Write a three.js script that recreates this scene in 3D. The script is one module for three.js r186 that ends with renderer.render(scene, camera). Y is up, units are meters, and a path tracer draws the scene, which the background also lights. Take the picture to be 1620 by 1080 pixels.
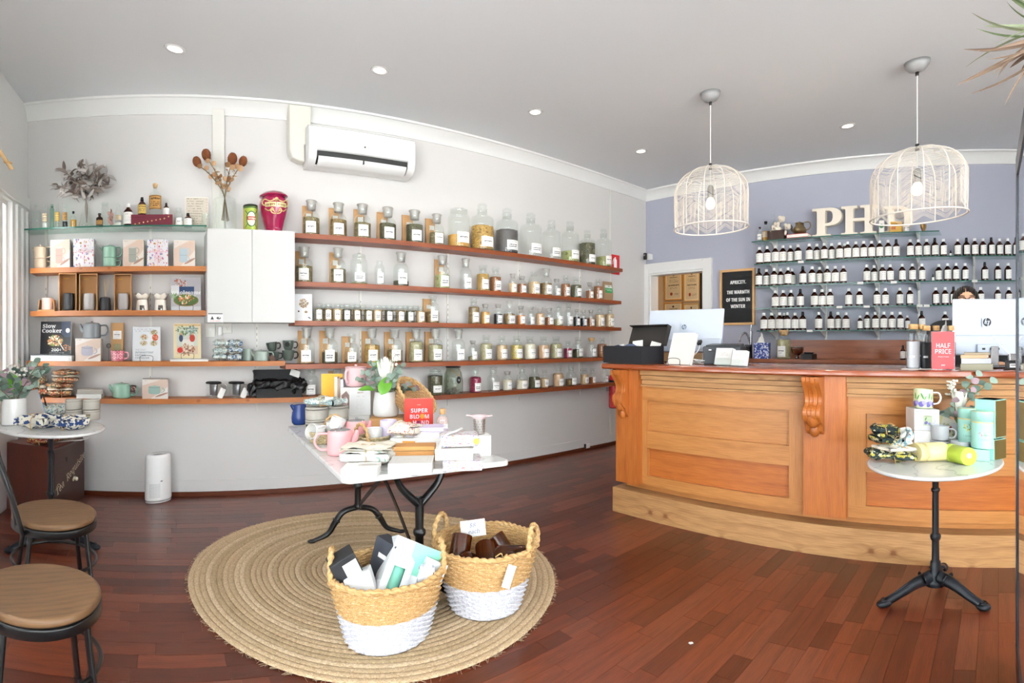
import * as THREE from 'three';
import { RoundedBoxGeometry } from 'three/addons/geometries/RoundedBoxGeometry.js';
import { mergeGeometries, mergeVertices, toCreasedNormals } from 'three/addons/utils/BufferGeometryUtils.js';
import { ImprovedNoise } from 'three/addons/math/ImprovedNoise.js';
import { MarchingCubes } from 'three/addons/objects/MarchingCubes.js';
import { FontLoader } from 'three/addons/loaders/FontLoader.js';
import { TextGeometry } from 'three/addons/geometries/TextGeometry.js';

// ------------------------------------------------------------------ camera, sky, exposure
const F = 840, EYE = 1.3;
const scene = new THREE.Scene();
const camera = new THREE.PerspectiveCamera(2 * Math.atan(540 / F) * 180 / Math.PI, 1620 / 1080,.05,60);
camera.position.set(0, EYE, 0);
camera.lookAt(0, EYE, -5);
const renderer = new THREE.WebGLRenderer({ antialias: true });
renderer.toneMapping = THREE.LinearToneMapping;
renderer.toneMappingExposure = .73;
renderer.shadowMap.enabled = true;
scene.background = new THREE.Color(.93,.97,1.02).multiplyScalar(13);   // bright overcast street sky, seen through the shop windows
const sun = new THREE.DirectionalLight('#fffaf4', 105); sun.position.set(2,16,-9); sun.castShadow = true; Object.assign(sun.shadow.camera, { left: -20, right: 20, top: 20, bottom: -20, near: 1, far: 60 }); scene.add(sun, sun.target);   // high over the roof: it lights the street outside, whose glare fills the ceiling
const LAMP = { down: 2, pendant: .4 };

// ------------------------------------------------------------------ helpers
const V3 = (x, y, z) => new THREE.Vector3(x, y, z);
const cyl = (...a) => new THREE.CylinderGeometry(...a), plane = (...a) => new THREE.PlaneGeometry(...a), ball = (...a) => new THREE.SphereGeometry(...a), torus = (...a) => new THREE.TorusGeometry(...a), cube = (...a) => new THREE.BoxGeometry(...a);
const PI = Math.PI;
let seedState = 7;
const rnd = (a = 1, b) => { seedState = (seedState * 1664525 + 1013904223) >>> 0; const t = seedState / 4294967296; return b === undefined ? t * a : a + t * (b - a); };
const pick = (list) => list[Math.floor(rnd(list.length)) % list.length];
// The long wall bends: plan(u, v) = u metres along it and v metres towards it, laid out on the bowed plan of this shop.
const TURN = (260 - 810) / F, WALL_V = 4.475, WALL_U = 5.72, CEIL = EYE + 2.035;
function plan(u, v) { const r = Math.hypot(u, v), a = Math.atan2(u, v) + TURN; return [r * a, -r]; }
const planU = (x, z) => { const r = Math.hypot(x, z), a = Math.atan2(x, -z); return [r * a, -r]; };
const alongV = (col, v) => v / Math.cos((col - 260) / F);      // depth of the sight line at that column on the plane v
const alongU = (col, u) => u / Math.sin((col - 260) / F);
const spot = (col, depth, y) => V3((col - 810) / F * depth, y, -depth);
const hgt = (row, depth) => EYE - (row - 540) / F * depth;
function facing(col, depth, side) {           // turn of a thing whose back is parallel to the long wall ('v') or the end wall ('u') there
  const a = (col - 260) / F, u = depth * Math.sin(a), v = depth * Math.cos(a), e = .01;
  const [x0, z0] = plan(side === 'v' ? u - e : u, side === 'v' ? v : v + e), [x1, z1] = plan(side === 'v' ? u + e : u, side === 'v' ? v : v - e);
  return Math.atan2(-(z1 - z0), x1 - x0);
}
const stretch = (col, depth, side) => { const t = facing(col, depth, side); return Math.cos(t) - (col - 810) / F * Math.sin(t); };
const roundness = (col) => Math.sqrt(1 + ((col - 810) / F) ** 2);

const used = {}, settled = [];
const numbered = (name) => { const n = used[name] = (used[name] ?? -1) + 1; return n ? `${name}_${String(n).padStart(3, '0')}` : name; };
function tag(o, label, category, group, kind) {
  if (label) o.userData.label = label;
  if (category) o.userData.category = category;
  if (group) o.userData.group = group;
  if (kind) o.userData.kind = kind;
  return o;
}
function thing(name, label, category, pos = V3(0,0,0), turn = 0, group) {
  const o = new THREE.Group(); o.name = numbered(name); o.position.copy(pos); o.rotation.y = turn; scene.add(o);
  if (pos.onPlan) settled.push([o, pos.onPlan]);
  return tag(o, label, category, group);
}
function struct(name) { const o = new THREE.Group(); o.name = name; o.userData.kind = 'structure'; scene.add(o); return o; }
function part(name, geo, mat, parent, pos, label) {
  const g = Array.isArray(geo) ? merge(geo) : geo;
  const m = new THREE.Mesh(g, mat); m.name = name; m.castShadow = m.receiveShadow = true;
  if (pos) m.position.copy(pos);
  if (label) m.userData.label = label;
  parent.add(m); return m;
}
function merge(list) {
  const plain = list.map((g) => { const h = g.index ? g.toNonIndexed() : g.clone(); for (const k of Object.keys(h.attributes)) if (!['position', 'normal', 'uv'].includes(k)) h.deleteAttribute(k); if (!h.attributes.uv) h.setAttribute('uv', new THREE.BufferAttribute(new Float32Array(h.attributes.position.count * 2), 2)); if (!h.attributes.normal) h.computeVertexNormals(); return h; });
  return mergeGeometries(plain);
}
const mv = (g, x = 0, y = 0, z = 0) => g.translate(x, y, z);
function pose(g, { p = [0,0,0], r = [0,0,0], s = [1,1,1] }) {
  return g.applyMatrix4(new THREE.Matrix4().compose(V3(...p), new THREE.Quaternion().setFromEuler(new THREE.Euler(...r)), V3(...(Array.isArray(s) ? s : [s, s, s]))));
}
const rbox = (w, h, d, r = .004, x = 0, y = 0, z = 0) => mv(new RoundedBoxGeometry(w, h, d, 2, Math.min(r, w / 2.01, h / 2.01, d / 2.01)), x, y, z);
const sbox = (w, h, d, x = 0, y = 0, z = 0) => mv(cube(w, h, d), x, y, z);
const lathe = (pts, seg = 32) => new THREE.LatheGeometry(pts.map(([x, y]) => new THREE.Vector2(Math.max(x, 1e-5), y)), seg);
const tube = (pts, r, seg = 24, rad = 8, closed = false) => new THREE.TubeGeometry(new THREE.CatmullRomCurve3(pts.map((p) => p.isVector3 ? p : V3(...p)), closed), seg, r, rad, closed);
const bar = (a, b, r, rad = 6) => new THREE.TubeGeometry(new THREE.LineCurve3(a, b), 1, r, rad, false);
const curvePts = (pts, n) => new THREE.CatmullRomCurve3(pts.map((p) => p.isVector3 ? p : V3(...p))).getPoints(n);
function tapered(pts, radii, seg = 24, rad = 10) {             // a tube whose radius follows the list
  const c = new THREE.CatmullRomCurve3(pts.map((p) => p.isVector3 ? p : V3(...p))), g = new THREE.TubeGeometry(c, seg, 1, rad, false), P = g.attributes.position, ctr = V3(0,0,0);
  for (let i = 0; i <= seg; i++) {
    c.getPointAt(i / seg, ctr); const f = i / seg * (radii.length - 1), k = Math.min(radii.length - 2, Math.floor(f)), r = radii[k] + (radii[k + 1] - radii[k]) * (f - k);
    for (let j = 0; j <= rad; j++) { const q = i * (rad + 1) + j; P.setXYZ(q, ctr.x + (P.getX(q) - ctr.x) * r, ctr.y + (P.getY(q) - ctr.y) * r, ctr.z + (P.getZ(q) - ctr.z) * r); }
  }
  g.computeVertexNormals(); return g;
}
const shapeOf = (pts) => new THREE.Shape(pts.map(([x, y]) => new THREE.Vector2(x, y)));
const extrude = (shape, depth, bevel = .002, seg = 12) => new THREE.ExtrudeGeometry(shape, { depth, bevelEnabled: bevel > 0, bevelSize: bevel, bevelThickness: bevel, bevelSegments: 2, curveSegments: seg });
// box laid out on the bowed plan: u along the long wall, v towards it
function planBox(u0, u1, v0, v1, y0, y1, n = 0, m = 0) {
  const w = Math.abs(u1 - u0), d = Math.abs(v1 - v0);
  const g = cube(w, y1 - y0, d, n || Math.max(1, Math.ceil(w / .15)), 1, m || Math.max(1, Math.ceil(d / .15)));
  return g.translate((u0 + u1) / 2, (y0 + y1) / 2,-(v0 + v1) / 2);
}
function grainUV(g, axis, size = 1) {          // uv in metres, the grain along the axis
  const P = g.attributes.position, N = g.attributes.normal, uv = new Float32Array(P.count * 2), ox = rnd(3), oy = rnd(3), get = (i, k) => [P.getX(i), P.getY(i), P.getZ(i)][k];
  for (let i = 0; i < P.count; i++) {
    const n = [Math.abs(N.getX(i)), Math.abs(N.getY(i)), Math.abs(N.getZ(i))], top = n.indexOf(Math.max(...n)), [a, b] = [0,1,2].filter((k) => k !== top);
    const along = axis === a || axis === b ? axis : a, across = along === a ? b : a;
    uv[2 * i] = get(i, along) / size + ox; uv[2 * i + 1] = get(i, across) / size + oy;
  }
  g.setAttribute('uv', new THREE.BufferAttribute(uv, 2)); return g;
}
function bend(g, how = plan) {                // a shape in (u, y, -v) brought onto the bowed plan
  const P = g.attributes.position, N = g.attributes.normal, e = 1e-3;
  for (let i = 0; i < P.count; i++) {
    const x = P.getX(i), z = P.getZ(i), q = how === plan ? plan(x, -z) : planU(x, z);
    if (N) {
      const at = (a, b) => how === plan ? plan(a, -b) : planU(a, b), ax = at(x + e, z), az = at(x, z + e);
      const a = (ax[0] - q[0]) / e, b = (az[0] - q[0]) / e, c = (ax[1] - q[1]) / e, d = (az[1] - q[1]) / e, det = a * d - b * c;
      const nx = N.getX(i), ny = N.getY(i), nz = N.getZ(i), v = V3((d * nx - c * nz) / det, ny, (-b * nx + a * nz) / det).normalize();
      N.setXYZ(i, v.x, v.y, v.z);
    }
    P.setX(i, q[0]); P.setZ(i, q[1]);
  }
  return g;
}
function bentPart(name, geo, mat, parent, how = plan, label) {
  const g = bend(Array.isArray(geo) ? merge(geo) : geo, how); g.translate(-parent.position.x, -parent.position.y, -parent.position.z);
  return part(name, g, mat, parent, null, label);
}
function settle() {                            // things standing square to the long wall follow its bow as the boards do
  for (const [o, { u, v, turn, side }] of settled) {
    const P = o.position.clone(), frame = new THREE.Matrix4().compose(P, new THREE.Quaternion().setFromEuler(new THREE.Euler(0, turn, 0)), V3(1,1,1)).invert(); o.updateMatrixWorld(true); const done = [];
    o.traverse((c) => { if (c.isMesh) done.push([c, bend(c.geometry.clone().applyMatrix4(new THREE.Matrix4().multiplyMatrices(frame, c.matrixWorld)).rotateY(side === 'u' ? -PI / 2 : 0).translate(u, 0,-v)).translate(-P.x, 0,-P.z)]); });
    for (const [c, g] of done) { c.geometry = g; c.position.set(0,0,0); c.quaternion.identity(); c.scale.set(1,1,1); }
    o.quaternion.identity(); o.scale.set(1,1,1);
  }
}
const lifted = (p, x, y, z) => { const q = p.clone().add(V3(x, y, z)), n = p.onPlan?.side === 'u'; q.onPlan = p.onPlan && { ...p.onPlan, u: p.onPlan.u + (n ? -z : x), v: p.onPlan.v - (n ? x : z) }; if (p.onPlan) [q.x, q.z] = plan(q.onPlan.u, q.onPlan.v); return q; };
const noise = new ImprovedNoise();
const fbm = (x, y, z = 0, o = 4) => { let s = 0, a = .5; for (let i = 0; i < o; i++) { s += a * noise.noise(x, y, z + i * 7.3); x *= 2.03; y *= 2.03; z *= 2.03; a *= .5; } return s; };
function ruffle(g, amp, freq, s = 0, keepUnder = -1e9) {         // uneven surface; welded first so that nothing tears
  const h = mergeVertices(g, 1e-5), P = h.attributes.position, N = h.attributes.normal;
  for (let i = 0; i < P.count; i++) {
    const x = P.getX(i), y = P.getY(i), z = P.getZ(i); if (y < keepUnder) continue;
    const k = amp * fbm(x * freq + s, y * freq + s * 1.7, z * freq, 3) * 2; P.setXYZ(i, x + N.getX(i) * k, y + N.getY(i) * k, z + N.getZ(i) * k);
  }
  h.computeVertexNormals(); return h;
}
const ORD = 'first second third fourth fifth sixth seventh eighth ninth tenth eleventh twelfth thirteenth fourteenth fifteenth sixteenth seventeenth eighteenth nineteenth twentieth twenty-first twenty-second twenty-third twenty-fourth twenty-fifth twenty-sixth twenty-seventh twenty-eighth twenty-ninth thirtieth thirty-first thirty-second thirty-third thirty-fourth thirty-fifth'.split(' ');

// ------------------------------------------------------------------ textures
const srgb = (hex) => { const c = new THREE.Color(hex); return [c.r, c.g, c.b]; };
const toByte = (l) => Math.round(255 * Math.min(1, Math.max(0, l <= .0031308 ? l * 12.92 : 1.055 * Math.pow(l, 1 / 2.4) - .055)));
function dataTex(w, h, fn, color = true, wrap = THREE.MirroredRepeatWrapping) {
  const d = new Uint8Array(w * h * 4);
  for (let y = 0; y < h; y++) for (let x = 0; x < w; x++) { const c = fn(x / w, y / h, x, y), i = (y * w + x) * 4; for (let k = 0; k < 3; k++) d[i + k] = color ? toByte(c[k]) : Math.round(255 * Math.min(1, Math.max(0, Array.isArray(c) ? c[k] : c))); d[i + 3] = 255; }
  const t = new THREE.DataTexture(d, w, h); t.magFilter = t.minFilter = THREE.LinearFilter; t.wrapS = t.wrapT = wrap; if (color) t.colorSpace = THREE.SRGBColorSpace; t.needsUpdate = true; return t;
}
const mix3 = (a, b, t) => [a[0] + (b[0] - a[0]) * t, a[1] + (b[1] - a[1]) * t, a[2] + (b[2] - a[2]) * t];
const clamp01 = (x) => Math.min(1, Math.max(0, x));
function woodTex(light, dark, { n = 512, rings = 9, sway = 1.2, fibre = .35, knots = 0, s = 1, streak = .5 } = {}) {
  const a = srgb(light), b = srgb(dark), K = []; const keep = seedState; seedState = s * 977; for (let i = 0; i < knots; i++) K.push([rnd(), rnd(), rnd(.01,.025)]); seedState = keep;
  return dataTex(n, n, (x, y) => {
    let yy = y, dk = 0;
    for (const [kx, ky, kr] of K) { const d = Math.hypot((x - kx) * .8, y - ky); yy += Math.sign(y - ky) * kr * 1.4 * Math.exp(-d * d / (kr * kr * 6)); dk += Math.exp(-d * d / (kr * kr)); }
    const w = sway * fbm(x * .7 + s, yy * 1.6, s, 3), g = .5 + .5 * Math.sin((yy * rings + w) * 2 * PI), f = fbm(x * 6, yy * 150, s + 3,3), p = fbm(x * 2.5, yy * 9, s + 9,3);
    return mix3(a, b, clamp01(.22 + streak * Math.pow(g, 2.2) * (.6 + .8 * p) + fibre * f * 1.5 + p * .35 + dk * .9));
  });
}
const speckTex = (cols, { n = 256, f = 40, s = 1, stretchX = 1 } = {}) => { const C = cols.map(srgb); return dataTex(n, n, (x, y) => { const q = fbm(x * f * stretchX, y * f, s, 2) * 1.6 + .5 + fbm(x * 6, y * 6, s + 4,2) * .5, t = clamp01(q) * (C.length - 1), k = Math.min(C.length - 2, Math.floor(t)); return mix3(C[k], C[k + 1], t - k); }); };
const grainBump = (f = 60, s = 1, n = 256, sx = 1) => dataTex(n, n, (x, y) => .5 + fbm(x * f * sx, y * f, s, 3), false);
const sheets = [];                              // prints share a few large sheets
function paint(w, h, draw) {
  let s = sheets.at(-1); if (s && s.x + w + 4 > 2048) { s.x = 2; s.y += s.row + 4; s.row = 0; }
  if (!s || s.y + h + 4 > 2048) { const c = document.createElement('canvas'); c.width = c.height = 2048; const t = new THREE.CanvasTexture(c); t.colorSpace = THREE.SRGBColorSpace; sheets.push(s = { g: c.getContext('2d'), t, x: 2, y: 2, row: 0 }); }
  const g = s.g; g.save(); g.translate(s.x, s.y); g.beginPath(); g.rect(0,0, w, h); g.clip(); draw(g, w, h); g.restore();
  const t = s.t.clone(), e = 1; t.repeat.set((w - 2 * e) / 2048, (h - 2 * e) / 2048); t.offset.set((s.x + e) / 2048,1 - (s.y + h - e) / 2048); s.x += w + 4; s.row = Math.max(s.row, h); return t;
}
function swatch(w, h, draw) { const c = document.createElement('canvas'); c.width = w; c.height = h; draw(c.getContext('2d'), w, h); const t = new THREE.CanvasTexture(c); t.colorSpace = THREE.SRGBColorSpace; t.wrapS = t.wrapT = THREE.MirroredRepeatWrapping; return t; }
const fill = (g, c, x, y, w, h) => { g.fillStyle = c; g.fillRect(x, y, w, h); };
const words = (g, text, x, y, font, color, align = 'center') => { g.font = font; g.fillStyle = color; g.textAlign = align; g.textBaseline = 'middle'; g.fillText(text, x, y); };
const disc = (g, x, y, rx, ry, c, rot = 0) => { g.fillStyle = c; g.beginPath(); g.ellipse(x, y, rx, ry, rot, 0,7); g.fill(); };
function marks(g, x, y, w, size, color, n = 1, dense = .75) {    // unreadable small print
  g.fillStyle = color; for (let k = 0; k < n; k++) { let q = x; while (q < x + w) { const b = rnd(size * .25, size * .8); if (rnd() < dense) g.fillRect(q, y + k * size * 1.7 + rnd(size * .2), b, size * rnd(.55,1)); q += b + size * .22; } }
}
const flora = (bg, leaf, dots, n = 90, size = 10, s = 3) => swatch(256,256, (g, w, h) => {
  const keep = seedState; seedState = s * 131; fill(g, bg, 0,0, w, h);
  for (let i = 0; i < n; i++) { const x = rnd(w), y = rnd(h), a = rnd(6.3); disc(g, x, y, size * rnd(.6,1.4), size * rnd(.2,.5), pick(leaf), a); if (dots.length && rnd() < .75) { const c = pick(dots), q = size * rnd(.3,.8); for (let k = 0; k < 5; k++) disc(g, x + Math.cos(k * 1.26) * q, y + Math.sin(k * 1.26) * q, q * .6, q * .6, c); } }
  seedState = keep;
});

// ------------------------------------------------------------------ materials
const M = (color, o = {}) => new THREE.MeshPhysicalMaterial({ color, roughness: .6,...o });
const mapped = (map, o = {}) => new THREE.MeshPhysicalMaterial({ map, roughness: .6,...o });
const T = {
  jarrah: woodTex('#9c4f26', '#5a2310', { rings: 7, s: 2, streak: .35 }), pine: woodTex('#c07a45', '#8f4d24', { rings: 6, s: 3, knots: 3, streak: .3 }),
  honey: woodTex('#be8044', '#9a5e28', { rings: 12, s: 4, sway: 1.6, streak: .22, fibre: .5 }), amber: woodTex('#bb6c2e', '#8d4516', { rings: 12, s: 5, sway: 1.6, streak: .22, fibre: .5 }), plinth: woodTex('#ba8c5a', '#83532b', { rings: 11, s: 6, sway: 2.4, knots: 6, streak: .3, fibre: .5 }),
  bench: woodTex('#a05a33', '#6b3318', { rings: 12, s: 7, streak: .35, fibre: .5 }), stave: woodTex('#7d412b', '#4d1f14', { rings: 8, s: 8, streak: .35, fibre: .6 }), seat: woodTex('#94704c', '#60452b', { rings: 14, s: 9, sway: 3.4, streak: .45, fibre: .5 }),
  chest: woodTex('#6d2a18', '#3c130b', { rings: 5, s: 11, streak: .3 }), chestDark: woodTex('#4a2b22', '#2e1813', { rings: 5, s: 12, streak: .3 }), pale: woodTex('#d9ad77', '#b98650', { rings: 5, s: 13, streak: .25 }),
  marble: dataTex(512,512, (x, y) => { const w = fbm(x * 2.2, y * 2.2,5,5), q = Math.abs(Math.sin((x * 1.3 + y * 2.1 + w * 2.2) * PI * 1.4)); return mix3([.83,.83,.82],[.5,.51,.53], clamp01(Math.pow(1 - q, 9) * .8 + fbm(x * 6, y * 6,8,3) * .12)); }),
  fine: grainBump(70,3), paint: grainBump(26,5,512),
};
const m = {
  wall: M('#d5d2d0', { roughness: .75, bumpMap: T.paint, bumpScale: .0004 }), wallBlue: M('#a9abba', { roughness: .75, bumpMap: T.paint, bumpScale: .0004 }), ceiling: M('#e4e7ea', { roughness: .85 }), white: M('#e4e3e1', { roughness: .45 }), offwhite: M('#dfddd6', { roughness: .5 }),
  gloss: M('#f3f3f2', { roughness: .2, clearcoat: .4 }), jarrah: mapped(T.jarrah, { roughness: .4 }), pine: mapped(T.pine, { roughness: .5 }), honey: mapped(T.honey, { roughness: .42 }), amber: mapped(T.amber, { roughness: .38 }), plinth: mapped(T.plinth, { roughness: .6 }), bench: mapped(T.bench, { roughness: .35 }), counterTop: mapped(T.bench, { color: '#ffe2c8', roughness: .16, clearcoat: .5, clearcoatRoughness: .12 }),
  skirting: mapped(T.pine, { color: '#8a6a55', roughness: .6 }), iron: M('#0e0f11', { roughness: .38, metalness: .2, clearcoat: .3 }), castIron: M('#161b22', { roughness: .45, metalness: .3 }), steel: M('#b9babd', { roughness: .25, metalness: .9 }), black: M('#0b0b0c', { roughness: .5 }), blackCard: M('#18181a', { roughness: .7 }),
  marble: mapped(T.marble, { color: '#ebebeb', roughness: .22 }), glass: M('#fafcfb', { roughness: .02, transmission: 1, thickness: 0, ior: 1.5 }), greenGlass: M('#cfe6dc', { roughness: .02, transmission: 1, thickness: 0, ior: 1.5 }), shelfGlass: M('#dcefe8', { roughness: .02, transmission: 1, thickness: 0, ior: 1.5 }), glassEdge: M('#2f7563', { roughness: .15, transmission: .35, thickness: 0 }),
  frosted: M('#d8d6d0', { roughness: .5, transmission: .55, thickness: 0 }), stopper: M('#cfcdc8', { roughness: .35, transmission: .45, thickness: 0 }), amberGlass: M('#6a2c08', { roughness: .04, transmission: .85, thickness: 0, ior: 1.5 }), amberLiquid: M('#120703', { roughness: .2 }), kraft: M('#c79b6b', { roughness: .8, bumpMap: T.fine, bumpScale: .0006 }), paper: M('#dfddd9', { roughness: .7 }), card: M('#e9e6df', { roughness: .7 }),
  whiteCap: M('#f2f1ef', { roughness: .35 }), blackCap: M('#141312', { roughness: .4 }), cork: M('#cda877', { roughness: .85 }), twine: M('#b9945f', { roughness: .9 }), ceramicWhite: M('#e3e2df', { roughness: .25, clearcoat: .3 }), pink: M('#eaa4a6', { roughness: .4 }), palePink: M('#dcb4b6', { roughness: .45 }), lilac: M('#d7cbe2', { roughness: .4 }), sage: M('#8fb5a0', { roughness: .4 }), beige: M('#cdb8a0', { roughness: .45 }), greyPot: M('#7e8286', { roughness: .4 }), stone: M('#b0aaa0', { roughness: .7 }), blueGlaze: M('#1f3a7a', { roughness: .25 }), charcoal: M('#2a2b2f', { roughness: .6 }), greyMug: M('#5e655f', { roughness: .35 }), greyLight: M('#a5a09e', { roughness: .6 }),
  leafGreen: M('#5f7a4a', { roughness: .6, side: THREE.DoubleSide }), leafBright: M('#63a02c', { roughness: .5, side: THREE.DoubleSide }), leafGum: M('#8fa294', { roughness: .65, side: THREE.DoubleSide }), leafGumDark: M('#64796c', { roughness: .65, side: THREE.DoubleSide }), leafMauve: M('#a48a92', { roughness: .65, side: THREE.DoubleSide }), petal: M('#e6e4da', { roughness: .6, side: THREE.DoubleSide }), dried: M('#958880', { roughness: .8, side: THREE.DoubleSide }), driedGrey: M('#b4ada9', { roughness: .8, side: THREE.DoubleSide }), driedTan: M('#b7936f', { roughness: .8, side: THREE.DoubleSide }), banksia: M('#7a4420', { roughness: .85 }), stem: M('#7c6a4e', { roughness: .8 }),
  red: M('#d8242b', { roughness: .4 }), redPaint: M('#c21f28', { roughness: .25, clearcoat: .5 }), magenta: M('#9c0f48', { roughness: .18, clearcoat: .6 }), gold: M('#dcc98c', { roughness: .4, metalness: .3 }), brass: M('#8c7a58', { roughness: .35, metalness: .8 }), skin: M('#d9a583', { roughness: .5 }), hair: M('#1a100c', { roughness: .35 }),
};

// ------------------------------------------------------------------ the setting
const CA = plan(-1.245, WALL_V), CB = [-3.44,-3.165], CC = [-2.75,-1.8], CD = [-2.75,2.9], CE = [4.4,2.9], END_V = -1.3, CF = plan(WALL_U, END_V), COR = plan(WALL_U, WALL_V);
const outline = [];
for (let i = 0; i <= 40; i++) outline.push(plan(-1.245 + (WALL_U + .15 + 1.245) * i / 40, WALL_V + .15));
for (let i = 1; i <= 30; i++) outline.push(plan(WALL_U + .15, WALL_V + .15 + (END_V - WALL_V) * i / 30));
outline.push([CE[0] + .12,3.02],[CD[0] - .12,3.02],[CC[0] - .12, CC[1]],[CB[0] - .12, CB[1]],[CA[0] - .12, CA[1]]);
const roomPlate = (y, t) => { const g = new THREE.ExtrudeGeometry(shapeOf(outline.map(([x, z]) => [x, -z])), { depth: t, bevelEnabled: false }); return g.rotateX(-PI / 2).translate(0, y, 0); };
const floor = struct('floor');
part('subfloor', roomPlate(-.12,.112), M('#4a281c', { roughness: .8 }), floor);
part('ceiling', roomPlate(CEIL, .12), m.ceiling, scene).userData.kind = 'structure';
{                                                        // parquet staves, laid along the long wall
  const tones = ['#ffffff', '#e9d9d0', '#d2beb4', '#fff0e2', '#c4aba2', '#f0dccb', '#b59a94'].map((c) => mapped(T.stave, { color: c, roughness: .32, clearcoat: .15, clearcoatRoughness: .3 }));
  const W = .088, list = [];
  for (let k = -22; k < 54; k++) {
    const v = k * W; let u = -3.2 + rnd(.4);
    while (u < 6) {
      const L = rnd() < .25 ? rnd(.1,.22) : rnd(.24,.62), u1 = u + L, uc = u + L / 2, vc = v + W / 2; u = u1;
      if (vc > WALL_V + .04 || uc > WALL_U - .02 || uc < -2.6) continue;
      const r = Math.hypot(uc, vc), a = Math.atan2(uc, vc) + TURN, col = 810 + a * F; if (r < 1.5 || col < -190 || col > 2000) continue;
      const hidden = uc > 3.25 && vc < 2.6;
      list.push({ u: uc, v: vc, L, size: hidden ? 0 : (col > -10 && col < 1630 && r > 1.95 ? 1 / r : .01) * L, tone: Math.floor(rnd(7)) });
    }
  }
  list.sort((a, b) => b.size - a.size);
  const rest = tones.map(() => []);
  list.forEach((s, i) => {
    const g = grainUV(planBox(s.u - s.L / 2 + .0006, s.u + s.L / 2 - .0006, s.v - W / 2 + .0006, s.v + W / 2 - .0006,-.008,0,3,1), 0,.55);
    if (i < 300) bentPart('plank', g, tones[s.tone], floor); else rest[s.tone].push(bend(g));
  });
  rest.forEach((l, i) => { if (l.length) part('planking', l, tones[i], floor).userData.kind = 'stuff'; });
}
// long wall with its skirting, cornice and battens
const wallLong = struct('wall_left');
bentPart('plaster', planBox(-1.245, WALL_U + .15, WALL_V, WALL_V + .15,0, CEIL, 60,1), m.wall, wallLong);
for (const col of [345,965]) { const u = WALL_V * Math.tan((col - 260) / F), w = col < 400 ? .05 : .012; bentPart('batten', planBox(u - w, u + w, WALL_V - (col < 400 ? .03 : .006), WALL_V, col < 400 ? 2.187 : .05, CEIL - .05,1,1), m.offwhite, wallLong); }
bentPart('rail', planBox(-1.24, WALL_U, WALL_V - .008, WALL_V, .035,.13,60,1), m.wall, wallLong);
const skirt = struct('baseboard_left'); bentPart('board', grainUV(planBox(-1.24, WALL_U, WALL_V - .022, WALL_V, 0,.034,60,1), 0), m.skirting, skirt);
function cornice(name, pointsAt, n) {        // a coved strip swept along the wall
  const prof = [[0,-.125],[.012,-.125],[.016,-.11],[.03,-.075],[.06,-.038],[.085,-.018],[.1,-.016],[.104,0],[0,0]], P = [], I = [];
  for (let i = 0; i <= n; i++) for (const [o, y] of prof) { const [x, z] = pointsAt(i / n, o); P.push(x, CEIL + y, z); }
  const k = prof.length; for (let i = 0; i < n; i++) for (let j = 0; j < k - 1; j++) { const a = i * k + j; I.push(a, a + 1, a + k, a + 1, a + k + 1, a + k); }
  const g = new THREE.BufferGeometry(); g.setAttribute('position', new THREE.Float32BufferAttribute(P, 3)); g.setIndex(I);
  const s = part(name, toCreasedNormals(g, .5), m.white, scene); s.userData.kind = 'structure'; s.material = m.corniceMat ??= M('#e6e6e4', { roughness: .5, side: THREE.DoubleSide }); return s;
}
cornice('trim_1', (t, o) => plan(-1.245 + (WALL_U + 1.245 - o) * t, WALL_V - o), 60);
cornice('trim_2', (t, o) => plan(WALL_U - o, WALL_V - o + (END_V - WALL_V) * t), 50);
// end wall with the doorway
const wallEnd = struct('wall_right'), D0 = 3.543, D1 = 4.41, DT = 2.22;
bentPart('plaster', [planBox(WALL_U, WALL_U + .15, END_V, D0,0, CEIL, 1,44), planBox(WALL_U, WALL_U + .15, D1, WALL_V, 0, CEIL, 1,1), planBox(WALL_U, WALL_U + .15, D0, D1, DT, CEIL, 1,8)], m.wallBlue, wallEnd);
const door = struct('door_1');
for (const [a, b, y0, y1] of [[D0 - .13, D0 + .005,0, DT + .13],[D1 - .005, WALL_V, 0, DT + .13],[D0, D1, DT, DT + .13]]) { bentPart('architrave', planBox(WALL_U - .022, WALL_U, a, b, y0, y1,1,6), m.white, door); bentPart('architrave', planBox(WALL_U - .034, WALL_U - .022, Math.max(a, D0 - .13), Math.min(b, a < D0 - .1 ? D0 - .1 : b), a >= D0 && b <= D1 ? DT + .1 : y0, y1,1,6), m.white, door); }
bentPart('jamb', [planBox(WALL_U, WALL_U + .16, D0, D0 + .025,0, DT, 1,1), planBox(WALL_U, WALL_U + .16, D1 - .025, D1,0, DT, 1,1), planBox(WALL_U, WALL_U + .16, D0, D1, DT - .025, DT, 1,6)], m.white, door);
// small room behind the doorway, its unseen walls closed against daylight
const backRoom = struct('wall_back_room');
bentPart('plaster', [planBox(WALL_U + .05, WALL_U + .15, WALL_V + .15,5.6,-.1,3.1,1,8), planBox(7.3,7.4,2.4,5.6,-.1,3,1,20), planBox(WALL_U + .15,7.4,5.5,5.6,-.1,3), planBox(WALL_U + .15,7.4,2.4,2.5,-.1,3), planBox(WALL_U + .15,7.4,2.4,5.6,3,3.1)], M('#cbb99c', { roughness: .8 }), backRoom);
bentPart('floorboard', planBox(WALL_U + .14,7.4,2.4,5.6,-.1,-.002), m.skirting, backRoom);
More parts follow.
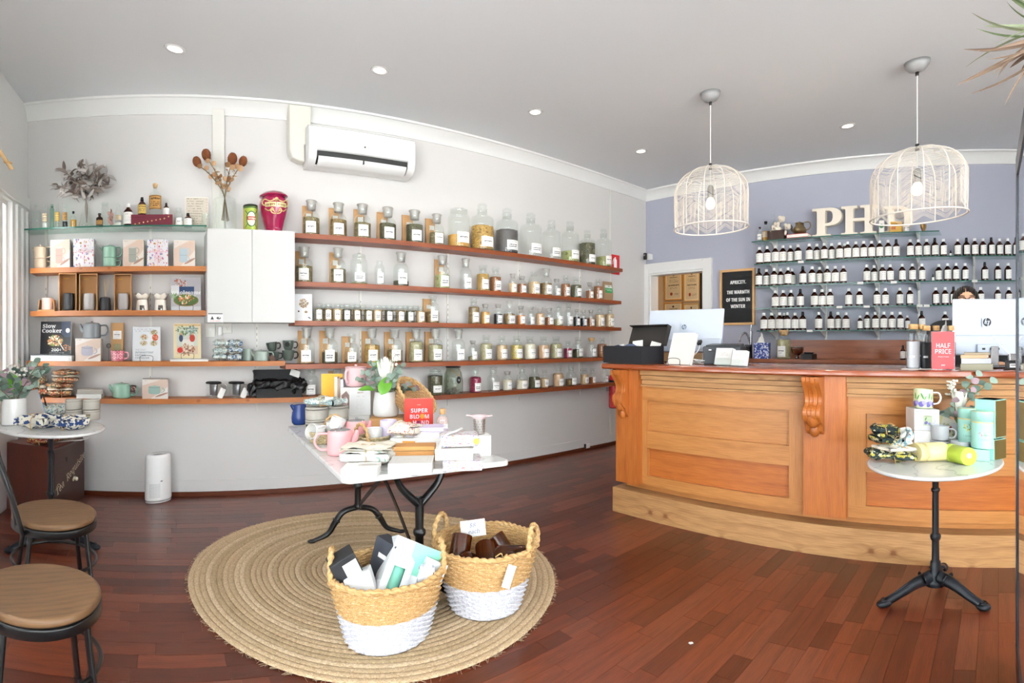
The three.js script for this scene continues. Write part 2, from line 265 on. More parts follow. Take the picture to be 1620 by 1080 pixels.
// shop-window walls and the side wall, mostly out of view, their windows sized to light the room
function runBox(a, b, s0, s1, y0, y1, t, out = 0) {   // a box along the line a-b between the shares s0 and s1
  const L = Math.hypot(b[0] - a[0], b[1] - a[1]), g = cube((s1 - s0) * L, y1 - y0, t); g.translate(0,0, out);
  return g.rotateY(Math.atan2(-(b[1] - a[1]), b[0] - a[0])).translate(a[0] + (b[0] - a[0]) * (s0 + s1) / 2, (y0 + y1) / 2, a[1] + (b[1] - a[1]) * (s0 + s1) / 2);
}
const SILL = .62, HEAD = 2.42, shopWall = struct('wall_window_side');
const runs = [[CA, CB, .28],[CB, CC, .8],[CC, [CC[0],0],.5],[[CC[0],0], CD, .04]];
runs.forEach(([a, b, s], i) => {
  const e = i ? .96 : .42, f = e - .025;
  part('plaster', [runBox(a, b, 0,1,0, SILL, .12), runBox(a, b, 0,1, HEAD, CEIL, .12)], m.white, shopWall);
  part('post', [runBox(a, b, 0, s, SILL, HEAD, .12), runBox(a, b, e, 1, SILL, HEAD, .12)], m.white, shopWall);
  const w = struct(`window_${i + 1}`); part('frame', [runBox(a, b, s, s + .025, SILL, HEAD, .06), runBox(a, b, f, e, SILL, HEAD, .06), runBox(a, b, s, e, SILL, SILL + .04,.06), runBox(a, b, s, e, HEAD - .04, HEAD, .06)], m.white, w); part('pane', runBox(a, b, s + .025, f, SILL + .04, HEAD - .04,.005), m.glass, w);
});
part('post_moulding', [.05,.13,.22].map((q) => runBox(CA, CB, q, q + .012,0, HEAD, .15)), m.white, shopWall); part('beam', runBox(CA, CB, .02,1, HEAD + .02, HEAD + .12,.16), m.white, shopWall);
const frontWall = struct('wall_front');
part('plaster', [runBox(CD, CE, 0,1,0,.12,.12), runBox(CD, CE, 0,1,3.2, CEIL, .12), ...[0,.32,.64,.965].map((s) => runBox(CD, CE, s, s + .035,.12,3.2,.12))], m.white, frontWall);
[.035,.355,.675].forEach((s, i) => { const w = struct(`window_${i + 5}`), e = [.32,.64,.965][i]; part('frame', [runBox(CD, CE, s, e, .12,.16,.06), runBox(CD, CE, s, e, 3.16,3.2,.06), runBox(CD, CE, s, s + .007,.16,3.16,.06), runBox(CD, CE, e - .007, e, .16,3.16,.06)], m.white, w); part('pane', runBox(CD, CE, s + .007, e - .007,.16,3.16,.005), m.glass, w); });  // out of view behind the camera, tall panes lighting the whole room evenly
const sideWall = struct('wall_side'); part('plaster', [runBox(CE, CF, 0,1.03,0,.12,.12), runBox(CE, CF, 0,1.03,3.2, CEIL, .12), ...[[0,.04],[.17,.2],[.33,1.03]].map(([a, b]) => runBox(CE, CF, a, b, .12,3.2,.12))], m.wall, sideWall);
[[.04,.17],[.2,.33]].forEach(([s, e], i) => { const w = struct(`window_${i + 8}`); part('frame', [runBox(CE, CF, s, e, .12,.16,.06), runBox(CE, CF, s, e, 3.16,3.2,.06), runBox(CE, CF, s, s + .007,.16,3.16,.06), runBox(CE, CF, e - .007, e, .16,3.16,.06)], m.white, w); part('pane', runBox(CE, CF, s + .007, e - .007,.16,3.16,.005), m.glass, w); });  // out of view at the side, placed to light counter and bluish wall
const street = part('unseen_pavement', mv(cube(60,.1,60), 0,-.2,0), M('#bababb', { roughness: .9 }), scene); street.userData.kind = 'structure';  // street ground out of view, bouncing daylight up to the ceiling
// dark glazed door standing open at the edge of the view
{
  const d2 = struct('door_2'), a = [2.0,-2.1], b = [1.49,-1.53], at = (s0, s1, y0, y1, t) => runBox(a, b, s0, s1, y0, y1, t), dk = M('#1b2430', { roughness: .35 });
  part('door_frame', [at(0,.1,.01,2.02,.012), at(.9,1,.01,2.02,.012), at(.1,.9,1.94,2.02,.012), at(.1,.9,.01,.12,.012)], dk, d2);
  part('pane', at(.1,.9,.12,1.94,.005), m.glass, d2);
}
// timber pole hanging at the window corner
{ const t = thing('awning_pole', 'slim timber pole hanging at the shop window corner', 'pole', spot(19,3.55, hgt(268,3.55))); part('rod', bar(V3(0,0,0), V3(-.1,.4,.24), .012), m.cork, t); part('collar', pose(torus(.017,.006,6,12), { r: [PI / 2,0,0], p: [-.009,.04,.02] }), m.cork, t); }

// ------------------------------------------------------------------ lamps
const glow = new THREE.MeshStandardMaterial({ color: '#ffffff', emissive: '#fff6ea', emissiveIntensity: 3 });
[[277,77, 'nearest to the shop window'],[601,111, 'above the marble table'],[847,177, 'in the middle of the ceiling'],[1014,239, 'beside the far cornice'],[1341,199, 'between the woven pendants']].forEach(([col, row, where], i) => {
  const r = F * (CEIL - EYE) / (540 - row), p = spot(col, r, CEIL), t = thing('downlight', `round white recessed downlight ${where}`, 'ceiling light', p, 0, 'downlights in the ceiling');
  part('trim_ring', lathe([[.045,-.004],[.062,-.006],[.066,0],[.045,0]],32), m.gloss, t);
  part('lamp_face', lathe([[0,-.004],[.046,-.004],[.046,-.001],[0,-.001]],24), glow, t);
  const l = new THREE.SpotLight('#fff0de', LAMP.down, 0,1.15,.7,2); l.position.copy(p).add(V3(0,-.02,0)); l.target.position.copy(p).add(V3(0,-3,0)); l.castShadow = true; l.shadow.radius = 2; scene.add(l, l.target);
});
function pendant(col, row, rimRow, label) {
  const r = F * (CEIL - EYE) / (540 - row), p = spot(col, r, CEIL), t = thing('pendant_lamp', label, 'pendant lamp', p, 0, 'woven pendant lamps over the counter');
  const R = .285, bottom = hgt(rimRow, r) - CEIL, H = .5, dome = .22, top = bottom + H;
  part('ceiling_rose', lathe([[0,-.075],[.02,-.075],[.05,-.062],[.07,-.035],[.078,0],[0,0]],32), M('#9b9b9b', { roughness: .35 }), t);
  part('cord_grip', lathe([[0,-.1],[.01,-.1],[.012,-.075],[0,-.075]],12), m.black, t);
  part('cord', bar(V3(0,-.09,0), V3(0, top - .02,0), .0035), m.white, t);
  part('cord_grip', lathe([[0, top - .02],[.013, top - .02],[.012, top + .03],[0, top + .03]],12), m.black, t);
  const radius = (y) => y < H - dome ? R * (.985 + .015 * Math.sin(y * 6)) : R * Math.sqrt(Math.max(0,1 - ((y - H + dome) / dome) ** 2)) * .99 + .004;
  const on = (a, y) => V3(Math.sin(a) * radius(y), bottom + y, Math.cos(a) * radius(y));
  const shade = part('lamp_shade', pose(torus(R, .006,6,48), { r: [PI / 2,0,0], p: [0, bottom, 0] }), m.rattan ??= M('#e5e0d8', { roughness: .8 }), t);
  const strands = [], N = 12;
  for (let k = 0; k < N; k++) { const a = k / N * 2 * PI; part('rib', tube(Array.from({ length: 9 }, (_, i) => on(a, H * Math.sin(i / 8 * PI / 2))), .0035,20,5), m.rattan, shade); }
  const string = (pts) => strands.push(tube(pts, .0014, Math.max(2, pts.length * 2 - 2), 3));
  for (let k = 0; k < N; k++) {
    const a0 = k / N * 2 * PI, a1 = (k + 1) / N * 2 * PI, am = (a0 + a1) / 2, up = k % 2;
    for (let j = 0; j < 34; j++) { const y = .01 + j * .0085, dy = .05 + rnd(-.003,.003), q = Math.min(y + (up ? dy : 0), H - .01), s = Math.min(y + (up ? 0 : dy), H - .01); if (j % 9 === 4) continue; string([on(a0, q), on((a0 + am) / 2, (q + s) / 2), on(am, s), on((am + a1) / 2, (q + s) / 2), on(a1, q)]); }
    for (let j = 0; j < 16; j++) { const y = .33 + j * .0098 + rnd(-.004,.004); string([on(a0, y), on(am, y + rnd(-.004,.004)), on(a1, y)]); }
    for (let j = 0; j < 5; j++) { const q = a0 + (a1 - a0) * rnd(); string([on(q, rnd(.02,.1)), on(q + .02,.15), on(q, rnd(.2,.28))]); }
  }
  part('woven_string', strands, m.rattan, shade).userData.kind = 'stuff';
  const by = bottom + .2;
  part('lamp_socket', lathe([[0,.05],[.024,.05],[.024,.13],[.016,.15],[.004,.155],[0,.155]].map(([a, b]) => [a, by + b]), 16), M('#6d6c6b', { roughness: .4, metalness: .5 }), t);
  part('cord', bar(V3(0, by + .15,0), V3(0, top, 0), .0035), m.white, t);
  part('bulb', lathe([[0,-.045],[.02,-.04],[.034,-.02],[.036,0],[.03,.025],[.018,.048],[0,.05]].map(([a, b]) => [a, by + b]), 20), new THREE.MeshStandardMaterial({ color: '#fff', emissive: '#ffe9c8', emissiveIntensity: 4 }), t);
  const l = new THREE.PointLight('#ffe2bd', LAMP.pendant, 0,2); l.position.copy(p).add(V3(0, by, 0)); l.castShadow = true; l.shadow.radius = 1.2; scene.add(l);
}
pendant(1124,147,361, 'white woven string pendant lamp above the pale computer monitor');
pendant(1451,98,343, 'white woven string pendant lamp hanging before the wooden letters');
{ const t = thing('unseen_ceiling_lamp', 'plain white ceiling lamp in the little back room', 'ceiling light'); const [x, z] = plan(6.5,3.9); t.position.set(x, 3, z); part('lamp_glass', lathe([[0,-.08],[.08,-.06],[.11,-.01],[.11,0],[0,0]],24), new THREE.MeshStandardMaterial({ color: '#fff', emissive: '#ffe9cc', emissiveIntensity: .8 }), t); const l = new THREE.PointLight('#ffe2bd', 3,0,2); l.position.set(x, 2.85, z); l.castShadow = true; l.shadow.radius = 4; scene.add(l); }  // out of view above the doorway, placed to light the back room

// ------------------------------------------------------------------ the counter
{
  const U = 3.1, c = thing('shop_counter', 'long honey timber counter with raised panels and carved corbels', 'counter'); c.position.set(...(([x, z]) => [x, 0, z])(plan(3.3,1.2)));
  const P = (name, mat, parent, axis, ...boxes) => bentPart(name, boxes.map((b) => grainUV(planBox(...b), axis, .8)), mat, parent), joint = M('#5a3516', { roughness: .8 });  // dark strips at the panel edges: groove shade painted into the colour, with dirt
  const V0 = -1.2, V1 = 2.68;
  P('carcass', m.honey, c, 2,[U + .06, U + .6, V0, V1 - .02,.02,1.08]);
  const pl = P('plinth', m.plinth, c, 2,[U - .05, U + .06, V0, V1 + .03,0,.185],[U + .06, U + .6, V1, V1 + .03,0,.185]);
  P('plinth_moulding', m.plinth, pl, 2,[U - .06, U + .02, V0, V1 + .04,.185,.198],[U - .045, U + .02, V0, V1 + .025,.2,.222],[U - .03, U + .02, V0, V1 + .01,.222,.24]).position.sub(V3(0,0,0));
  const moulding = (y0, y1, out, mat = m.plinth) => P('frieze_moulding', mat, c, 2,[U - out, U + .06, V0,2.455, y0, y1]);
  moulding(1.055,1.09,.035); moulding(1.02,1.05,.022); moulding(.985,1.017,.012); moulding(.968,.983,.024);
  // pilasters with corbels
  for (const [a, b, w] of [[2.462, V1,.09],[.903,1.176,.11],[-1.0,-.73,.11]]) {
    P('pilaster', m.amber, c, 1,[U - .045, U + .06, a, b, .235,1.09]);
    const mid = a === 2.462 ? 2.595 : a + .19;
    const pts = curvePts([[.145,0,0],[.14,-.03,0],[.105,-.075,0],[.085,-.12,0],[.09,-.165,0],[.118,-.19,0],[.124,-.225,0],[.105,-.262,0],[.078,-.285,0],[.064,-.325,0],[.046,-.345,0]],30);
    const side = (grow) => { const s = new THREE.Shape(); s.moveTo(.04,0); pts.forEach((p) => s.lineTo(p.x + grow, p.y)); s.lineTo(.04,-.345); return s; };
    const ribs = []; for (let k = 0; k < 4; k++) ribs.push(extrude(side(k % 2 ? .004 : .009), w / 4 - .006,.003).translate(0,0,-w / 2 + k * w / 4 + .003));
    const core = extrude(side(-.006), w, 0,6).translate(0,0,-w / 2);
    const leaf = ruffle(ball(1,20,14), .06,5, a).scale(.035,.07, w * .45).translate(.095,-.235,0), drop = ball(1,16,12).scale(.022,.045, w * .32).translate(.066,-.32,0);
    const g = merge([...ribs, core, leaf, drop]).applyMatrix4(new THREE.Matrix4().makeScale(-1,1,1)); const ix = g.attributes.position.count; for (let i = 0; i < ix; i += 3) for (const k of ['position', 'normal', 'uv']) { const A = g.attributes[k], s = A.itemSize, arr = A.array; for (let q = 0; q < s; q++) { const t = arr[(i + 1) * s + q]; arr[(i + 1) * s + q] = arr[(i + 2) * s + q]; arr[(i + 2) * s + q] = t; } }
    g.translate(U, 1.085,-mid); bentPart('corbel', grainUV(g, 1,.8), m.amber, c);
  }
  for (const [a, b] of [[1.176,2.462],[-.73,.903]]) {
    const i0 = a + (a > 1 ? .115 : .12), i1 = b - (b > 2 ? .05 : .112);
    P('rail', m.honey, c, 2,[U, U + .06, a, b, .865,.968]); P('rail', m.honey, c, 2,[U, U + .06, a, b, .514,.64]); P('rail', m.honey, c, 2,[U, U + .06, a, b, .235,.308]);
    P('stile', m.honey, c, 1,[U, U + .06, a, i0,.308,.865]); P('stile', m.honey, c, 1,[U, U + .06, i1, b, .308,.865]);
    for (const [y0, y1, mat] of [[.64,.865, m.honey],[.308,.514, m.amber]]) {
      const p = P('panel', mat, c, 2,[U + .026, U + .06, i0, i1, y0, y1]), q = .0035; P('joint', joint, p, 2,...[0,.036].flatMap((o) => [[U + .016 + o * .2, U + .0275, i0 + o, i1 - o, y0 + o - q, y0 + o + q],[U + .016 + o * .2, U + .0275, i0 + o, i1 - o, y1 - o - q, y1 - o + q],[U + .016 + o * .2, U + .0275, i0 + o - q, i0 + o + q, y0 + o, y1 - o],[U + .016 + o * .2, U + .0275, i1 - o - q, i1 - o + q, y0 + o, y1 - o]]));
      P('panel_moulding', m.honey, p, 2,...[[.002,.005,.013],[.012,.018,.033]].flatMap(([o, a, b]) => [[U + o, U + .04, i0 + a, i1 - a, y0 + a, y0 + b],[U + o, U + .04, i0 + a, i1 - a, y1 - b, y1 - a],[U + o, U + .04, i0 + a, i0 + b, y0 + b, y1 - b],[U + o, U + .04, i1 - b, i1 - a, y0 + b, y1 - b]]));
    }
  }
  for (const v of [2.08,.62,-.05]) bentPart('bolt_head', pose(cyl(.01,.01,.01,10), { r: [0,0, PI / 2], p: [U - .062,.197,-v] }), m.black, pl);
  // worktop: rounded nose over a small moulding
  const tp = thing('counter_top', 'polished reddish timber worktop lying on the shop counter', 'worktop'); tp.position.set(...(([x, z]) => [x, 1.09, z])(plan(3.3,1.2)));
  const nose = shapeOf([[-.1,.012],[-.094,.004],[-.085,0],[.66,0],[.66,.042],[-.088,.042],[-.098,.036],[-.1,.03]]);
  const top = new THREE.ExtrudeGeometry(nose, { depth: V1 + .1 - V0, steps: 40, bevelEnabled: false }).translate(U, 1.09,-(V1 + .1)); bentPart('board', grainUV(toCreasedNormals(top, .6), 2,.9), m.counterTop, tp);
  bentPart('edge_moulding', grainUV(planBox(U - .07, U + .05, V0, V1 + .07,1.092,1.0905 + .001,1,40).translate(0,-.0012,0), 2), m.amber, tp);
}
const TOP = 1.132;
// back bench under the bottle shelves
{
  const b = thing('back_bench', 'dark reddish timber bench with upstand along the bluish wall', 'bench'); b.position.set(...(([x, z]) => [x, 0, z])(plan(5.5,1)));
  const V0 = -1.1, V1 = 2.66, P = (name, axis, ...boxes) => bentPart(name, boxes.map((q) => grainUV(planBox(...q), axis, .9)), m.bench, b);
  P('worktop', 2,[5.2, WALL_U - .005, V0, V1 + .3,1.075,1.11]); P('front', 1,[5.26,5.3, V0, V1 + .28,0,1.075]); P('side', 1,[5.3, WALL_U - .01, V1 + .24, V1 + .28,0,1.075]);
  P('upstand', 2,[5.665,5.695, V0,2.42,1.11,1.3]); P('upstand_cap', 2,[5.65,5.71, V0,2.36,1.3,1.318]);
  const end = extrude(shapeOf([[0,0],[.1,0],[.092,.03],[.07,.06],[.05,.08],[.035,.12],[0,.14]]), .03,0).rotateY(PI / 2).translate(5.665,1.11,-2.42); bentPart('end_scroll', grainUV(end, 1), m.bench, b);
}
const BENCH = 1.11;

// ------------------------------------------------------------------ long-wall shelving
const VF = 4.255, VB = 4.47, VM = 4.35;
const trackCols = [73,238,406,570,708,821,918];
trackCols.forEach((col, i) => {
  const u = VB * Math.tan((col - 260) / F), t = thing('shelf_track', `slim white slotted shelf upright, ${ORD[i]} along the wall from the shop window`, 'shelf upright', spot(col, alongV(col, VB), .75), 0, 'white shelf uprights'); const y1 = i < 2 ? 2.28 : i === 2 ? 1.47 : 2.18, y0 = i < 2 ? .8 : .76;
  bentPart('channel', planBox(u - .011, u + .011, WALL_V - .012, WALL_V, y0, y1,1,1), m.offwhite, t);
  const slots = []; for (let y = y0 + .04; y < y1 - .03; y += .05) slots.push(planBox(u - .003, u + .003, WALL_V - .0126, WALL_V - .011, y, y + .022,1,1)); bentPart('slot', slots, M('#8a8984', {}), t).userData.kind = 'stuff';
});
const BRK = (len, drop) => extrude(shapeOf([[0,0],[len, 0],[len, -.008],[.02,-drop],[0,-drop]]), .008,.0015,2).translate(0,0,-.004);
function longShelf(label, u0, u1, y, cols, { glass = false, mat = m.jarrah, th = .04, vf = VF } = {}) {
  const t = thing('wall_shelf', label, 'shelf', V3(0,0,0), 0, 'shelves along the long wall'); const pm = plan((u0 + u1) / 2, VM); t.position.set(pm[0], y, pm[1]);
  if (glass) { bentPart('glass_board', planBox(u0, u1, vf, VB, y - .012, y, 12,2), m.shelfGlass, t); bentPart('glass_edge', planBox(u0, u1, vf - .001, vf + .0005, y - .012, y, 12,1), m.glassEdge, t); }
  else bentPart('board', grainUV(planBox(u0, u1, vf, VB, y - th, y), 0,.7), mat, t);
  for (const col of cols) { const u = VB * Math.tan((col - 260) / F); const g = BRK(.16,.09).rotateY(PI / 2).translate(u, y - (glass ? .0125 : th + .0005), -(WALL_V - .012)); bentPart('bracket', g, m.offwhite, t); }
  return { y, t };
}
const L1 = longShelf('green-edged glass shelf holding old bottles beside the white cupboard', -1.15,.34,2.235,[73,238], { glass: true }).y;
const L2 = longShelf('orange pine shelf holding teapots and patterned gift boxes', -1.1,.35,1.905,[73,238], { mat: m.pine }).y;
const L3 = longShelf('orange pine shelf holding boxed candles and oil burners', -1.1,.345,1.55,[73,238], { mat: m.pine }).y;
const L4 = longShelf('orange pine shelf with cookbooks running under the white cupboard', -1.13,.985,1.14,[73,238,406], { mat: m.pine }).y;
const L5 = longShelf('lowest pine shelf with the black open gift box', -1.14,1.36,.838,[73,238,406], { mat: m.pine }).y;
const RB = [570,708,821,918];
const SA = longShelf('topmost red timber shelf holding the big herb jars', 1.065,4.974,2.197, RB).y;
const SB = longShelf('second red timber shelf down with half-empty glass jars', 1.065,4.95,1.797, RB).y;
const SC = longShelf('middle red timber shelf with the small spice jars', 1.065,4.95,1.472, RB).y;
const SD = longShelf('fourth red timber shelf down with jars and paper bags', .988,4.73,1.112, RB).y;
const SE = longShelf('bottom red timber shelf ending beside the fire extinguisher', 1.365,4.84,.802, RB).y;
// white wall cupboard
{
  const u0 = 4.15 * Math.tan((328 - 260) / F), u1 = 4.15 * Math.tan((466.5 - 260) / F), um = 4.15 * Math.tan((399 - 260) / F), y0 = 1.452, y1 = 2.187, pm = plan((u0 + u1) / 2,4.3);
  const t = thing('wall_cupboard', 'white two-door wall cupboard between the shelves', 'cupboard', V3(pm[0], y0, pm[1]));
  bentPart('carcass', planBox(u0, u1,4.17, WALL_V, y0, y1,6,3), m.cup ??= M('#c6c5c3', { roughness: .45 }), t);
  bentPart('door', planBox(u0 + .001, um - .0015,4.15,4.168, y0, y1,4,1), m.cup, t); bentPart('door', planBox(um + .0015, u1 - .001,4.15,4.168, y0, y1,4,1), m.cup, t);
  const s = thing('warning_sticker', 'small white printed notice with red triangle on cupboard corner', 'notice', spot(341, alongV(341,4.147), 1.452), facing(341,4.16, 'v'));
  part('notice_card', [rbox(.11,.085,.003,.001,0,.03,0)], m.paper, s); part('notice_print', mv(plane(.108,.083), 0,.03,.0018), mapped(paint(128,96, (g, w, h) => { fill(g, '#f4f4f2', 0,0, w, h); fill(g, '#777', 0,0, w, 14); fill(g, '#777', 0,82, w, 14); g.fillStyle = '#333'; g.beginPath(); g.moveTo(36,26); g.lineTo(52,60); g.lineTo(20,60); g.fill(); disc(g, 92,46,20,12, '#444'); disc(g, 98,42,7,4, '#eee'); marks(g, 10,68,108,6, '#c33', 1); })), s);
}
// air conditioner and pipe cover
{
  const u0 = 4.26 * Math.tan((489 - 260) / F), u1 = 4.26 * Math.tan((657 - 260) / F), y0 = 2.79, t = thing('air_conditioner', 'white split air conditioner with open black vent', 'air conditioner'); const pm = plan((u0 + u1) / 2,4.4); t.position.set(pm[0], y0, pm[1]);
  const L = u1 - u0;
  const body = (a, b, pts) => { const n = Math.max(1, Math.round((b - a) / .1)), Pz = [], I = []; for (let i = 0; i <= n; i++) for (const [o, y] of pts) Pz.push(u0 + a + (b - a) * i / n, y0 + y, -(WALL_V - .002 - o)); const k = pts.length; for (let i = 0; i < n; i++) for (let j = 0; j < k; j++) { const p = i * k + j, q = i * k + (j + 1) % k; I.push(p, p + k, q, q, p + k, q + k); } const tri = THREE.ShapeUtils.triangulateShape(pts.map(([x, y]) => new THREE.Vector2(x, y)), []); for (const [x, y, z] of tri) { I.push(x, y, z); I.push(n * k + x, n * k + z, n * k + y); } const g = new THREE.BufferGeometry(); g.setAttribute('position', new THREE.Float32BufferAttribute(Pz, 3)); g.setIndex(I); return toCreasedNormals(g, .6); };
  const full = [[0,.03],[.02,0],[.08,0],[.16,.02],[.196,.055],[.21,.11],[.214,.2],[.212,.27],[.2,.315],[.175,.33],[0,.33]];
  const vent = [[0,.03],[.02,0],[.08,0],[.13,.012],[.14,.06],[.16,.095],[.211,.125],[.214,.2],[.212,.27],[.2,.315],[.175,.33],[0,.33]];
  bentPart('casing', [body(0,.07, full), body(.07, L - .07, vent), body(L - .07, L, full)], M('#e9e9e8', { roughness: .25, side: THREE.DoubleSide }), t);
  bentPart('vent_slot', body(.072, L - .072,[[.13,.02],[.142,.062],[.162,.096],[.2,.118],[.196,.07],[.16,.03]].map(([a, b]) => [a - .001, b - .002])), m.black, t);
  const flap = bentPart('flap', body(.085, L - .085,[[.196,.0565],[.2,.07],[.207,.069],[.203,.05],[.18,.018],[.14,.002],[.136,.008],[.172,.026]]), M('#ebebea', { roughness: .25, side: THREE.DoubleSide }), t);
  bentPart('hinge_pin', planBox(u0 + L * .49, u0 + L * .49 + .012, WALL_V - .214, WALL_V - .19, y0 + .04, y0 + .085,1,1), m.black, t);
  const logo = mapped(paint(128,64, (g, w, h) => { fill(g, '#e9e9e8', 0,0, w, h); disc(g, 36,32,17,17, '#5b5b5b'); words(g, 'LG', 86,34, 'bold 34px sans-serif', '#b9b9b9'); }), { roughness: .25 });
  const cu = u0 + L * .52; bentPart('logo', mv(plane(.06,.03), cu, y0 + .185,-(WALL_V - .002 - .2155)), logo, t);
  const c = thing('pipe_cover', 'cream elbow pipe cover beside the air conditioner', 'pipe cover'); const pc = plan(1.1,4.4); c.position.set(pc[0],2.88, pc[1]);
  const uA = 4.4 * Math.tan((474 - 260) / F); const duct = [[uA - .085,3.3],[uA - .085,2.93],[uA - .06,2.875],[uA, 2.85],[u0 - .018,2.85],[u0 - .018,2.99],[uA + .105,2.995],[uA + .085,3.03],[uA + .085,3.3]];
  const g = new THREE.ExtrudeGeometry(shapeOf(duct), { depth: .06, bevelEnabled: true, bevelSize: .015, bevelThickness: .02, bevelSegments: 3 }).translate(0,0,-(WALL_V - .02)); bentPart('duct', toCreasedNormals(g, .7), M('#dcd9cf', { roughness: .4 }), c);
}
// small fixtures on the walls
{
  const plate = (name, label, c0, c1, r0, r1, extra) => { const col = (c0 + c1) / 2, d = alongV(col, WALL_V - .006), k = stretch(col, d, 'v'), w = (c1 - c0) / F * d / k, h = (r1 - r0) / F * d, t = thing(name, label, 'socket', spot(col, d, hgt(r1, d)), facing(col, d, 'v')); part('face_plate', rbox(w, h, .012,.004,0, h / 2,0), m.offwhite, t); extra(t, w, h); return t; };
  plate('light_switch', 'cream wall switch plate under the white cupboard corner', 325,340.5,509,534, (t, w, h) => part('rocker', pose(cyl(.011,.011,.004,16), { r: [PI / 2,0,0], p: [0, h * .52,.008] }), m.white, t));
  plate('power_socket', 'cream double power socket with white plug underneath the cupboard', 342,367,509,527, (t, w, h) => { for (const [x, y, a] of [[.02,.052,.4],[.035,.052,-.4],[.0275,.036,0]]) part('pin_hole', pose(sbox(.002,.008,.002), { r: [0,0, a], p: [x, y, .0062] }), m.black, t); part('plug', rbox(.03,.075,.035,.008,-.02,.02,.024), m.white, t); });
  const d = alongV(931, WALL_V - .02); const s = thing('skirting_socket', 'little white socket box at the skirting near counter', 'socket', spot(929, d, .02), facing(929, d, 'v')); part('socket_box', rbox(.07,.055,.03,.004,0,.028,0), m.white, s); part('side_plate', sbox(.02,.05,.028,-.046,.028,0), m.black, s);
  const e = alongV(973, WALL_V - .003), g = thing('extinguisher_sign', 'red fire extinguisher location sign on the end of long wall', 'sign', spot(973.5, e, hgt(434, e)), facing(973, e, 'v'));
  const sw = 13 / F * e / stretch(973, e, 'v'), sh = 31 / F * e; part('sign_plate', rbox(sw, sh, .003,.001,0, sh / 2,0), m.red, g); part('sign_print', mv(plane(sw * .96, sh * .97), 0, sh / 2,.0017), mapped(paint(96,160, (c, w, h) => { fill(c, '#d8242b', 0,0, w, h); c.fillStyle = '#fff'; c.beginPath(); c.roundRect(30,34,34,92,12); c.fill(); fill(c, '#fff', 40,18,14,18); c.strokeStyle = '#fff'; c.lineWidth = 6; c.beginPath(); c.moveTo(40,24); c.quadraticCurveTo(16,40,18,80); c.stroke(); })), g);
  const x = alongV(971,4.36), f = thing('fire_extinguisher', 'red fire extinguisher hanging below the last shelf end', 'extinguisher', spot(971.5, x, .478), facing(971, x, 'v'));
  part('cylinder', lathe([[0,0],[.058,0],[.064,.012],[.064,.36],[.055,.4],[.03,.425],[.018,.43],[.018,.45],[0,.45]],28), m.redPaint, f); part('black_band', cyl(.0646,.0646,.05,28,1, true).translate(0,.32,0), m.black, f);
  part('instruction_label', mv(cyl(.0648,.0648,.16,16,1, true, -.9,1.8), 0,.17,0), mapped(paint(128,128, (c, w, h) => { fill(c, '#c21f28', 0,0, w, h); fill(c, '#23a08a', 14,18,100,42); marks(c, 22,26,84,10, '#e8fff8', 2); fill(c, '#f2eeee', 30,84,60,30); marks(c, 34,90,50,6, '#555', 2); })), f);
  part('valve', [sbox(.03,.03,.03,0,.465,0), pose(rbox(.014,.016,.11,.004), { p: [0,.492,.035], r: [-.25,0,0] }), pose(rbox(.014,.012,.1,.004), { p: [0,.462,.05], r: [.1,0,0] })], m.black, f); part('hose', tube([[.015,.465,0],[.06,.46,.01],[.082,.38,.02],[.079,.2,.02]],.009,24,8), m.black, f); part('wall_bracket', sbox(.03,.2,.05,0,.3,-.085), m.steel, f);
  const q = 5.62, qd = alongU(1023, q), k = thing('security_camera', 'small black security camera in the corner above the doorway', 'camera', spot(1022, qd, hgt(411, qd)), facing(1023, qd, 'u')); part('camera_body', [rbox(.045,.09,.04,.012,0,.045,.02)], m.black, k); part('lens', pose(cyl(.013,.013,.006,16), { r: [PI / 2,0,0], p: [0,.06,.042] }), m.steel, k); part('mount', sbox(.05,.07,.1,.02,.045,-.045), m.white, k);
}

// ------------------------------------------------------------------ jars
const KIND = {
  stoppered: { body: [[0,.012],[.5,0],[.93,0],[1,.025],[1,.5],[.985,.55],[.9,.605],[.72,.655],[.57,.68],[.53,.7],[.56,.82],[.6,.88],[.63,.885]], stop: [[0,.72],[.49,.72],[.53,.82],[.57,.935],[.66,.95],[.66,.985],[.6,1],[0,1]], shoulder: .6, label: [.06,.38] },
  demijohn: { body: [[0,.015],[.9,0],[1,.02],[1,.62],[.97,.67],[.85,.705],[.6,.735],[.46,.745],[.43,.76],[.41,.83],[.46,.84],[.46,.86]], stop: [[0,.77],[.36,.77],[.4,.86],[.45,.868],[.45,.885],[.3,.9],[.4,.93],[.42,.955],[.36,.985],[.2,1],[0,1]], shoulder: .66, label: [.06,.27] },
  wide: { body: [[0,.012],[.9,0],[1,.03],[1,.68],[.96,.75],[.83,.8],[.78,.82],[.77,.9],[.82,.91]], stop: [[0,.86],[.72,.86],[.8,.915],[.8,.935],[.6,.96],[.2,.975],[.16,1],[0,1]], shoulder: .74, label: [.1,.36] },
  small: { body: [[0,.012],[.9,0],[1,.03],[1,.6],[.95,.66],[.75,.72],[.6,.745],[.57,.77],[.57,.84],[.66,.85],[.66,.875]], stop: [[0,.8],[.5,.8],[.54,.88],[.62,.9],[.7,.96],[.7,.99],[.6,1],[0,1]], shoulder: .66, label: [.08,.45] },
  spice: { body: [[0,.012],[.94,0],[1,.02],[1,.66],[.9,.74],[.78,.78],[.78,.83]], stop: [[0,.8],[.7,.8],[.76,.84],[.84,.86],[.84,.92],[.8,.93],[.8,.99],[.7,1],[0,1]], shoulder: .7, label: [.12,.62] },
};
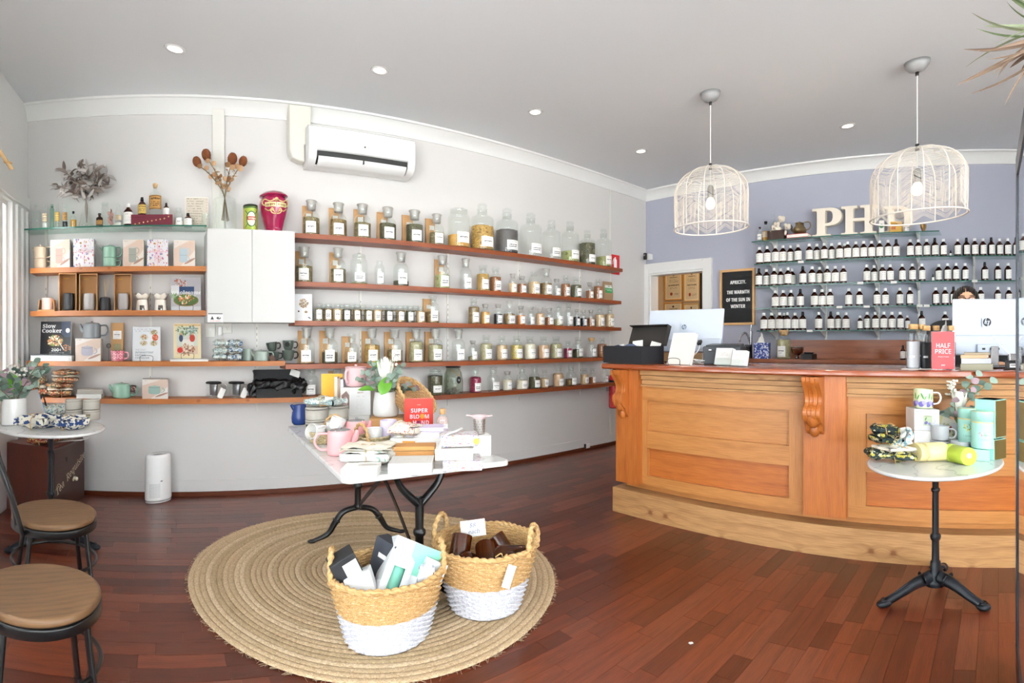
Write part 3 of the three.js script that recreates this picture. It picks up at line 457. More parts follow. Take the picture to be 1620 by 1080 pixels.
const radiusAt = (prof, y) => { for (let i = 1; i < prof.length; i++) if (prof[i][1] >= y && prof[i][1] > prof[i - 1][1]) { const [a, b] = [prof[i - 1], prof[i]]; return a[0] + (b[0] - a[0]) * (y - a[1]) / (b[1] - a[1]); } return prof.at(-1)[0]; };
const jarGeo = {};
for (const [k, d] of Object.entries(KIND)) jarGeo[k] = { body: lathe(d.body, 36), stop: lathe(d.stop, 32), label: cyl(1.012,1.012, d.label[1] - d.label[0],12,1, true, -.62,1.24).translate(0, (d.label[0] + d.label[1]) / 2,0) };
const fillGeo = {};
function contentsGeo(kind, level) {
  const key = kind + level.toFixed(2); if (fillGeo[key]) return fillGeo[key];
  const d = KIND[kind], pts = [[0,.02],[.9,.015]]; const n = 10;
  for (let i = 0; i <= n; i++) { const y = .03 + (level - .03) * i / n; pts.push([.955 * radiusAt(d.body, y), y]); }
  const R = pts.at(-1)[0]; for (let i = 1; i <= 7; i++) pts.push([R * (1 - i / 7), level + .028 * Math.sin(i / 7 * PI / 2)]);
  return fillGeo[key] = ruffle(lathe(pts, 40), .018,5, level * 40, level - .06);
}
const herb = (cols, f, bump) => mapped(speckTex(cols, { f, s: cols.length + f }), { roughness: .9, bumpMap: T.fine, bumpScale: bump });
const H = {
  green: ['green-brown dried leaf', herb(['#52492f', '#928560', '#655b3c', '#b5a880'],15,.004)], dark: ['dark green dried herb', herb(['#3b3a2b', '#6b694d', '#4c4a36', '#858060'],16,.004)], brown: ['mottled brown herb', herb(['#5e4629', '#a48a5c', '#715733', '#bda777'],15,.004)],
  flake: ['golden flaked flowers', herb(['#8a682e', '#d0a75c', '#a07d3a', '#e2c27c'],12,.005)], gold: ['golden seeds', herb(['#c08b3d', '#dcae62', '#b47c30'],40,.002)], grey: ['fine charcoal grey seed', herb(['#565352', '#6f6b6a', '#4a4748'],60,.001)],
  bright: ['bright green leaf', herb(['#80864c', '#b3b47c', '#929658'],13,.005)], tan: ['tan chopped root', herb(['#b5946a', '#d8bd96', '#a5855c'],22,.002)], rust: ['rusty brown bark chips', herb(['#75452a', '#a66e42', '#855435'],20,.003)], orange: ['orange-brown powder', herb(['#b5672c', '#c97e3e', '#a55b25'],60,.001)],
  cream: ['pale cream powder', herb(['#d9cfb6', '#e6deca', '#cfc4a9'],50,.001)], black: ['black seed', herb(['#131114', '#252126', '#19161b'],50,.002)], crimson: ['crimson dried petals', herb(['#861a3e', '#b83a62', '#6a1030', '#cf6080'],12,.005)], pinkish: ['pinkish tan granules', herb(['#c39a76', '#dab894', '#b3855f'],30,.002)],
  sprout: ['pale green cut herb', herb(['#8b845a', '#c0b894', '#9d946a', '#d0c9a8'],14,.004)], yellow: ['yellow flower flakes', herb(['#b8933a', '#e2c46c', '#9a914e', '#ecd795'],13,.004)],
};
const labelTex = [1,2,3,4].map((s) => paint(96,96, (g, w, h) => { seedState = s * 7919; fill(g, '#f6f5f2', 0,0, w, h); marks(g, 30,14,38,5, '#999'); marks(g, 14,36 + s, 60,11, '#34363c', s === 4 ? 2 : 1,.95); marks(g, 26,58,40,6, '#8b8d92', 1); marks(g, 12,78,66,4, '#b5b5b5', 2); }));
const labelMat = labelTex.map((t) => mapped(t, { roughness: .7 }));
function makeJar(name, kind, label, category, pos, turn, R, Ht, what, level, { group, labelled = true, stop = m.stopper, glass = m.glass, capName = 'stopper' } = {}) {
  const t = thing(name, label, category, pos, turn, group); t.scale.set(R, Ht, R);
  part('glass_body', jarGeo[kind].body, glass, t);
  if (what && level > .04) part('contents', contentsGeo(kind, Math.round(Math.min(level, KIND[kind].shoulder + .02) * 20) / 20), H[what][1], t);
  if (stop) part(capName, jarGeo[kind].stop, stop, t);
  if (labelled) part('paper_label', jarGeo[kind].label, pick(labelMat), t);
  return t;
}
const ROWNAME = { A: 'top', B: 'second', C: 'middle', D: 'fourth', E: 'bottom' };
const rowY = { A: SA, B: SB, C: SC, D: SD, E: SE };
const bagGeo = {};
function paperBag(row, col0, w, h, n) {
  const y = rowY[row], col = col0 + w / 2, d = alongV(col, 4.446), k = stretch(col, d, 'v'), W = w / F * d / k, Ht = h / F * d;
  const t = thing('paper_bag', `flat brown paper bag behind the ${ORD[n]} jar from white cupboard on ${ROWNAME[row]} timber shelf`, 'paper bag', spot(col, d, y), facing(col, d, 'v'), 'brown paper bags of herbs');
  const g = cube(W, Ht, .04,6,10,2).translate(0, Ht / 2,0), P = g.attributes.position;
  for (let i = 0; i < P.count; i++) { const q = P.getY(i) / Ht; P.setZ(i, P.getZ(i) * (1 - .75 * q) + .004 * Math.sin(q * 9 + n) * q); P.setX(i, P.getX(i) * (1 - .04 * Math.sin(q * 3))); }
  g.computeVertexNormals(); part('bag', g, m.kraft, t); part('fold', sbox(W, .012,.016,0, Ht - .006,0), m.kraft, t);
  part('paper_label', pose(sbox(W * .5, Ht * .16,.001), { p: [W * .12, Ht * .68,.018], r: [-.08,0,0] }), m.paper, t);
}
function jarRow(row, list) {
  const y = rowY[row], front = row === 'A' ? 'topmost red timber shelf' : `${ROWNAME[row]} red timber shelf`;
  list.forEach(([c0, c1, top, kind, what, level, bag, o], i) => {
    const col = (c0 + c1) / 2, v = 4.345, d = alongV(col, v), R = (c1 - c0) / 2 / F * d / roundness(col), base = 540 - (y - EYE) * F / d, Ht = (base - top) / F * d, big = Ht > .3 ? 'big ' : Ht < .17 ? 'small ' : '';
    const text = what && level > .04 ? `of ${H[what][0]}` : 'standing empty';
    makeJar('herb_jar', kind, `${big}glass jar ${text}, ${ORD[i]} from white cupboard on ${ROWNAME[row]} timber shelf`, 'jar', spot(col, d, y), facing(col, d, 'v'), R, Ht, what, level, { group: `herb jars on the ${front}`, ...(o || {}) });
    if (bag) paperBag(row, c0 - bag, (c1 - c0) * .62, (base - top) * .9, i);
  });
}
const clear = { stop: m.glass };
jarRow('A', [[479,506,317, 'stoppered', 'green', .5,1],[522,549,321, 'stoppered', 'brown', .5,2],[560,587,323, 'stoppered', 'green', .45,.5],[600,627,328, 'stoppered', 'dark', .52,4],[642,669.6,333, 'stoppered', 'dark', .57,6],[679,703,339, 'stoppered', 'green', .42,6],
  [708,744,328, 'wide', 'gold', .32,0, clear],[744.4,781.5,322, 'demijohn', 'flake', .52,0, clear],[784,820,330, 'demijohn', 'grey', .52,0, clear],[822,857,337, 'demijohn', null, 0,0, clear],[857.5,887,348, 'demijohn', null, 0,0, clear],[887.5,916,350, 'demijohn', 'bright', .27,0, clear],[916,942,364, 'demijohn', 'dark', .62,0, clear],[942,967.6,362, 'demijohn', 'bright', .24,0, clear]]);
jarRow('B', [[468,495,390, 'stoppered', 'green', .47,1],[522.6,547.6,392, 'stoppered', 'green', .42,2],[554,582,400, 'wide', 'bright', .05,0, clear],[592,609,407, 'small', null, 0,0, { stop: null }],[622,647,399, 'stoppered', 'dark', .15,0],[688,712,404, 'stoppered', 'bright', .4,.5],[727,747,409, 'stoppered', null, 0,0],
  [754,774,420, 'small', 'flake', .66,0, clear],[775,793,423, 'small', 'rust', .6,0, clear],[804.6,817.6,433, 'small', 'tan', .5,0],[818,833,437, 'small', 'rust', .55,0],[836,854,430, 'small', 'tan', .57,0, clear],[854.4,873.6,425, 'stoppered', 'brown', .45,0],[874,887,441, 'small', null, 0,0],[887.5,902,436, 'small', 'rust', .6,0, clear],[903,920,438, 'small', 'dark', .6,0, clear],[927,939,447, 'small', 'rust', .5,0],[939.3,953,442, 'small', 'rust', .66,0, clear]]);
jarRow('C', [[674,695,468, 'small', 'brown', .4,5, clear],[740.6,758.5,472, 'small', 'brown', .66,0, clear],[760.5,775,481, 'small', 'gold', .6,0],[781,795,481, 'small', 'black', .52,0],[797,815,476, 'stoppered', 'brown', .45,0, clear],[817,831,484, 'small', 'orange', .5,0],[834,846,485, 'small', null, 0,0],[847.6,861.5,486, 'small', 'pinkish', .64,0],[862,875.8,487, 'small', 'rust', .45,0],[876.2,891,481, 'small', 'sprout', .3,0, clear],[892.6,906.5,481, 'small', null, 0,0, clear],[907,917.6,489, 'small', 'black', .55,0],[918,928.7,490, 'small', 'black', .5,0],[929,940.7,490, 'small', 'rust', .5,0],[941,956.5,485, 'small', 'tan', .6,0, clear],[957,971.5,486, 'small', 'tan', .64,0, clear]]);
jarRow('D', [[472,498,518, 'stoppered', 'tan', .05,1],[509,534.6,518, 'stoppered', 'dark', .3,4],[544.6,567.4,528, 'stoppered', 'brown', .12,4, clear],[576,601,519, 'stoppered', 'flake', .48,4],[612,637,520, 'stoppered', 'brown', .36,4],[647,670,520, 'stoppered', 'sprout', .6,5],[677,701,520, 'stoppered', 'sprout', .5,5],[714.6,736,521, 'stoppered', null, 0,0],[741,755.5,538, 'small', 'sprout', .2,0],[759.6,778.7,530, 'small', 'sprout', .64,0, clear],[785,803,531, 'small', 'tan', .6,0, clear],[808,827,531, 'small', 'yellow', .62,0, clear],[829,847.6,532, 'small', 'cream', .66,0, clear],[851,869,532, 'small', 'pinkish', .6,0, clear],[870.7,889,532, 'small', 'sprout', .64,0, clear],[892,905,539, 'small', 'crimson', .55,0, clear],[906,922.6,533, 'small', 'dark', .42,0, clear],[928,943.5,534, 'small', null, 0,0, { stop: m.cork }],[945,960,534, 'small', 'rust', .66,0, clear]]);
jarRow('E', [[523,543,584, 'stoppered', 'brown', .3,4],[676,700.7,582, 'wide', 'dark', .7,0, clear],[743,761.5,581, 'stoppered', 'crimson', .58,0, clear],[770,790.7,580, 'stoppered', null, 0,0, clear],[795,810.6,587, 'small', 'cream', .55,0],[816.7,835,580, 'stoppered', 'cream', .42,0, clear],[836.7,854.6,579, 'stoppered', 'dark', .52,0, clear],[855,868,584, 'small', 'tan', .5,0, clear],[874.6,892,578, 'stoppered', 'pinkish', .58,0, clear],[895,912,577, 'stoppered', 'brown', .28,0, clear],[918,931.2,582, 'small', 'tan', .6,0, clear],[931.6,942.6,582, 'small', 'rust', .4,0, clear],[949.6,962,581, 'small', null, 0,0, clear]]);
{ // jar on the lowest pine shelf, by the black box
  const d = alongV(492,4.36); makeJar('herb_jar', 'stoppered', 'clear glass jar standing empty on the pine shelf end behind black box', 'jar', spot(492.5, d, L5), facing(492, d, 'v'), 11.5 / F * d, 47 / F * d, null, 0, clear); }
{ // packets inside two jars and the pouch at the end
  const pouch = (nm, label, col, row, y, w, h, v, c) => { const d = alongV(col, v), k = stretch(col, d, 'v'), W = w / F * d / k, Ht = h / F * d, t = thing(nm, label, 'packet', spot(col, d, y), facing(col, d, 'v')); const g = cube(W, Ht, .045,6,8,2).translate(0, Ht / 2,0), P = g.attributes.position; for (let i = 0; i < P.count; i++) { const q = P.getY(i) / Ht; P.setZ(i, P.getZ(i) * (1 - .85 * Math.abs(q - .35) / .65)); } g.computeVertexNormals(); part('pouch', g, c, t); part('green_panel', pose(sbox(W * .8, Ht * .4,.001), { p: [0, Ht * .62,.019], r: [-.1,0,0] }), mapped(paint(96,96, (g2, w2, h2) => { fill(g2, '#3f9a5a', 0,0, w2, h2); fill(g2, '#f0f0ea', 0,0, w2,34); marks(g2,8,8,80,10, '#27402e', 1); marks(g2,10,46,76,9, '#e9f4ea', 2); })), t); return t; };
  pouch('herb_pouch', 'clear food pouch with green printed panel behind the end jar', 961,0, SB, 14,31,4.42, M('#a88a68', { roughness: .4 }));
}
// back row and front row of small spice jars
{
  const cols = [243,322,400,480,567,665,740,840,938,1018,1110], spice = ['green', 'brown', 'tan', 'dark', 'brown', 'green', 'tan', 'dark', 'brown', 'dark', 'tan'];
  cols.forEach((x, i) => { const col = 460 + x / 5.4, d = alongV(col, 4.31); makeJar('spice_jar', 'spice', `small labelled spice jar in the front row, ${ORD[i]} from the herb card`, 'jar', spot(col, d, SC), facing(col, d, 'v'), 6.9 / F * d, (28.5 - i * .3) / F * d, spice[i],.7, { group: 'small spice jars on the middle shelf', capName: 'lid', stop: m.glass }); });
  [283,440,528,615,795,885,980,1065].forEach((x, i) => { const col = 460 + x / 5.4, d = alongV(col, 4.42); makeJar('spice_jar', 'spice', `small spice jar in the back row, ${ORD[i]} from the herb card`, 'jar', spot(col, d, SC), facing(col, d, 'v'), 6.6 / F * d, 27.5 / F * d, pick(spice), .68, { group: 'small spice jars on the middle shelf', capName: 'lid', stop: m.glass, labelled: true }); });
}
{ // wide jar with black tag
  const d = alongV(717,4.345), R = 15.4 / F * d / roundness(717), Ht = 43 / F * d, t = thing('ribbed_jar', 'wide clear jar with round black hanging tag on the bottom shelf', 'jar', spot(717, d, SE), facing(717, d, 'v'));
  part('glass_body', lathe([[0,.01],[.9,0],[1,.04],[1,.5],[.9,.75],[.68,.9],[.66,.95],[.74,.97]].map(([a, b]) => [a * R, b * Ht]), 32), M('#dfe4dc', { roughness: .05, transmission: 1, thickness: 0 }), t);
  part('rim_band', lathe([[.66,.955],[.76,.96],[.76,1],[.62,1],[.62,.955]].map(([a, b]) => [a * R, b * Ht]), 32), m.charcoal, t);
  const bits = []; for (let i = 0; i < 46; i++) bits.push(pose(cyl(.005,.006, rnd(.02,.045), 5), { p: [rnd(-.6,.6) * R, rnd(.012,.05), rnd(-.6,.6) * R], r: [rnd(3), rnd(3), rnd(3)] })); part('contents', bits, m.driedGrey, t).userData.kind = 'stuff';
  part('tag', pose(cyl(.026,.026,.003,20), { r: [PI / 2,0,0], s: [.85,1,1.3], p: [.01, Ht * .52, R + .004] }), m.black, t); part('tag_print', mv(plane(.03,.04), .01, Ht * .52, R + .0062), mapped(paint(64,64, (g, w, h) => { fill(g, '#0b0b0c', 0,0, w, h); g.strokeStyle = '#eee'; g.lineWidth = 5; g.beginPath(); g.moveTo(16,40); g.quadraticCurveTo(26,8,34,36); g.quadraticCurveTo(42,60,50,18); g.stroke(); })), t);
  part('cord', tube([[-R * .55, Ht * .9, R * .5],[-R * .2, Ht * .78, R * .93],[.008, Ht * .66, R + .006],[R * .25, Ht * .78, R * .93],[R * .55, Ht * .9, R * .5]],.0025,20,5), m.twine, t);
}
{ // picture card at the start of the middle shelf
  const d = alongV(480,4.33), k = stretch(480, d, 'v'), W = 28 / F * d / k, Ht = 43 / F * d, t = thing('herb_card', 'white picture card of dried herbs standing beside the white cupboard', 'card', spot(480, d, SC), facing(480, d, 'v'));
  part('board', rbox(W, Ht, .012,.002,0, Ht / 2,0), m.paper, t); part('picture', mv(plane(W * .97, Ht * .97), 0, Ht / 2,.0065), mapped(paint(128,192, (g, w, h) => { fill(g, '#f1f2f4', 0,0, w, h); for (let i = 0; i < 170; i++) { const a = rnd(6.3), r = 34 * Math.sqrt(rnd()); disc(g, 66 + Math.cos(a) * r, 66 + Math.sin(a) * r * .95, rnd(2,6), rnd(1,3), pick(['#8a6a45', '#b79a72', '#6b4b30', '#d9c4a4']), a); } disc(g, 30,124,6,6, '#3b332e'); disc(g, 84,128,12,9, '#a08464'); disc(g, 108,170,12,4, '#4a4a55', .5); })), t);
}

// ------------------------------------------------------------------ end-wall glass shelves and amber bottles
const UF = 5.5, UB = WALL_U - .004, UM = 5.6;
const endShelves = [['topmost glass shelf with the wooden letters', 1.157,1189,1486,5],['upper glass shelf crowded with white-capped brown bottles', .893,1193,1640,1],['second glass bottle shelf down behind the counter', .635,1194,1640,2],['third glass bottle shelf down behind the counter', .382,1194,1640,3],['lowest glass bottle shelf above the back bench', .126,1197,1640,4]];
const glassRow = {};
const trackU = [1229,1307,1390,1454,1541];
trackU.forEach((col, i) => { const d = alongU(col, UB), a = (col - 260) / F, v = d * Math.cos(a), y1 = i < 4 ? EYE + 1.16 : EYE + 1.03, t = thing('shelf_track', `white slotted upright on the bluish wall, ${ORD[i]} counted from the letter board`, 'shelf upright', spot(col, d, EYE + .02), 0, 'white shelf uprights behind the counter'); bentPart('channel', planBox(WALL_U - .012, WALL_U, v - .012, v + .012, EYE + .02, y1,1,1), m.offwhite, t); });
endShelves.forEach(([label, h, c0, c1, key], n) => {
  const y = EYE + h, v = (col) => alongU(col, UF) * Math.cos((col - 260) / F), v0 = v(c1), v1 = v(c0), pm = plan(UM, (v0 + v1) / 2), t = thing('glass_shelf', label, 'shelf', V3(pm[0], y, pm[1]), 0, 'glass shelves behind the counter'); glassRow[key] = y;
  bentPart('glass_board', planBox(UF, UB, v0, v1, y - .01, y, 2,24), m.shelfGlass, t); bentPart('glass_edge', planBox(UF - .001, UF + .0005, v0, v1, y - .01, y, 1,24), m.glassEdge, t);
  trackU.forEach((col, i) => { if (n === 0 && i === 4) return; const vv = alongU(col, UB) * Math.cos((col - 260) / F); bentPart('bracket', BRK(.17,.07).rotateY(PI).translate(WALL_U - .013, y - .0105,-vv), m.white, t); });
});
const AMB = { body: [[0,.01],[.8,0],[.94,0],[1,.02],[1,.6],[.95,.66],[.75,.73],[.5,.79],[.38,.82],[.36,.86]], cap: [[0,.845],[.4,.845],[.43,.855],[.43,.985],[.38,1],[0,1]], drop: [[0,.84],[.4,.84],[.42,.93],[.36,.94],[.36,1.03],[.3,1.05],[0,1.05]] };
const ambGeo = { body: lathe(AMB.body, 28), cap: lathe(AMB.cap, 20), drop: lathe(AMB.drop, 20), liquid: lathe([[0,.02],[.93,.015],[.96,.03],[.96,.5],[0,.5]],24), label: cyl(1.015,1.015,.5,20,1, true, -1.4,2.8).translate(0,.37,0) };
const bottleLabel = [1,2,3].map((s) => mapped(paint(128,128, (g, w, h) => { seedState = s * 3571; fill(g, '#f1efea', 0,0, w, h); marks(g, 38,20,54,7, '#8a8a92', 1,.9); fill(g, '#d8d6d0', 22,42,84,2); marks(g, 30,54,70,5, '#b4a89a', 1); fill(g, '#dcdad4', 22,72,84,2); marks(g, 30,84,68,4, '#b9bcc4', 2); }), { roughness: .65 }));
function amberBottle(name, label, pos, turn, R, Ht, black, group, lab = pick(bottleLabel)) {
  const t = thing(name, label, 'bottle', pos, turn, group); t.scale.set(R, Ht, R);
  part('glass_body', ambGeo.body, m.amberGlass, t); part('contents', ambGeo.liquid, m.amberLiquid, t); part('paper_label', ambGeo.label, lab, t); part('cap', black ? ambGeo.drop : ambGeo.cap, black ? m.blackCap : m.whiteCap, t); return t;
}
const rowText = { 1: 'upper', 2: 'second', 3: 'third', 4: 'lowest' };
function bottleRow(key, list) {        // [column, black cap?, set back?, small?]
  let set = 0; list.sort((a, b) => a[0] - b[0]).forEach(([col, black, back, small], i) => {
    set = i && col - list[i - 1][0] < 12 && !set ? .052 : 0; const u = back ? 5.665 : 5.565 + set, d = alongU(col, u), y = glassRow[key], k = small === 2 ? .5 : small ? .66 : 1, R = (small === 2 ? 2.3 : small ? 4.4 : 5.85) / F * d / roundness(col), Ht = (small === 2 ? 10.5 : small ? 22.5 : 28.3) / F * d * (.985 + .03 * ((i * 7) % 5) / 5);
    amberBottle('amber_bottle', `${small ? 'little ' : ''}brown bottle with ${black ? 'black' : 'white'} cap, ${ORD[i]} from letter board on ${rowText[key]} glass shelf`, spot(col, d, y), facing(col, d, 'u') + rnd(-.15,.15), R, Ht, black, `brown bottles on the ${rowText[key]} glass shelf`);
  });
}
const A2 = (list, blacks = [], s = 7.364, o = 1180) => list.map((x) => [o + x / s, blacks.includes(x)]);
bottleRow(1,[...A2([158,248,341,430,518,607,738,825,912,998,1089,1185,1280,1370,1463,1557]), ...A2([35,130,293,388,484,580,680,845,948,1045,1140,1238,1333,1428,1527],[130,580,948,1238,1527],7.364,1400), [1336, false, true],[1503.9, true, false, 2]]);
bottleRow(2,[...A2([152,240,328,405,488,663,770,858,947,1040,1135,1407,1493,1590],[152,663]), ...A2([60,200,318,430,625,728,825,932,1162,1313,1432],[1162],7.364,1400), [1253, false, true],[1476, true, false, 2]]);
bottleRow(3,[...A2([342,435,522,634,798,887,980,1198,1322,1524],[634]), [1400.5],...A2([140,235,482,570,650,908,1070,1175],[650],6,1400)]);
bottleRow(4,[...A2([210,300,392,480,572,662,848,988,1072,1165,1412,1507,1605],[662,988]), [1240, false, true],[1360.6, false, false, 1],...A2([65,145,348,570,668],[348],6,1400), [1435.5, false, false, 1]].filter(([c]) => Math.abs(c - 1398) > .01 || true));
// price tags clipped to the shelf edges

[[1267,1, 'below the sixth bottle'],[1361,2, 'under a gap between bottles'],[1414,2, 'near the lampshade post'],[1542,2, 'above the dark-haired woman'],[1281,4, 'above the cork jar'],[1328,3, 'under a lone pair of bottles'],[1371,3, 'near the shelf upright'],[1455,3, 'beside another tag'],[1466,3, 'second of two tags together']].forEach(([col, key, where]) => { const d = alongU(col, UF - .004), t = thing('shelf_tag', `tiny white tag on the ${rowText[key]} glass shelf edge ${where}`, 'tag', spot(col, d, glassRow[key] - .022), facing(col, d, 'u'), 'tags on the glass shelves'); part('tag_card', sbox(.055,.026,.002,0,.013,0), m.paper, t); });

// ------------------------------------------------------------------ goods on the pine shelves and the cupboard
function stand(c0, c1, row, y, v = VM) {           // footing of a thing that spans those columns on a shelf of the long wall
  const col = (c0 + c1) / 2, d = alongV(col, v), a = (col - 260) / F, turn = facing(col, d, 'v'), pos = spot(col, d, y); pos.onPlan = { u: d * Math.sin(a), v, turn };
  return { pos, turn, W: (c1 - c0) / F * d / Math.cos(a), H: hgt(row, d) - y, d, R: (c1 - c0) / 2 / F * d };
}
const printed = (tex, o = {}) => mapped(tex, { color: '#e2e2e2', roughness: .5,...o });
function carton(name, label, category, s, depth, front, body = m.paper, group, lean = 0) {      // upright box or book with a printed front
  const t = thing(name, label, category, s.pos, s.turn, group), q = { r: [lean, 0,0], p: [0, depth / 2 * Math.sin(-lean) * -1,0] };
  part('box_body', pose(rbox(s.W, s.H, depth, .002,0, s.H / 2,0), q), body, t);
  if (front) part('front_print', pose(mv(plane(s.W * .985, s.H * .985), 0, s.H / 2, depth / 2 + .0006), q), front, t);
  return t;
}
const mugPhoto = (mug, bg1 = '#e7cbb9', bg2 = '#f2e6dc', pot = false) => printed(paint(160,190, (g, w, h) => {
  fill(g, bg2,0,0, w, h); g.fillStyle = bg1; g.beginPath(); g.moveTo(0,60); g.lineTo(120,0); g.lineTo(w, 0); g.lineTo(w, 70); g.lineTo(50, h); g.lineTo(0, h); g.fill(); marks(g, 10,10,24,4, '#8a7a70');
  disc(g, 120,150,46,8, '#b58c78', -.5); g.fillStyle = mug; if (pot) { g.beginPath(); g.roundRect(38,72,74,72,20); g.fill(); disc(g, 75,74,36,9, '#8f8b88'); disc(g, 75,71,33,8, mug); disc(g, 75,62,5,5, mug); g.strokeStyle = mug; g.lineWidth = 7; g.beginPath(); g.arc(114,104,22,-1.4,1.6); g.stroke(); }
  else { g.beginPath(); g.roundRect(44,52,58,108,12); g.fill(); disc(g, 73,54,29,7, '#d8ccc4'); g.strokeStyle = mug; g.lineWidth = 6; g.beginPath(); g.arc(102,78,20,-1.5,1.7); g.stroke(); g.beginPath(); g.arc(102,134,14,-1.5,1.7); g.stroke(); fill(g, 'rgba(80,60,50,.35)', 44,106,58,2); }
}));
const giftTex = flora('#f3eef0', ['#6aa58d', '#c9b3d6', '#86a9d8'],['#e0639a', '#5d79c9', '#e8b23d', '#d84a3f', '#b07ad1'],70,9,5), blueTex = flora('#efe9d8', ['#24457f', '#1d3a72', '#2f5597'],['#1d3a72'],90,15,6), greenTex = flora('#e9efe6', ['#4f9b7c', '#9cc7b4', '#6f8f7a'],['#9db7c9'],90,12,7), orangeTex = flora('#3a4a3c', ['#5f8a6a', '#e0d0ac'],['#d9703a', '#cf5a3a', '#e6a25a', '#efe2c6'],260,13,8), paleTex = flora('#f4f2ea', ['#a9c8b8', '#86b39e', '#c9d8ce'],[],40,10,9), roseTex = flora('#f5ead9', ['#e2a79d', '#d9857f'],['#d9736f', '#e6b08a'],46,10,10), lemonTex = flora('#2c3b3d', ['#6b7a3a', '#e6e0c8'],['#d8c94a', '#eee6b0'],110,12,11), aquaTex = flora('#efece0', ['#8fc3cf', '#b9dbe0'],['#7fb3c6'],70,14,12);
const cloth = (t) => mapped(t, { color: '#e4e4e4', roughness: .85 });
const fab = { gift: printed(giftTex), blue: cloth(blueTex), green: cloth(greenTex), orange: cloth(orangeTex), pale: cloth(paleTex), rose: cloth(roseTex), lemon: cloth(lemonTex), aqua: cloth(aquaTex), cream: M('#ddd4c3', { roughness: .85 }) };
// pots, cups and bundles
const handle = (R, h, y, side, r = .007, out = .75) => tube([[side * R * .93, y + h * .5,0],[side * (R + h * out * .75), y + h * .48,0],[side * (R + h * out), y, 0],[side * (R + h * out * .65), y - h * .42,0],[side * R * .95, y - h * .5,0]], r, 20,8);
function teapot(name, label, pos, turn, R, Hh, mat, { spout = -1, lid = mat, group, steel = false, cups = false } = {}) {
  const t = thing(name, label, cups ? 'tea set' : 'teapot', pos, turn, group), e = Hh;
  part('pot_body', lathe([[0,0],[.88,0],[.96,.03],[1,.12],[.99,.7],[.94,.82],[.85,.86],[.8,.86],[.8,.82],[.9,.75],[.92,.1],[0,.08]].map(([a, b]) => [a * R, b * e]), 36), mat, t);
  part('spout', tapered([[spout * R * .85, e * .42,0],[spout * R * 1.15, e * .56,0],[spout * R * 1.36, e * .84,0]],[e * .17, e * .11, e * .06],14,12), mat, t);
  part('handle', handle(R, e * .58, e * .46,-spout, R * .1,.72), mat, t);
  const l = part('lid', lathe([[0, e * .93],[R * .3, e * .93],[R * .7, e * .9],[R * .82, e * .87],[R * .82, e * .845],[0, e * .845]],32), steel ? m.steel : lid, t); part('knob', lathe([[0, e],[R * .1, e],[R * .13, e * .97],[R * .08, e * .92],[0, e * .92]],14), steel ? m.steel : lid, l);
  return t;
}
function stackPot(label, s, mat) {
  const t = thing('stacking_teapot', label, 'tea set', s.pos, s.turn), R = s.R * .66, e = s.H;
  part('cup', lathe([[0,0],[R * .8,0],[R * .95,.04 * e],[R, .1 * e],[R, .4 * e],[R * .96,.42 * e],[0,.42 * e]],32), mat, t); part('pot_body', lathe([[0,.425 * e],[R * .95,.425 * e],[R, .44 * e],[R * .97,.86 * e],[R * .93,.9 * e],[0,.9 * e]],32), mat, t);
  part('lid', lathe([[0,.94 * e],[R * .85,.92 * e],[R * .9,.9 * e],[0,.9 * e]],28), mat, t); part('knob', lathe([[0, e],[R * .14, e],[R * .16,.96 * e],[R * .1,.93 * e],[0,.93 * e]],14), mat, t);
  part('handle', handle(R, e * .4, e * .68,1, R * .09,.55), mat, t); part('handle', handle(R, e * .24, e * .2,1, R * .08,.7), mat, t); part('spout', tapered([[-R * .9, e * .76,0],[-R * 1.2, e * .85,0],[-R * 1.4, e * .9,0]],[R * .2, R * .13, R * .06],8,10), mat, t); return t;
}
function mug(name, label, pos, turn, R, Hh, mat, { side = 1, group, tilt, inner = mat, flare = 1, yaw = 0 } = {}) {
  const t = thing(name, label, 'mug', pos, turn, group); if (tilt) t.rotation.set(...tilt);
  const cup = part('cup', lathe([[0,.004],[R * .7 * flare, 0],[R * .86 * flare, .02 * Hh + .002],[R * (.5 + .45 * flare), Hh * .3],[R, Hh * .95],[R * .98, Hh],[R * .93, Hh],[R * .92, Hh * .9],[R * .84 * flare, .08 * Hh],[0,.07 * Hh]],36), mat, t);
  if (mat.map) { const P = cup.geometry.attributes.position, uv = cup.geometry.attributes.uv; for (let i = 0; i < P.count; i++) uv.setY(i, P.getY(i) / Hh * .96 + .02); }
  part('handle', handle(R, Hh * .6, Hh * .52, side, R * .11,.6).rotateY(yaw), inner, t); return t;
}
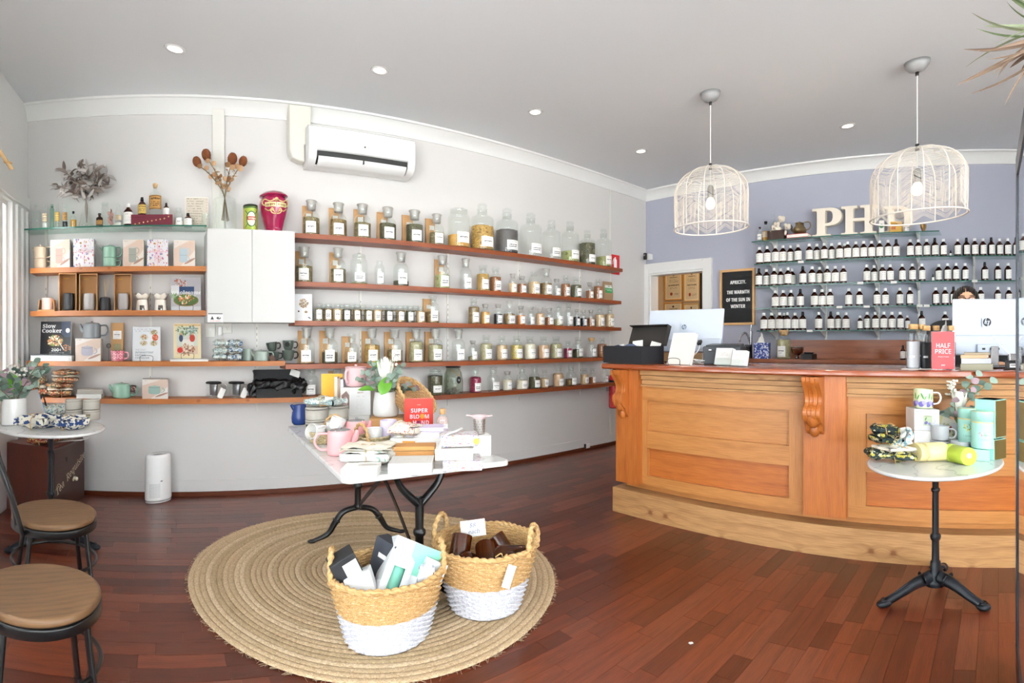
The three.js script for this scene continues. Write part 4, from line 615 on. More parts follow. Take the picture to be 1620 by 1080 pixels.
function bundle(name, label, pos, turn, w, h, d, mat, { seed = 1, twine = true, tagged = false, edge = fab.cream, group, category = 'wrap', layers = 1, uv = .12 } = {}) {   // folded cloth tied with twine
  const t = thing(name, label, category, pos, turn, group), print = Math.ceil(layers / 2), thin = h * .13, hp = (h - (layers - print) * thin) / print;
  for (let k = 0; k < layers; k++) {
    const odd = k % 2, hh = odd ? thin : hp; let g = cube(odd ? w * 1.07 : w, hh, odd ? d * 1.1 : d, 18,6,12), P = g.attributes.position;
    for (let i = 0; i < P.count; i++) {
      const x = P.getX(i) / w * 2, y = P.getY(i) / hh * 2, z = P.getZ(i) / d * 2, e = Math.max(Math.abs(x) ** 3.5, Math.abs(z) ** 3.5);
      P.setXYZ(i, x * w / 2 * (1 - .03 * Math.abs(y)) + .004 * Math.sin(z * 4 + seed + k), y * hh / 2 * (1 - .55 * e) * (1 - (twine ? .22 * Math.exp(-x * x * 40) : 0)), z * d / 2 + .004 * Math.sin(x * 5 + seed * 2 + k));
    }
    g = ruffle(grainUV(g, 0, uv), Math.min(hp, .05) * .3,22 / Math.max(w, .12) * .12, seed * 3 + k); g.computeBoundingBox(); g.rotateY(((k * 37) % 7 - 3) * .05); g.translate(0, Math.ceil(k / 2) * hp + Math.floor(k / 2) * thin - g.boundingBox.min.y * (odd ? .7 : 1) + .0005,0);
    part('folded_cloth', g, odd ? edge : mat, t);
  }
  if (twine) { part('twine', tube([[.004,.001, d / 2 * .95],[0, h * .5, d / 2 * 1.03],[-.003, h * .93, d / 2 * .7],[0, h * .94,0],[.002, h * .93,-d / 2 * .7],[0, h * .4,-d / 2 * 1.03]],.0022,30,5), m.twine, t); for (const s of [-1,1]) part('bow', tube([[0, h * .95, d * .1],[s * .02, h * .95 + .018, d * .12],[s * .04, h * .95 + .008, d * .16],[s * .012, h * .96, d * .12]],.0016,16,5), m.twine, t); }
  if (tagged) part('swing_tag', pose(rbox(.05,.03,.001,.0005), { p: [w * .2, h * .93, d * .32], r: [-1,.3,.3] }), m.paper, t);
  return t;
}
function apothecary(label, s, { body = m.glass, lab, labH = [.15,.5], fillC, level = 0, stop = m.glass, square = false, neck = .42, shoulder = .62, seg = 28 } = {}) {
  const t = thing('apothecary_bottle', label, 'bottle', s.pos, s.turn, 'old bottles on the glass shelf'), R = s.R, e = s.H, h = shoulder;
  part('glass_body', lathe([[0,.01],[.9,0],[1,.02],[1, h],[.92, h + .06],[.6, h + .11],[neck, h + .14],[neck * .92,.88],[neck * 1.25,.89],[neck * 1.25,.915]].map(([a, b]) => [a * R, b * e]), seg), body, t);
  if (level) part('contents', lathe([[0,.02],[.93,.02],[.95, level],[0, level]].map(([a, b]) => [a * R, b * e]), seg), fillC, t);
  part('stopper', lathe([[0,.86],[neck * .8,.86],[neck, .92],[neck * 1.15,.94],[neck * 1.1,.98],[neck * .6,1],[0,1]].map(([a, b]) => [a * R, b * e]), 16), stop, t);
  if (lab) part('paper_label', mv(cyl(R * 1.015, R * 1.015, (labH[1] - labH[0]) * e, 14,1, true, -1.1,2.2), 0, (labH[0] + labH[1]) / 2 * e, 0), lab, t);
  return t;
}
const oldLabel = (bg, ink, s) => mapped(paint(96,96, (g, w, h) => { seedState = s; fill(g, bg, 0,0, w, h); g.strokeStyle = ink; g.lineWidth = 3; g.strokeRect(6,6, w - 12, h - 12); marks(g, 18,18,62,12, ink, 1,.95); marks(g, 14,44,68,7, ink, 3); }), { roughness: .8 });
const whiteLab = labelMat[1], tanLab = oldLabel('#b98a4e', '#3a2712', 71), yellowLab = oldLabel('#d9b765', '#59401a', 72), creamLab = oldLabel('#e6d9b8', '#7b3a2a', 73);
const oldLiquid = M('#c8922e', { roughness: .15 });
apothecary('clear square-shouldered bottle, outermost on the glass shelf by the window', stand(49,65,321, L1), { neck: .3 });
apothecary('slim clear bottle with faded paper band, second from shop window', stand(66.7,75.6,322, L1), { lab: creamLab, labH: [.3,.62], level: .26, fillC: m.card, neck: .6 });
apothecary('slim pale green glass vial among old labelled bottles', stand(78.7,86,323, L1), { body: m.greenGlass, stop: m.greenGlass, shoulder: .76, neck: .6 });
apothecary('slim clear bottle with yellowed label beside the green vial', stand(86.6,95.3,322, L1), { lab: yellowLab, labH: [.3,.66], neck: .5 });
apothecary('clear vial with brown label and black powder below dried leaves', stand(98.5,107,323, L1), { lab: tanLab, labH: [.34,.66], level: .3, fillC: H.black[1], neck: .6 });
apothecary('little square bottle of yellow oil with black stopper', stand(111,121,334, L1), { level: .5, fillC: oldLiquid, stop: m.black, neck: .36 });
apothecary('squat amber ink bottle with tan label beside the conical flask', stand(151.8,163,337, L1), { body: m.amberGlass, stop: m.black, lab: tanLab, labH: [.2,.5], level: .4, fillC: m.amberLiquid, neck: .4 });
apothecary('empty clear jar with broad flat stopper behind pink dried sprig', stand(159.5,172.3,320, L1,4.43), { neck: .9, shoulder: .6 });
apothecary('clear ribbed bottle with ball stopper beside the brown bottle', stand(182,193,322, L1), { lab: creamLab, labH: [.3,.5], level: .2, fillC: m.card, neck: .45 });
{ const s = stand(195,210.6,322.5, L1); amberBottle('amber_bottle', 'brown bottle with white cap standing against the dark red box', s.pos, s.turn, s.R, s.H, false, null); }
{ // dark red box with pearl studs, three bottles on it
  const s = stand(208,273,342, L1,4.34), t = thing('keepsake_box', 'dark red box with a curved line of pearl studs', 'box', s.pos, s.turn); part('box_body', rbox(s.W, s.H, .14,.004,0, s.H / 2,0), M('#6d2233', { roughness: .5 }), t); part('lid_seam', sbox(s.W * 1.002,.002,.1405,0, s.H * .72,0), M('#431320', {}), t);
  for (let i = 0; i < 9; i++) part('stud', mv(ball(.006,10,8), (-.4 + i * .1) * s.W, s.H * (.12 + .07 * i + (i === 8 ? .1 : 0)), .071), m.gold, t);
  const y = L1 + s.H + .0005; const b1 = stand(218,231.5,312, y); amberBottle('amber_bottle', 'brown pump bottle with gold label standing on the red box', b1.pos, b1.turn, b1.R, b1.H * .95, true, null, yellowLab);
  apothecary('tall clear bottle with big brown label on the red box', stand(235,256,290, y), { lab: tanLab, labH: [.18,.6], neck: .34, shoulder: .62, stop: m.cork }); const b3 = stand(258,268,322, y); amberBottle('amber_bottle', 'little brown bottle with white label on the red box end', b3.pos, b3.turn, b3.R, b3.H, true, null);
  const j = stand(275.5,290,329, L1); makeJar('herb_jar', 'small', 'small clear jar with white label beside the red box end', 'jar', j.pos, j.turn, j.R, j.H, 'cream', .3, clear); const p = stand(291,304,338, L1); amberBottle('amber_bottle', 'stout brown pill jar with white label in front of the paper', p.pos, p.turn, p.R, p.H, true, null);
  const q = stand(293,330,311, L1,4.44), n = thing('recipe_sheet', 'old handwritten paper sheet leaning on wall above glass shelf', 'paper', q.pos, q.turn); part('sheet', pose(sbox(q.W, q.H, .002,0, q.H / 2,0), { r: [-.06,0,0], p: [0,.001,0] }), m.card, n); part('handwriting', pose(mv(plane(q.W * .96, q.H * .96), 0, q.H / 2,.0013), { r: [-.06,0,0], p: [0,.001,0] }), printed(paint(128,192, (g, w, h) => { fill(g, '#ece2d2', 0,0, w, h); for (let k = 0; k < 12; k++) { fill(g, '#d9cdbb', 4,12 + k * 15,116,1); marks(g, 8,4 + k * 15,90,6, '#a99a88', 1,.7); } for (let k = 0; k < 11; k++) disc(g, 120,12 + k * 17,3,3, '#d3a9a0'); })), n);
  const c = stand(318,331,337, L1), gl = thing('glass_tumbler', 'small clear tumbler standing before the handwritten sheet', 'glass', c.pos, c.turn); part('glass_body', lathe([[0,.004],[.85,0],[.95,.02],[1,1],[.96,1],[.9,.05],[0,.05]].map(([a, b]) => [a * c.R, b * c.H]), 24), m.glass, gl);
}
// leaves
function leafGeo(L, W, { curl = .25, fold = .2, n = 8, round = 1, tip = 1 } = {}) {       // grows along +y, face to +z
  const P = [], I = []; for (let i = 0; i <= n; i++) { const t = i / n, w = W / 2 * Math.pow(Math.sin(PI * Math.pow(t, round)), .75) * (1 - .25 * (1 - tip) * t) + .0006, z = -curl * L * t * t; for (const s of [-1,-.5,0,.5,1]) P.push(s * w, t * L * (1 - .15 * curl * t), z + fold * w * Math.abs(s) + .06 * w * Math.sin(t * 9 + s * 2)); }
  for (let i = 0; i < n; i++) for (let j = 0; j < 4; j++) { const a = i * 5 + j; I.push(a, a + 1, a + 5, a + 1, a + 6, a + 5); }
  const g = new THREE.BufferGeometry(); g.setAttribute('position', new THREE.Float32BufferAttribute(P, 3)); g.setIndex(I); g.computeVertexNormals(); const uv = new Float32Array(P.length / 3 * 2); g.setAttribute('uv', new THREE.BufferAttribute(uv, 2)); return g;
}
const LEAF = { gum: leafGeo(.055,.05, { curl: .2, round: .9 }), gumBig: leafGeo(.075,.062, { curl: .15, round: .9 }), broad: leafGeo(.13,.075, { curl: .3, round: .85 }), dry: leafGeo(.1,.034, { curl: .55, fold: .5 }), petal: leafGeo(.1,.032, { curl: -.25, fold: .5, round: .95 }), tiny: leafGeo(.018,.011, { curl: .3 }), needle: leafGeo(.2,.012, { curl: .35, fold: .6 }) };
const UP = V3(0,1,0);
function leafAt(parent, geo, mat, at, dir, roll = 0, scale = 1, name = 'leaf') { const o = part(name, geo, mat, parent, at); o.quaternion.setFromUnitVectors(UP, dir.clone().normalize()).multiply(new THREE.Quaternion().setFromAxisAngle(UP, roll)); o.scale.setScalar(scale); return o; }
function bouquet(name, label, pos, pot, { stems, seed = 3, gumMat = [m.leafGum, m.leafGum, m.leafGumDark, m.leafMauve], geo = LEAF.gum, per = 9, len = .2, spread = .6, from = .1, y0, twigMat = m.stem, size = 1, droop = .25 }) {
  const t = thing(name, label, 'plant', pos); seedState = seed * 99991; pot(t);
  for (let k = 0; k < stems; k++) {
    const a = k / stems * 2 * PI + rnd(-.3,.3), tilt = spread * rnd(.35,1), L = len * rnd(.7,1.15), dir = V3(Math.sin(tilt) * Math.cos(a), Math.cos(tilt), Math.sin(tilt) * Math.sin(a)), pts = [0,.35,.7,1].map((s) => V3(0, y0,0).addScaledVector(dir, L * s).add(V3(0,-droop * L * s * s * Math.sin(tilt), 0)));
    part('stem', tapered(pts, [.003,.0015],10,5), twigMat, t);
    const c = new THREE.CatmullRomCurve3(pts);
    for (let i = 0; i < per; i++) { const s = from + (1 - from) * (i + .6) / per, at = c.getPointAt(Math.min(1, s)), w = rnd(6.3), out = V3(Math.cos(w), .35 + rnd(-.3,.5), Math.sin(w)).addScaledVector(dir, .5); leafAt(t, geo, pick(gumMat), at, out, rnd(-.8,.8), size * rnd(.7,1.1) * (1 - .3 * s)); }
  }
  return t;
}
{ // conical flask with a dried leafy branch
  const s = stand(123.5,149,310, L1), t = thing('dried_branch', 'grey-brown dried leafy branch standing in a clear conical flask', 'dried plant', s.pos); seedState = 4242;
  const e = s.H, R = s.R; part('flask', lathe([[0,.006],[R * .92,0],[R, .012],[R * .95,.03],[R * .42, e * .66],[R * .34, e * .72],[R * .33, e * .98],[R * .4, e]],32), m.glass, t);
  const mats = [m.dried, m.driedGrey, m.driedGrey, M('#77685f', { roughness: .85, side: THREE.DoubleSide })];
  for (const [x, y, n, z] of [[-.19,.29,12,0],[-.25,.14,9,.02],[-.15,.06,8,.05],[-.08,.35,12,-.02],[.02,.31,11,.03],[.1,.33,11,0],[.17,.25,10,0],[.19,.16,7,.03],[.08,.18,7,.05],[-.1,.2,9,.05]]) {
    const pts = [V3(.005,.05,0), V3(0, e * .85,0), V3(x * .45, e * .9 + y * .5, z), V3(x, e * .72 + y, z)], c = new THREE.CatmullRomCurve3(pts); part('stem', tapered(pts, [.005,.004,.002],16,6), m.dried, t);
    for (let i = 0; i < n * 1.8; i++) { const at = c.getPointAt(.55 + .45 * i / n / 1.8), w = rnd(6.3); leafAt(t, LEAF.dry, pick(mats), at, V3(Math.cos(w) + x * 2, rnd(-.5,.9), Math.sin(w) * .5), rnd(-1.5,1.5), rnd(.65,1.05)); }
  }
}
{ const s = stand(168,182,329, L1,4.3), t = thing('dried_sprig', 'small pinkish dried sprig standing between clear bottles', 'dried plant', s.pos); for (let i = 0; i < 12; i++) { const a = i * 2.4, q = V3(Math.cos(a) * .5,1 - i * .03, Math.sin(a) * .3); const at = V3(0,.01 + i * .009,0); leafAt(t, LEAF.gum, M('#b58f86', { side: THREE.DoubleSide, roughness: .85 }), at, q, a, .7, 'bract'); } part('stem', bar(V3(0,0,0), V3(0,.12,0), .003), m.dried, t); }
// second shelf
stackPot('beige stacking teapot for one at the window end', stand(48,79,387, L2), m.beige);
carton('mug_box', 'printed box picturing a pink mug, beside the beige teapot', 'box', stand(82,112.5,381, L2), .13, mugPhoto('#d9a99b'), m.card);
carton('gift_box', 'floral wrapped gift with pale ribbon beside the green teapot', 'gift', stand(118,150,379.5, L2), .13, null, fab.gift);
stackPot('sage green stacking teapot for one between the gift boxes', stand(156,190,387, L2), m.sage);
carton('mug_box', 'printed box picturing a grey-green mug beside the ribboned gift', 'box', stand(195.5,228,381, L2), .13, mugPhoto('#a9aca2'), m.card);
carton('gift_box', 'floral wrapped gift with long pink ribbon tails hanging down', 'gift', stand(233,266,381, L2), .13, null, fab.gift);
carton('mug_box', 'printed box picturing a pale blue mug beside the white cupboard', 'box', stand(274.5,308,382.5, L2), .13, mugPhoto('#bfd0da'), m.card);
for (const [a, b, top, tail] of [[118,150,379.5,0],[233,266,381,.07]]) { const s = stand(a, b, top, L2), o = scene.children.filter((c) => c.name.startsWith('gift_box'))[tail ? 1 : 0], rb = M(tail ? '#dfb9c6' : '#e9cfd8', { roughness: .5 }); part('ribbon', [sbox(.008, s.H * 1.003,.1325,0, s.H / 2,0), sbox(s.W * 1.004,.008,.1325,0, s.H * .55,0)], rb, o); for (const q of [-1,1]) part('bow', tube([[0, s.H * .55,.068],[q * .025, s.H * .55 + .02,.074],[q * .045, s.H * .55 + .002,.074],[q * .02, s.H * .55 - .006,.07],[q * .022, s.H * .5 - tail, .075 + tail * .3]],.0035,18,5), rb, o); }
// third shelf
function boxedCup(label, s, cupMat, open) {
  const t = thing('boxed_candle', label, 'candle', s.pos, s.turn), w = s.W, h = s.H, dp = .11, k = .005; part('tray', [sbox(w, h, k, 0, h / 2,-dp / 2), sbox(k, h, dp, -w / 2, h / 2,0), sbox(k, h, dp, w / 2, h / 2,0), sbox(w, k, dp, 0, k / 2,0), sbox(w, k, dp, 0, h - k / 2,0)], m.kraft, t);
  if (open) part('ledge', sbox(w, .012,.004,0,.008, dp / 2 - .002), m.kraft, t); const R = w * .34, e = h * .46, c = part('cup', lathe([[0,0],[.75,0],[.95,.06],[1,.3],[1,.65],[.93,.96],[.86,1],[.82,.98],[.88,.7],[.88,.1],[0,.1]].map(([a, b]) => [a * R, b * e + .0055]), 32), cupMat, t); c.position.z = .01;
  part('sticker', sbox(w * .3,.008,.001,-w * .22, h * .9,-dp / 2 + .0035), M('#e3b44a', {}), t); return t;
}
{ const s = stand(62,88,471, L3,4.33), t = thing('boxed_candle', 'pale pink ceramic cup candle in a low brown tray', 'candle', s.pos, s.turn), w = s.W, h = s.H * .85; part('tray', [sbox(w, .005,.1,0,.0025,0), pose(sbox(.005, h, .1,0, h / 2,0), { p: [-w / 2,0,0], r: [0,0,-.12] }), pose(sbox(.005, h, .1,0, h / 2,0), { p: [w / 2,0,0], r: [0,0,.12] }), sbox(w, .012,.004,0,.008,.05)], m.kraft, t); part('cup', lathe([[0,0],[.85,0],[1,.08],[1,1],[.93,1],[.92,.2],[0,.2]].map(([a, b]) => [a * w * .34, b * s.H * .92 + .006]), 28), M('#dfb9ad', { roughness: .5 }), t); }
boxedCup('black ceramic candle set upright in a tall kraft box', stand(95.5,122,433, L3), m.charcoal); boxedCup('grey ceramic candle in kraft box beside the black one', stand(127.5,154.5,434, L3), m.greyLight); boxedCup('grey ceramic candle in kraft box beside the reed diffuser', stand(182,208,434.5, L3), m.greyLight);
{ const s = stand(157,175.5,470, L3), t = thing('reed_diffuser', 'squat black reed diffuser with six pale sticks', 'diffuser', s.pos, s.turn), R = s.R, e = s.H; part('pot_body', lathe([[0,0],[.8,0],[.97,.08],[1,.4],[.95,.85],[.8,.98],[.5,1],[.4,.98],[0,.98]].map(([a, b]) => [a * R, b * e]), 32), m.charcoal, t); for (let i = 0; i < 6; i++) { const a = i * 1.05; part('reed', bar(V3(Math.cos(a) * .006, e * .97, Math.sin(a) * .006), V3((i - 2.4) * .012 + .012, e * 2.25 + (i % 3) * .01, Math.sin(a) * .02), .0016,5), M('#d6b98f', {}), t); } }
for (const [a, b, text] of [[212,238, 'beside the boxed grey candle'],[241,267, 'beside the salad cookbook']]) {
  const s = stand(a, b, 465.5, L3), t = thing('oil_burner', `white ceramic oil burner with wavy dish ${text}`, 'oil burner', s.pos, s.turn), R = s.R * .78, e = s.H;
  const g = cyl(R * .86, R, e * .66,32,1, true, .42,2 * PI - .84).translate(0, e * .33,0), pts = []; part('body_wall', g, M('#e6ddd0', { roughness: .45, side: THREE.DoubleSide }), t); part('body_wall', [cyl(R * .862, R * .94, e * .34,12,1, true, -.44,.88).translate(0, e * .49,0)], M('#e6ddd0', { roughness: .45, side: THREE.DoubleSide }), t); part('base', cyl(R, R, .006,32).translate(0,.003,0), m.offwhite, t);
  const dish = lathe([[0, e * .66],[R * .8, e * .66],[R * .95, e * .78],[R * 1.28, e * .97],[R * 1.24, e],[R * .86, e * .82],[0, e * .74]],48), P = dish.attributes.position; for (let i = 0; i < P.count; i++) { const q = Math.hypot(P.getX(i), P.getZ(i)); if (q > R) { const a2 = Math.atan2(P.getZ(i), P.getX(i)); P.setY(i, P.getY(i) + .008 * Math.sin(a2 * 7)); } } dish.computeVertexNormals(); part('dish', dish, M('#e6ddd0', { roughness: .4 }), t); part('tealight', cyl(.016,.016,.012,16).translate(0,.0125, R * .2), m.steel, t);
}
function book(name, label, s, depth, tex, lean, { standPart = true, edge = m.paper, spine } = {}) {    // book shown cover first, resting on a wire stand
  const t = thing(name, label, 'book', s.pos, s.turn), q = { r: [-lean, 0,0], p: [0,.001,0] }; part('page_block', pose(rbox(s.W * .985, s.H * .985, depth * .8,.001,0, s.H / 2,0), q), edge, t); part('cover', pose(rbox(s.W, s.H, depth * .1,.001,0, s.H / 2, depth * .45), q), edge, t); part('back_cover', pose(rbox(s.W, s.H, depth * .1,.001,0, s.H / 2,-depth * .45), q), edge, t);
  part('cover_print', pose(mv(plane(s.W * .99, s.H * .99), 0, s.H / 2, depth * .5 + .0006), q), printed(tex), t); if (spine) part('spine', pose(rbox(.002, s.H, depth, .0005,-s.W / 2 - .001, s.H / 2,0), q), spine, t);
  if (standPart) { const z = depth / 2 + .012 + lean * .02, w = s.W * .22; part('wire_stand', tube([[-w, .002, z - .02],[-w, .002, z + .012],[-w, s.H * .14, z + .014],[w, s.H * .14, z + .014],[w, .002, z + .012],[w, .002, z - .02]].map((p) => V3(...p)), .0018,50,5), m.black, t); }
  return t;
}
const food = (g, x, y, r, cols, n = 60) => { for (let i = 0; i < n; i++) { const a = rnd(6.3), q = r * Math.sqrt(rnd()); disc(g, x + Math.cos(a) * q, y + Math.sin(a) * q * .8, rnd(2, r * .2), rnd(2, r * .16), pick(cols), a); } };
book('cookbook', 'blue and white salad cookbook titled Wholesome beside oil burners', stand(270.5,318,438.5, L3,4.3), .03, paint(220,250, (g, w, h) => { seedState = 91; fill(g, '#b9b4b8', 0,0, w, h); food(g, 70,40,46,['#b5613f', '#8d4c35', '#d8c7bd', '#a98d86'],50); fill(g, '#e0dedd', 0,62,60,60); fill(g, '#25456e', 60,70,110,60); disc(g, 110,175,92,46, '#8c7238'); disc(g, 110,172,86,42, '#4f6b35'); food(g, 112,165,56,['#d9744a', '#e89a6b', '#f0d9c0', '#5f8a3a'],70); food(g, 20,140,26,['#4e8a3d', '#79ab4e'],40); fill(g, '#cfcfd2', 0,222, w, 28); words(g, 'Wholesome', 112,116, 'bold 38px serif', '#f4f4f4'); words(g, 'by', 176,140, '14px serif', '#eee'); }), .12);
// fourth shelf
{ const s = stand(52,117,561, L4,4.33), t = thing('book', 'white book lying flat under the dark slow cooker book', 'book', s.pos, s.turn); part('page_block', rbox(s.W * .98, s.H * .8,.19,.001,0, s.H / 2,0), m.paper, t); part('cover', rbox(s.W, s.H * .1,.2,.001,0, s.H * .95,0), M('#6b6e78', {}), t); part('back_cover', rbox(s.W, s.H * .1,.2,.001,0, s.H * .05,0), m.paper, t); part('spine_print', mv(plane(s.W * .9, s.H * .7), 0, s.H / 2,.0965), printed(paint(256,32, (g, w, h) => { fill(g, '#eeeae6', 0,0, w, h); words(g, 'Slow Cooker', 80,17, '22px serif', '#777', 'center'); })), t);
  const q = stand(63.5,112,508, L4 + s.H + .001,4.33); book('cookbook', 'black cookbook titled Slow Cooker with stew pan cover', q, .03, paint(220,250, (g, w, h) => { seedState = 92; fill(g, '#15161c', 0,0, w, h); fill(g, '#26334d', 150,0,70,120); disc(g, 110,150,72,66, '#07080a'); disc(g, 110,150,62,56, '#2e2019'); food(g, 108,148,52,['#c98a52', '#e6c79a', '#7a9a4a', '#b5502f', '#efe6d0'],120); food(g, 190,200,30,['#c98a52', '#a8632f'],40); g.strokeStyle = '#d8d3cc'; g.lineWidth = 7; g.beginPath(); g.moveTo(130,150); g.lineTo(170,215); g.stroke(); disc(g, 196,70,15,18, '#e9e4da'); words(g, 'Slow', 62,36, 'bold 40px serif', '#fff'); words(g, 'Cooker', 82,72, 'bold 40px serif', '#fff'); words(g, '200+', 118,216, 'bold 34px sans-serif', '#fff'); words(g, 'slow cooker recipes', 120,238, '12px sans-serif', '#ddd'); }), .14); }
{ const b = stand(121.5,161,535.5, L4,4.33); carton('mug_box', 'printed box picturing a lilac mug under the grey teapot', 'box', b, .15, mugPhoto('#b9b4c4', '#e3c9b8', '#f1e8e0', true), m.card); const s = stand(131,160,508, L4 + b.H + .001,4.33); teapot('teapot', 'grey teapot standing on the printed mug box', s.pos, s.turn, s.R * .98, s.H, m.greyPot, {}); }
{ const s = stand(176,195.5,510.5, L4,4.4), t = thing('tea_bag', 'tall kraft paper tea bag standing behind the patterned mug', 'paper bag', s.pos, s.turn); const g = cube(s.W, s.H, .06,4,10,2).translate(0, s.H / 2,0), P = g.attributes.position; for (let i = 0; i < P.count; i++) P.setZ(i, P.getZ(i) * (1 - .7 * P.getY(i) / s.H)); g.computeVertexNormals(); part('bag', g, m.kraft, t); part('paper_label', pose(sbox(s.W * .68, s.H * .22,.001), { p: [0, s.H * .68,.0185], r: [-.09,0,0] }), labelMat[0], t); part('window', pose(sbox(s.W * .62, s.H * .3,.001), { p: [0, s.H * .3,.026], r: [-.09,0,0] }), H.sprout[1], t);
  const q = stand(175,197,554.5, L4,4.3); mug('patterned_mug', 'pink mug with dark red ring pattern before the tea bag', q.pos, q.turn, q.R, q.H, mapped(paint(256,64, (g, w, h) => { fill(g, '#e6a3ad', 0,0, w, h); for (let i = 0; i < 12; i++) for (let j = 0; j < 3; j++) { g.strokeStyle = '#a8283f'; g.lineWidth = 4; g.beginPath(); g.ellipse(12 + i * 21.4 + (j % 2) * 10,10 + j * 22,7,7,0,0,7); g.stroke(); } }), { roughness: .35 }), { inner: M('#e6a3ad', {}) });
  const n = stand(168,176,541, L4,4.32), w = thing('wire_whisk', 'small coiled wire ornament beside the pink mug', 'ornament', n.pos, n.turn); for (let i = 0; i < 4; i++) part('wire_ring', pose(torus(.018,.0016,5,20), { p: [0,.125,0], r: [0, i * .8,0] }), m.iron, w); part('wire_stem', bar(V3(0,0,0), V3(0,.11,0), .0018), m.iron, w); part('foot', lathe([[0,.004],[.02,.003],[.02,0],[0,0]],16), m.iron, w); }
book('cookbook', 'white cookbook with four small plates on an intermittent fasting cover', stand(210,254,517, L4,4.32), .025, paint(220,256, (g, w, h) => { seedState = 93; fill(g, '#eef0f2', 0,0, w, h); for (const [x, y] of [[90,78],[168,42],[86,122],[166,124]]) { disc(g, x, y, 32,22, '#dcd6c8'); food(g, x, y, 22,['#b5843f', '#d9a85a', '#6f8a3a', '#a5512f'],34); } disc(g, 178,80,24,25, '#e2683d'); marks(g, 150 + 12,70,34,7, '#f8e0d6', 2); words(g, 'THE EASY', 20,172, '20px sans-serif', '#b9c0c6', 'left'); words(g, 'INTERMITTENT', 20,192, 'bold 20px sans-serif', '#8f9aa4', 'left'); words(g, 'FASTING', 20,212, 'bold 20px sans-serif', '#8f9aa4', 'left'); words(g, 'COOKBOOK', 20,232, 'bold 20px sans-serif', '#8f9aa4', 'left'); marks(g, 14,14,140,8, '#b9bfc5', 2); }), .08, { spine: M('#8fb2d9', {}) });
{ const s = stand(269,328,568, L4,4.33), t = thing('book', 'thin white book lying flat under the picnic cookbook', 'book', s.pos, s.turn); part('page_block', rbox(s.W, s.H, .17,.002,0, s.H / 2,0), m.paper, t); part('cover', rbox(s.W * 1.01,.003,.175,.001,0, s.H + .0015,0), m.card, t);
  book('cookbook', 'cream cookbook with a garden picnic painting on its cover', stand(274.5,318,511.5, L4 + s.H + .004,4.33), .03, paint(220,280, (g, w, h) => { seedState = 94; fill(g, '#e9d8ae', 0,0, w, h); fill(g, '#cfd4c8', 26,26,168,220); food(g, 70,60,50,['#6d8a55', '#a9b88a', '#577a4a'],60); food(g, 150,60,50,['#7f9a8a', '#b9c8c0', '#5c7f6c'],60); fill(g, '#d9bfa8', 26,180,168,66); fill(g, '#e6e0d6', 70,130,90,46); disc(g, 60,118,16,30, '#3f4a6b'); disc(g, 150,118,22,30, '#c9452f'); disc(g, 152,84,10,10, '#d9a27a'); disc(g, 60,84,9,10, '#d9a27a'); food(g, 110,210,60,['#b98a6b', '#8f5a4a', '#e9d2bb'],60); disc(g, 52,214,22,22, '#d9362c'); words(g, 'The Good Farm Cookbook', 110,13, 'bold 16px serif', '#c07a2c'); words(g, 'COUNTRY FARE', 140,40, 'bold 15px serif', '#38505c'); }), .1); }
for (const [a, b, k, sd] of [[337,358, 'green', 3],[359.5,382, 'blue', 4]]) { const s = stand(a, b, 540, L4,4.33); for (let i = 0; i < 3; i++) bundle('soap_parcel', `knotted ${k === 'green' ? 'green' : 'blue'} floral parcel, ${['lowest', 'middle', 'topmost'][i]} in its stack under the cupboard`, lifted(s.pos, 0, i * s.H * .34,0), s.turn + i * .2, s.W * .98, s.H * .335,.085, k === 'green' ? fab.green : cloth(T.blueSoft ??= flora('#e8ece4', ['#5b86b5', '#9bb5a0', '#7fa3c9'],['#3d64a0'],80,14,22)), { seed: sd + i, tagged: i === 2 && k === 'green', twine: true, uv: .09 }); }
{ const s = stand(382,400,551.5, L4,4.38), t = thing('milk_jug', 'grey-green milk jug behind the small teapot spout', 'jug', s.pos, s.turn); part('jug_body', lathe([[0,0],[.92,0],[1,.06],[.98,.5],[.9,.95],[.92,1],[.86,1],[.88,.5],[0,.1]].map(([a, b]) => [a * s.R, b * s.H]), 32), M('#9aa79d', { roughness: .35 }), t); part('foot', cyl(s.R * .93, s.R * .9,.012,32).translate(0,.0055,0), m.stone, t);
  const q = stand(401,425,552.5, L4,4.3); const p = teapot('teapot', 'small grey-green glazed teapot with hanging paper tag', q.pos, q.turn, q.R, q.H, M('#9aa79d', { roughness: .35 }), {}); part('swing_tag', pose(rbox(.045,.055,.002,.001), { p: [q.R * 1.35, q.H * .22, q.R * .7], r: [.1,.3,.7] }), M('#5a4034', {}), p); }
{ const dark = M('#4f5a53', { roughness: .3 }), blackRim = m.black; const a = stand(425,442,556, L4,4.39), low = mug('dark_mug', 'dark grey-green mug, lower of the slanted pair', a.pos, a.turn, a.R, a.H, dark, { inner: blackRim, flare: .72 }); const b = stand(422,440,538, L4 + a.H + .004,4.39); mug('dark_mug', 'dark grey-green mug tipped inside the mug below it', b.pos, b.turn, a.R * 1.05, a.H, dark, { inner: blackRim, flare: .72, tilt: [0, b.turn, .12] });
  const c = stand(446,466,554, L4,4.33); mug('dark_mug', 'dark mug standing upright beside the first brown paper bag', c.pos, c.turn, c.R, c.H, dark, { inner: blackRim, flare: .72 }); const e = mug('dark_mug', 'dark mug with round black sticker, stacked above another', lifted(c.pos, 0, c.H + .002,0), c.turn, c.R * .95, c.H * .95, dark, { inner: blackRim, flare: .72 }); part('sticker', pose(cyl(.02,.02,.002,20), { p: [-c.R * .35, c.H * .55, c.R * .86], r: [PI / 2 - .1,0,.35] }), m.black, e); }
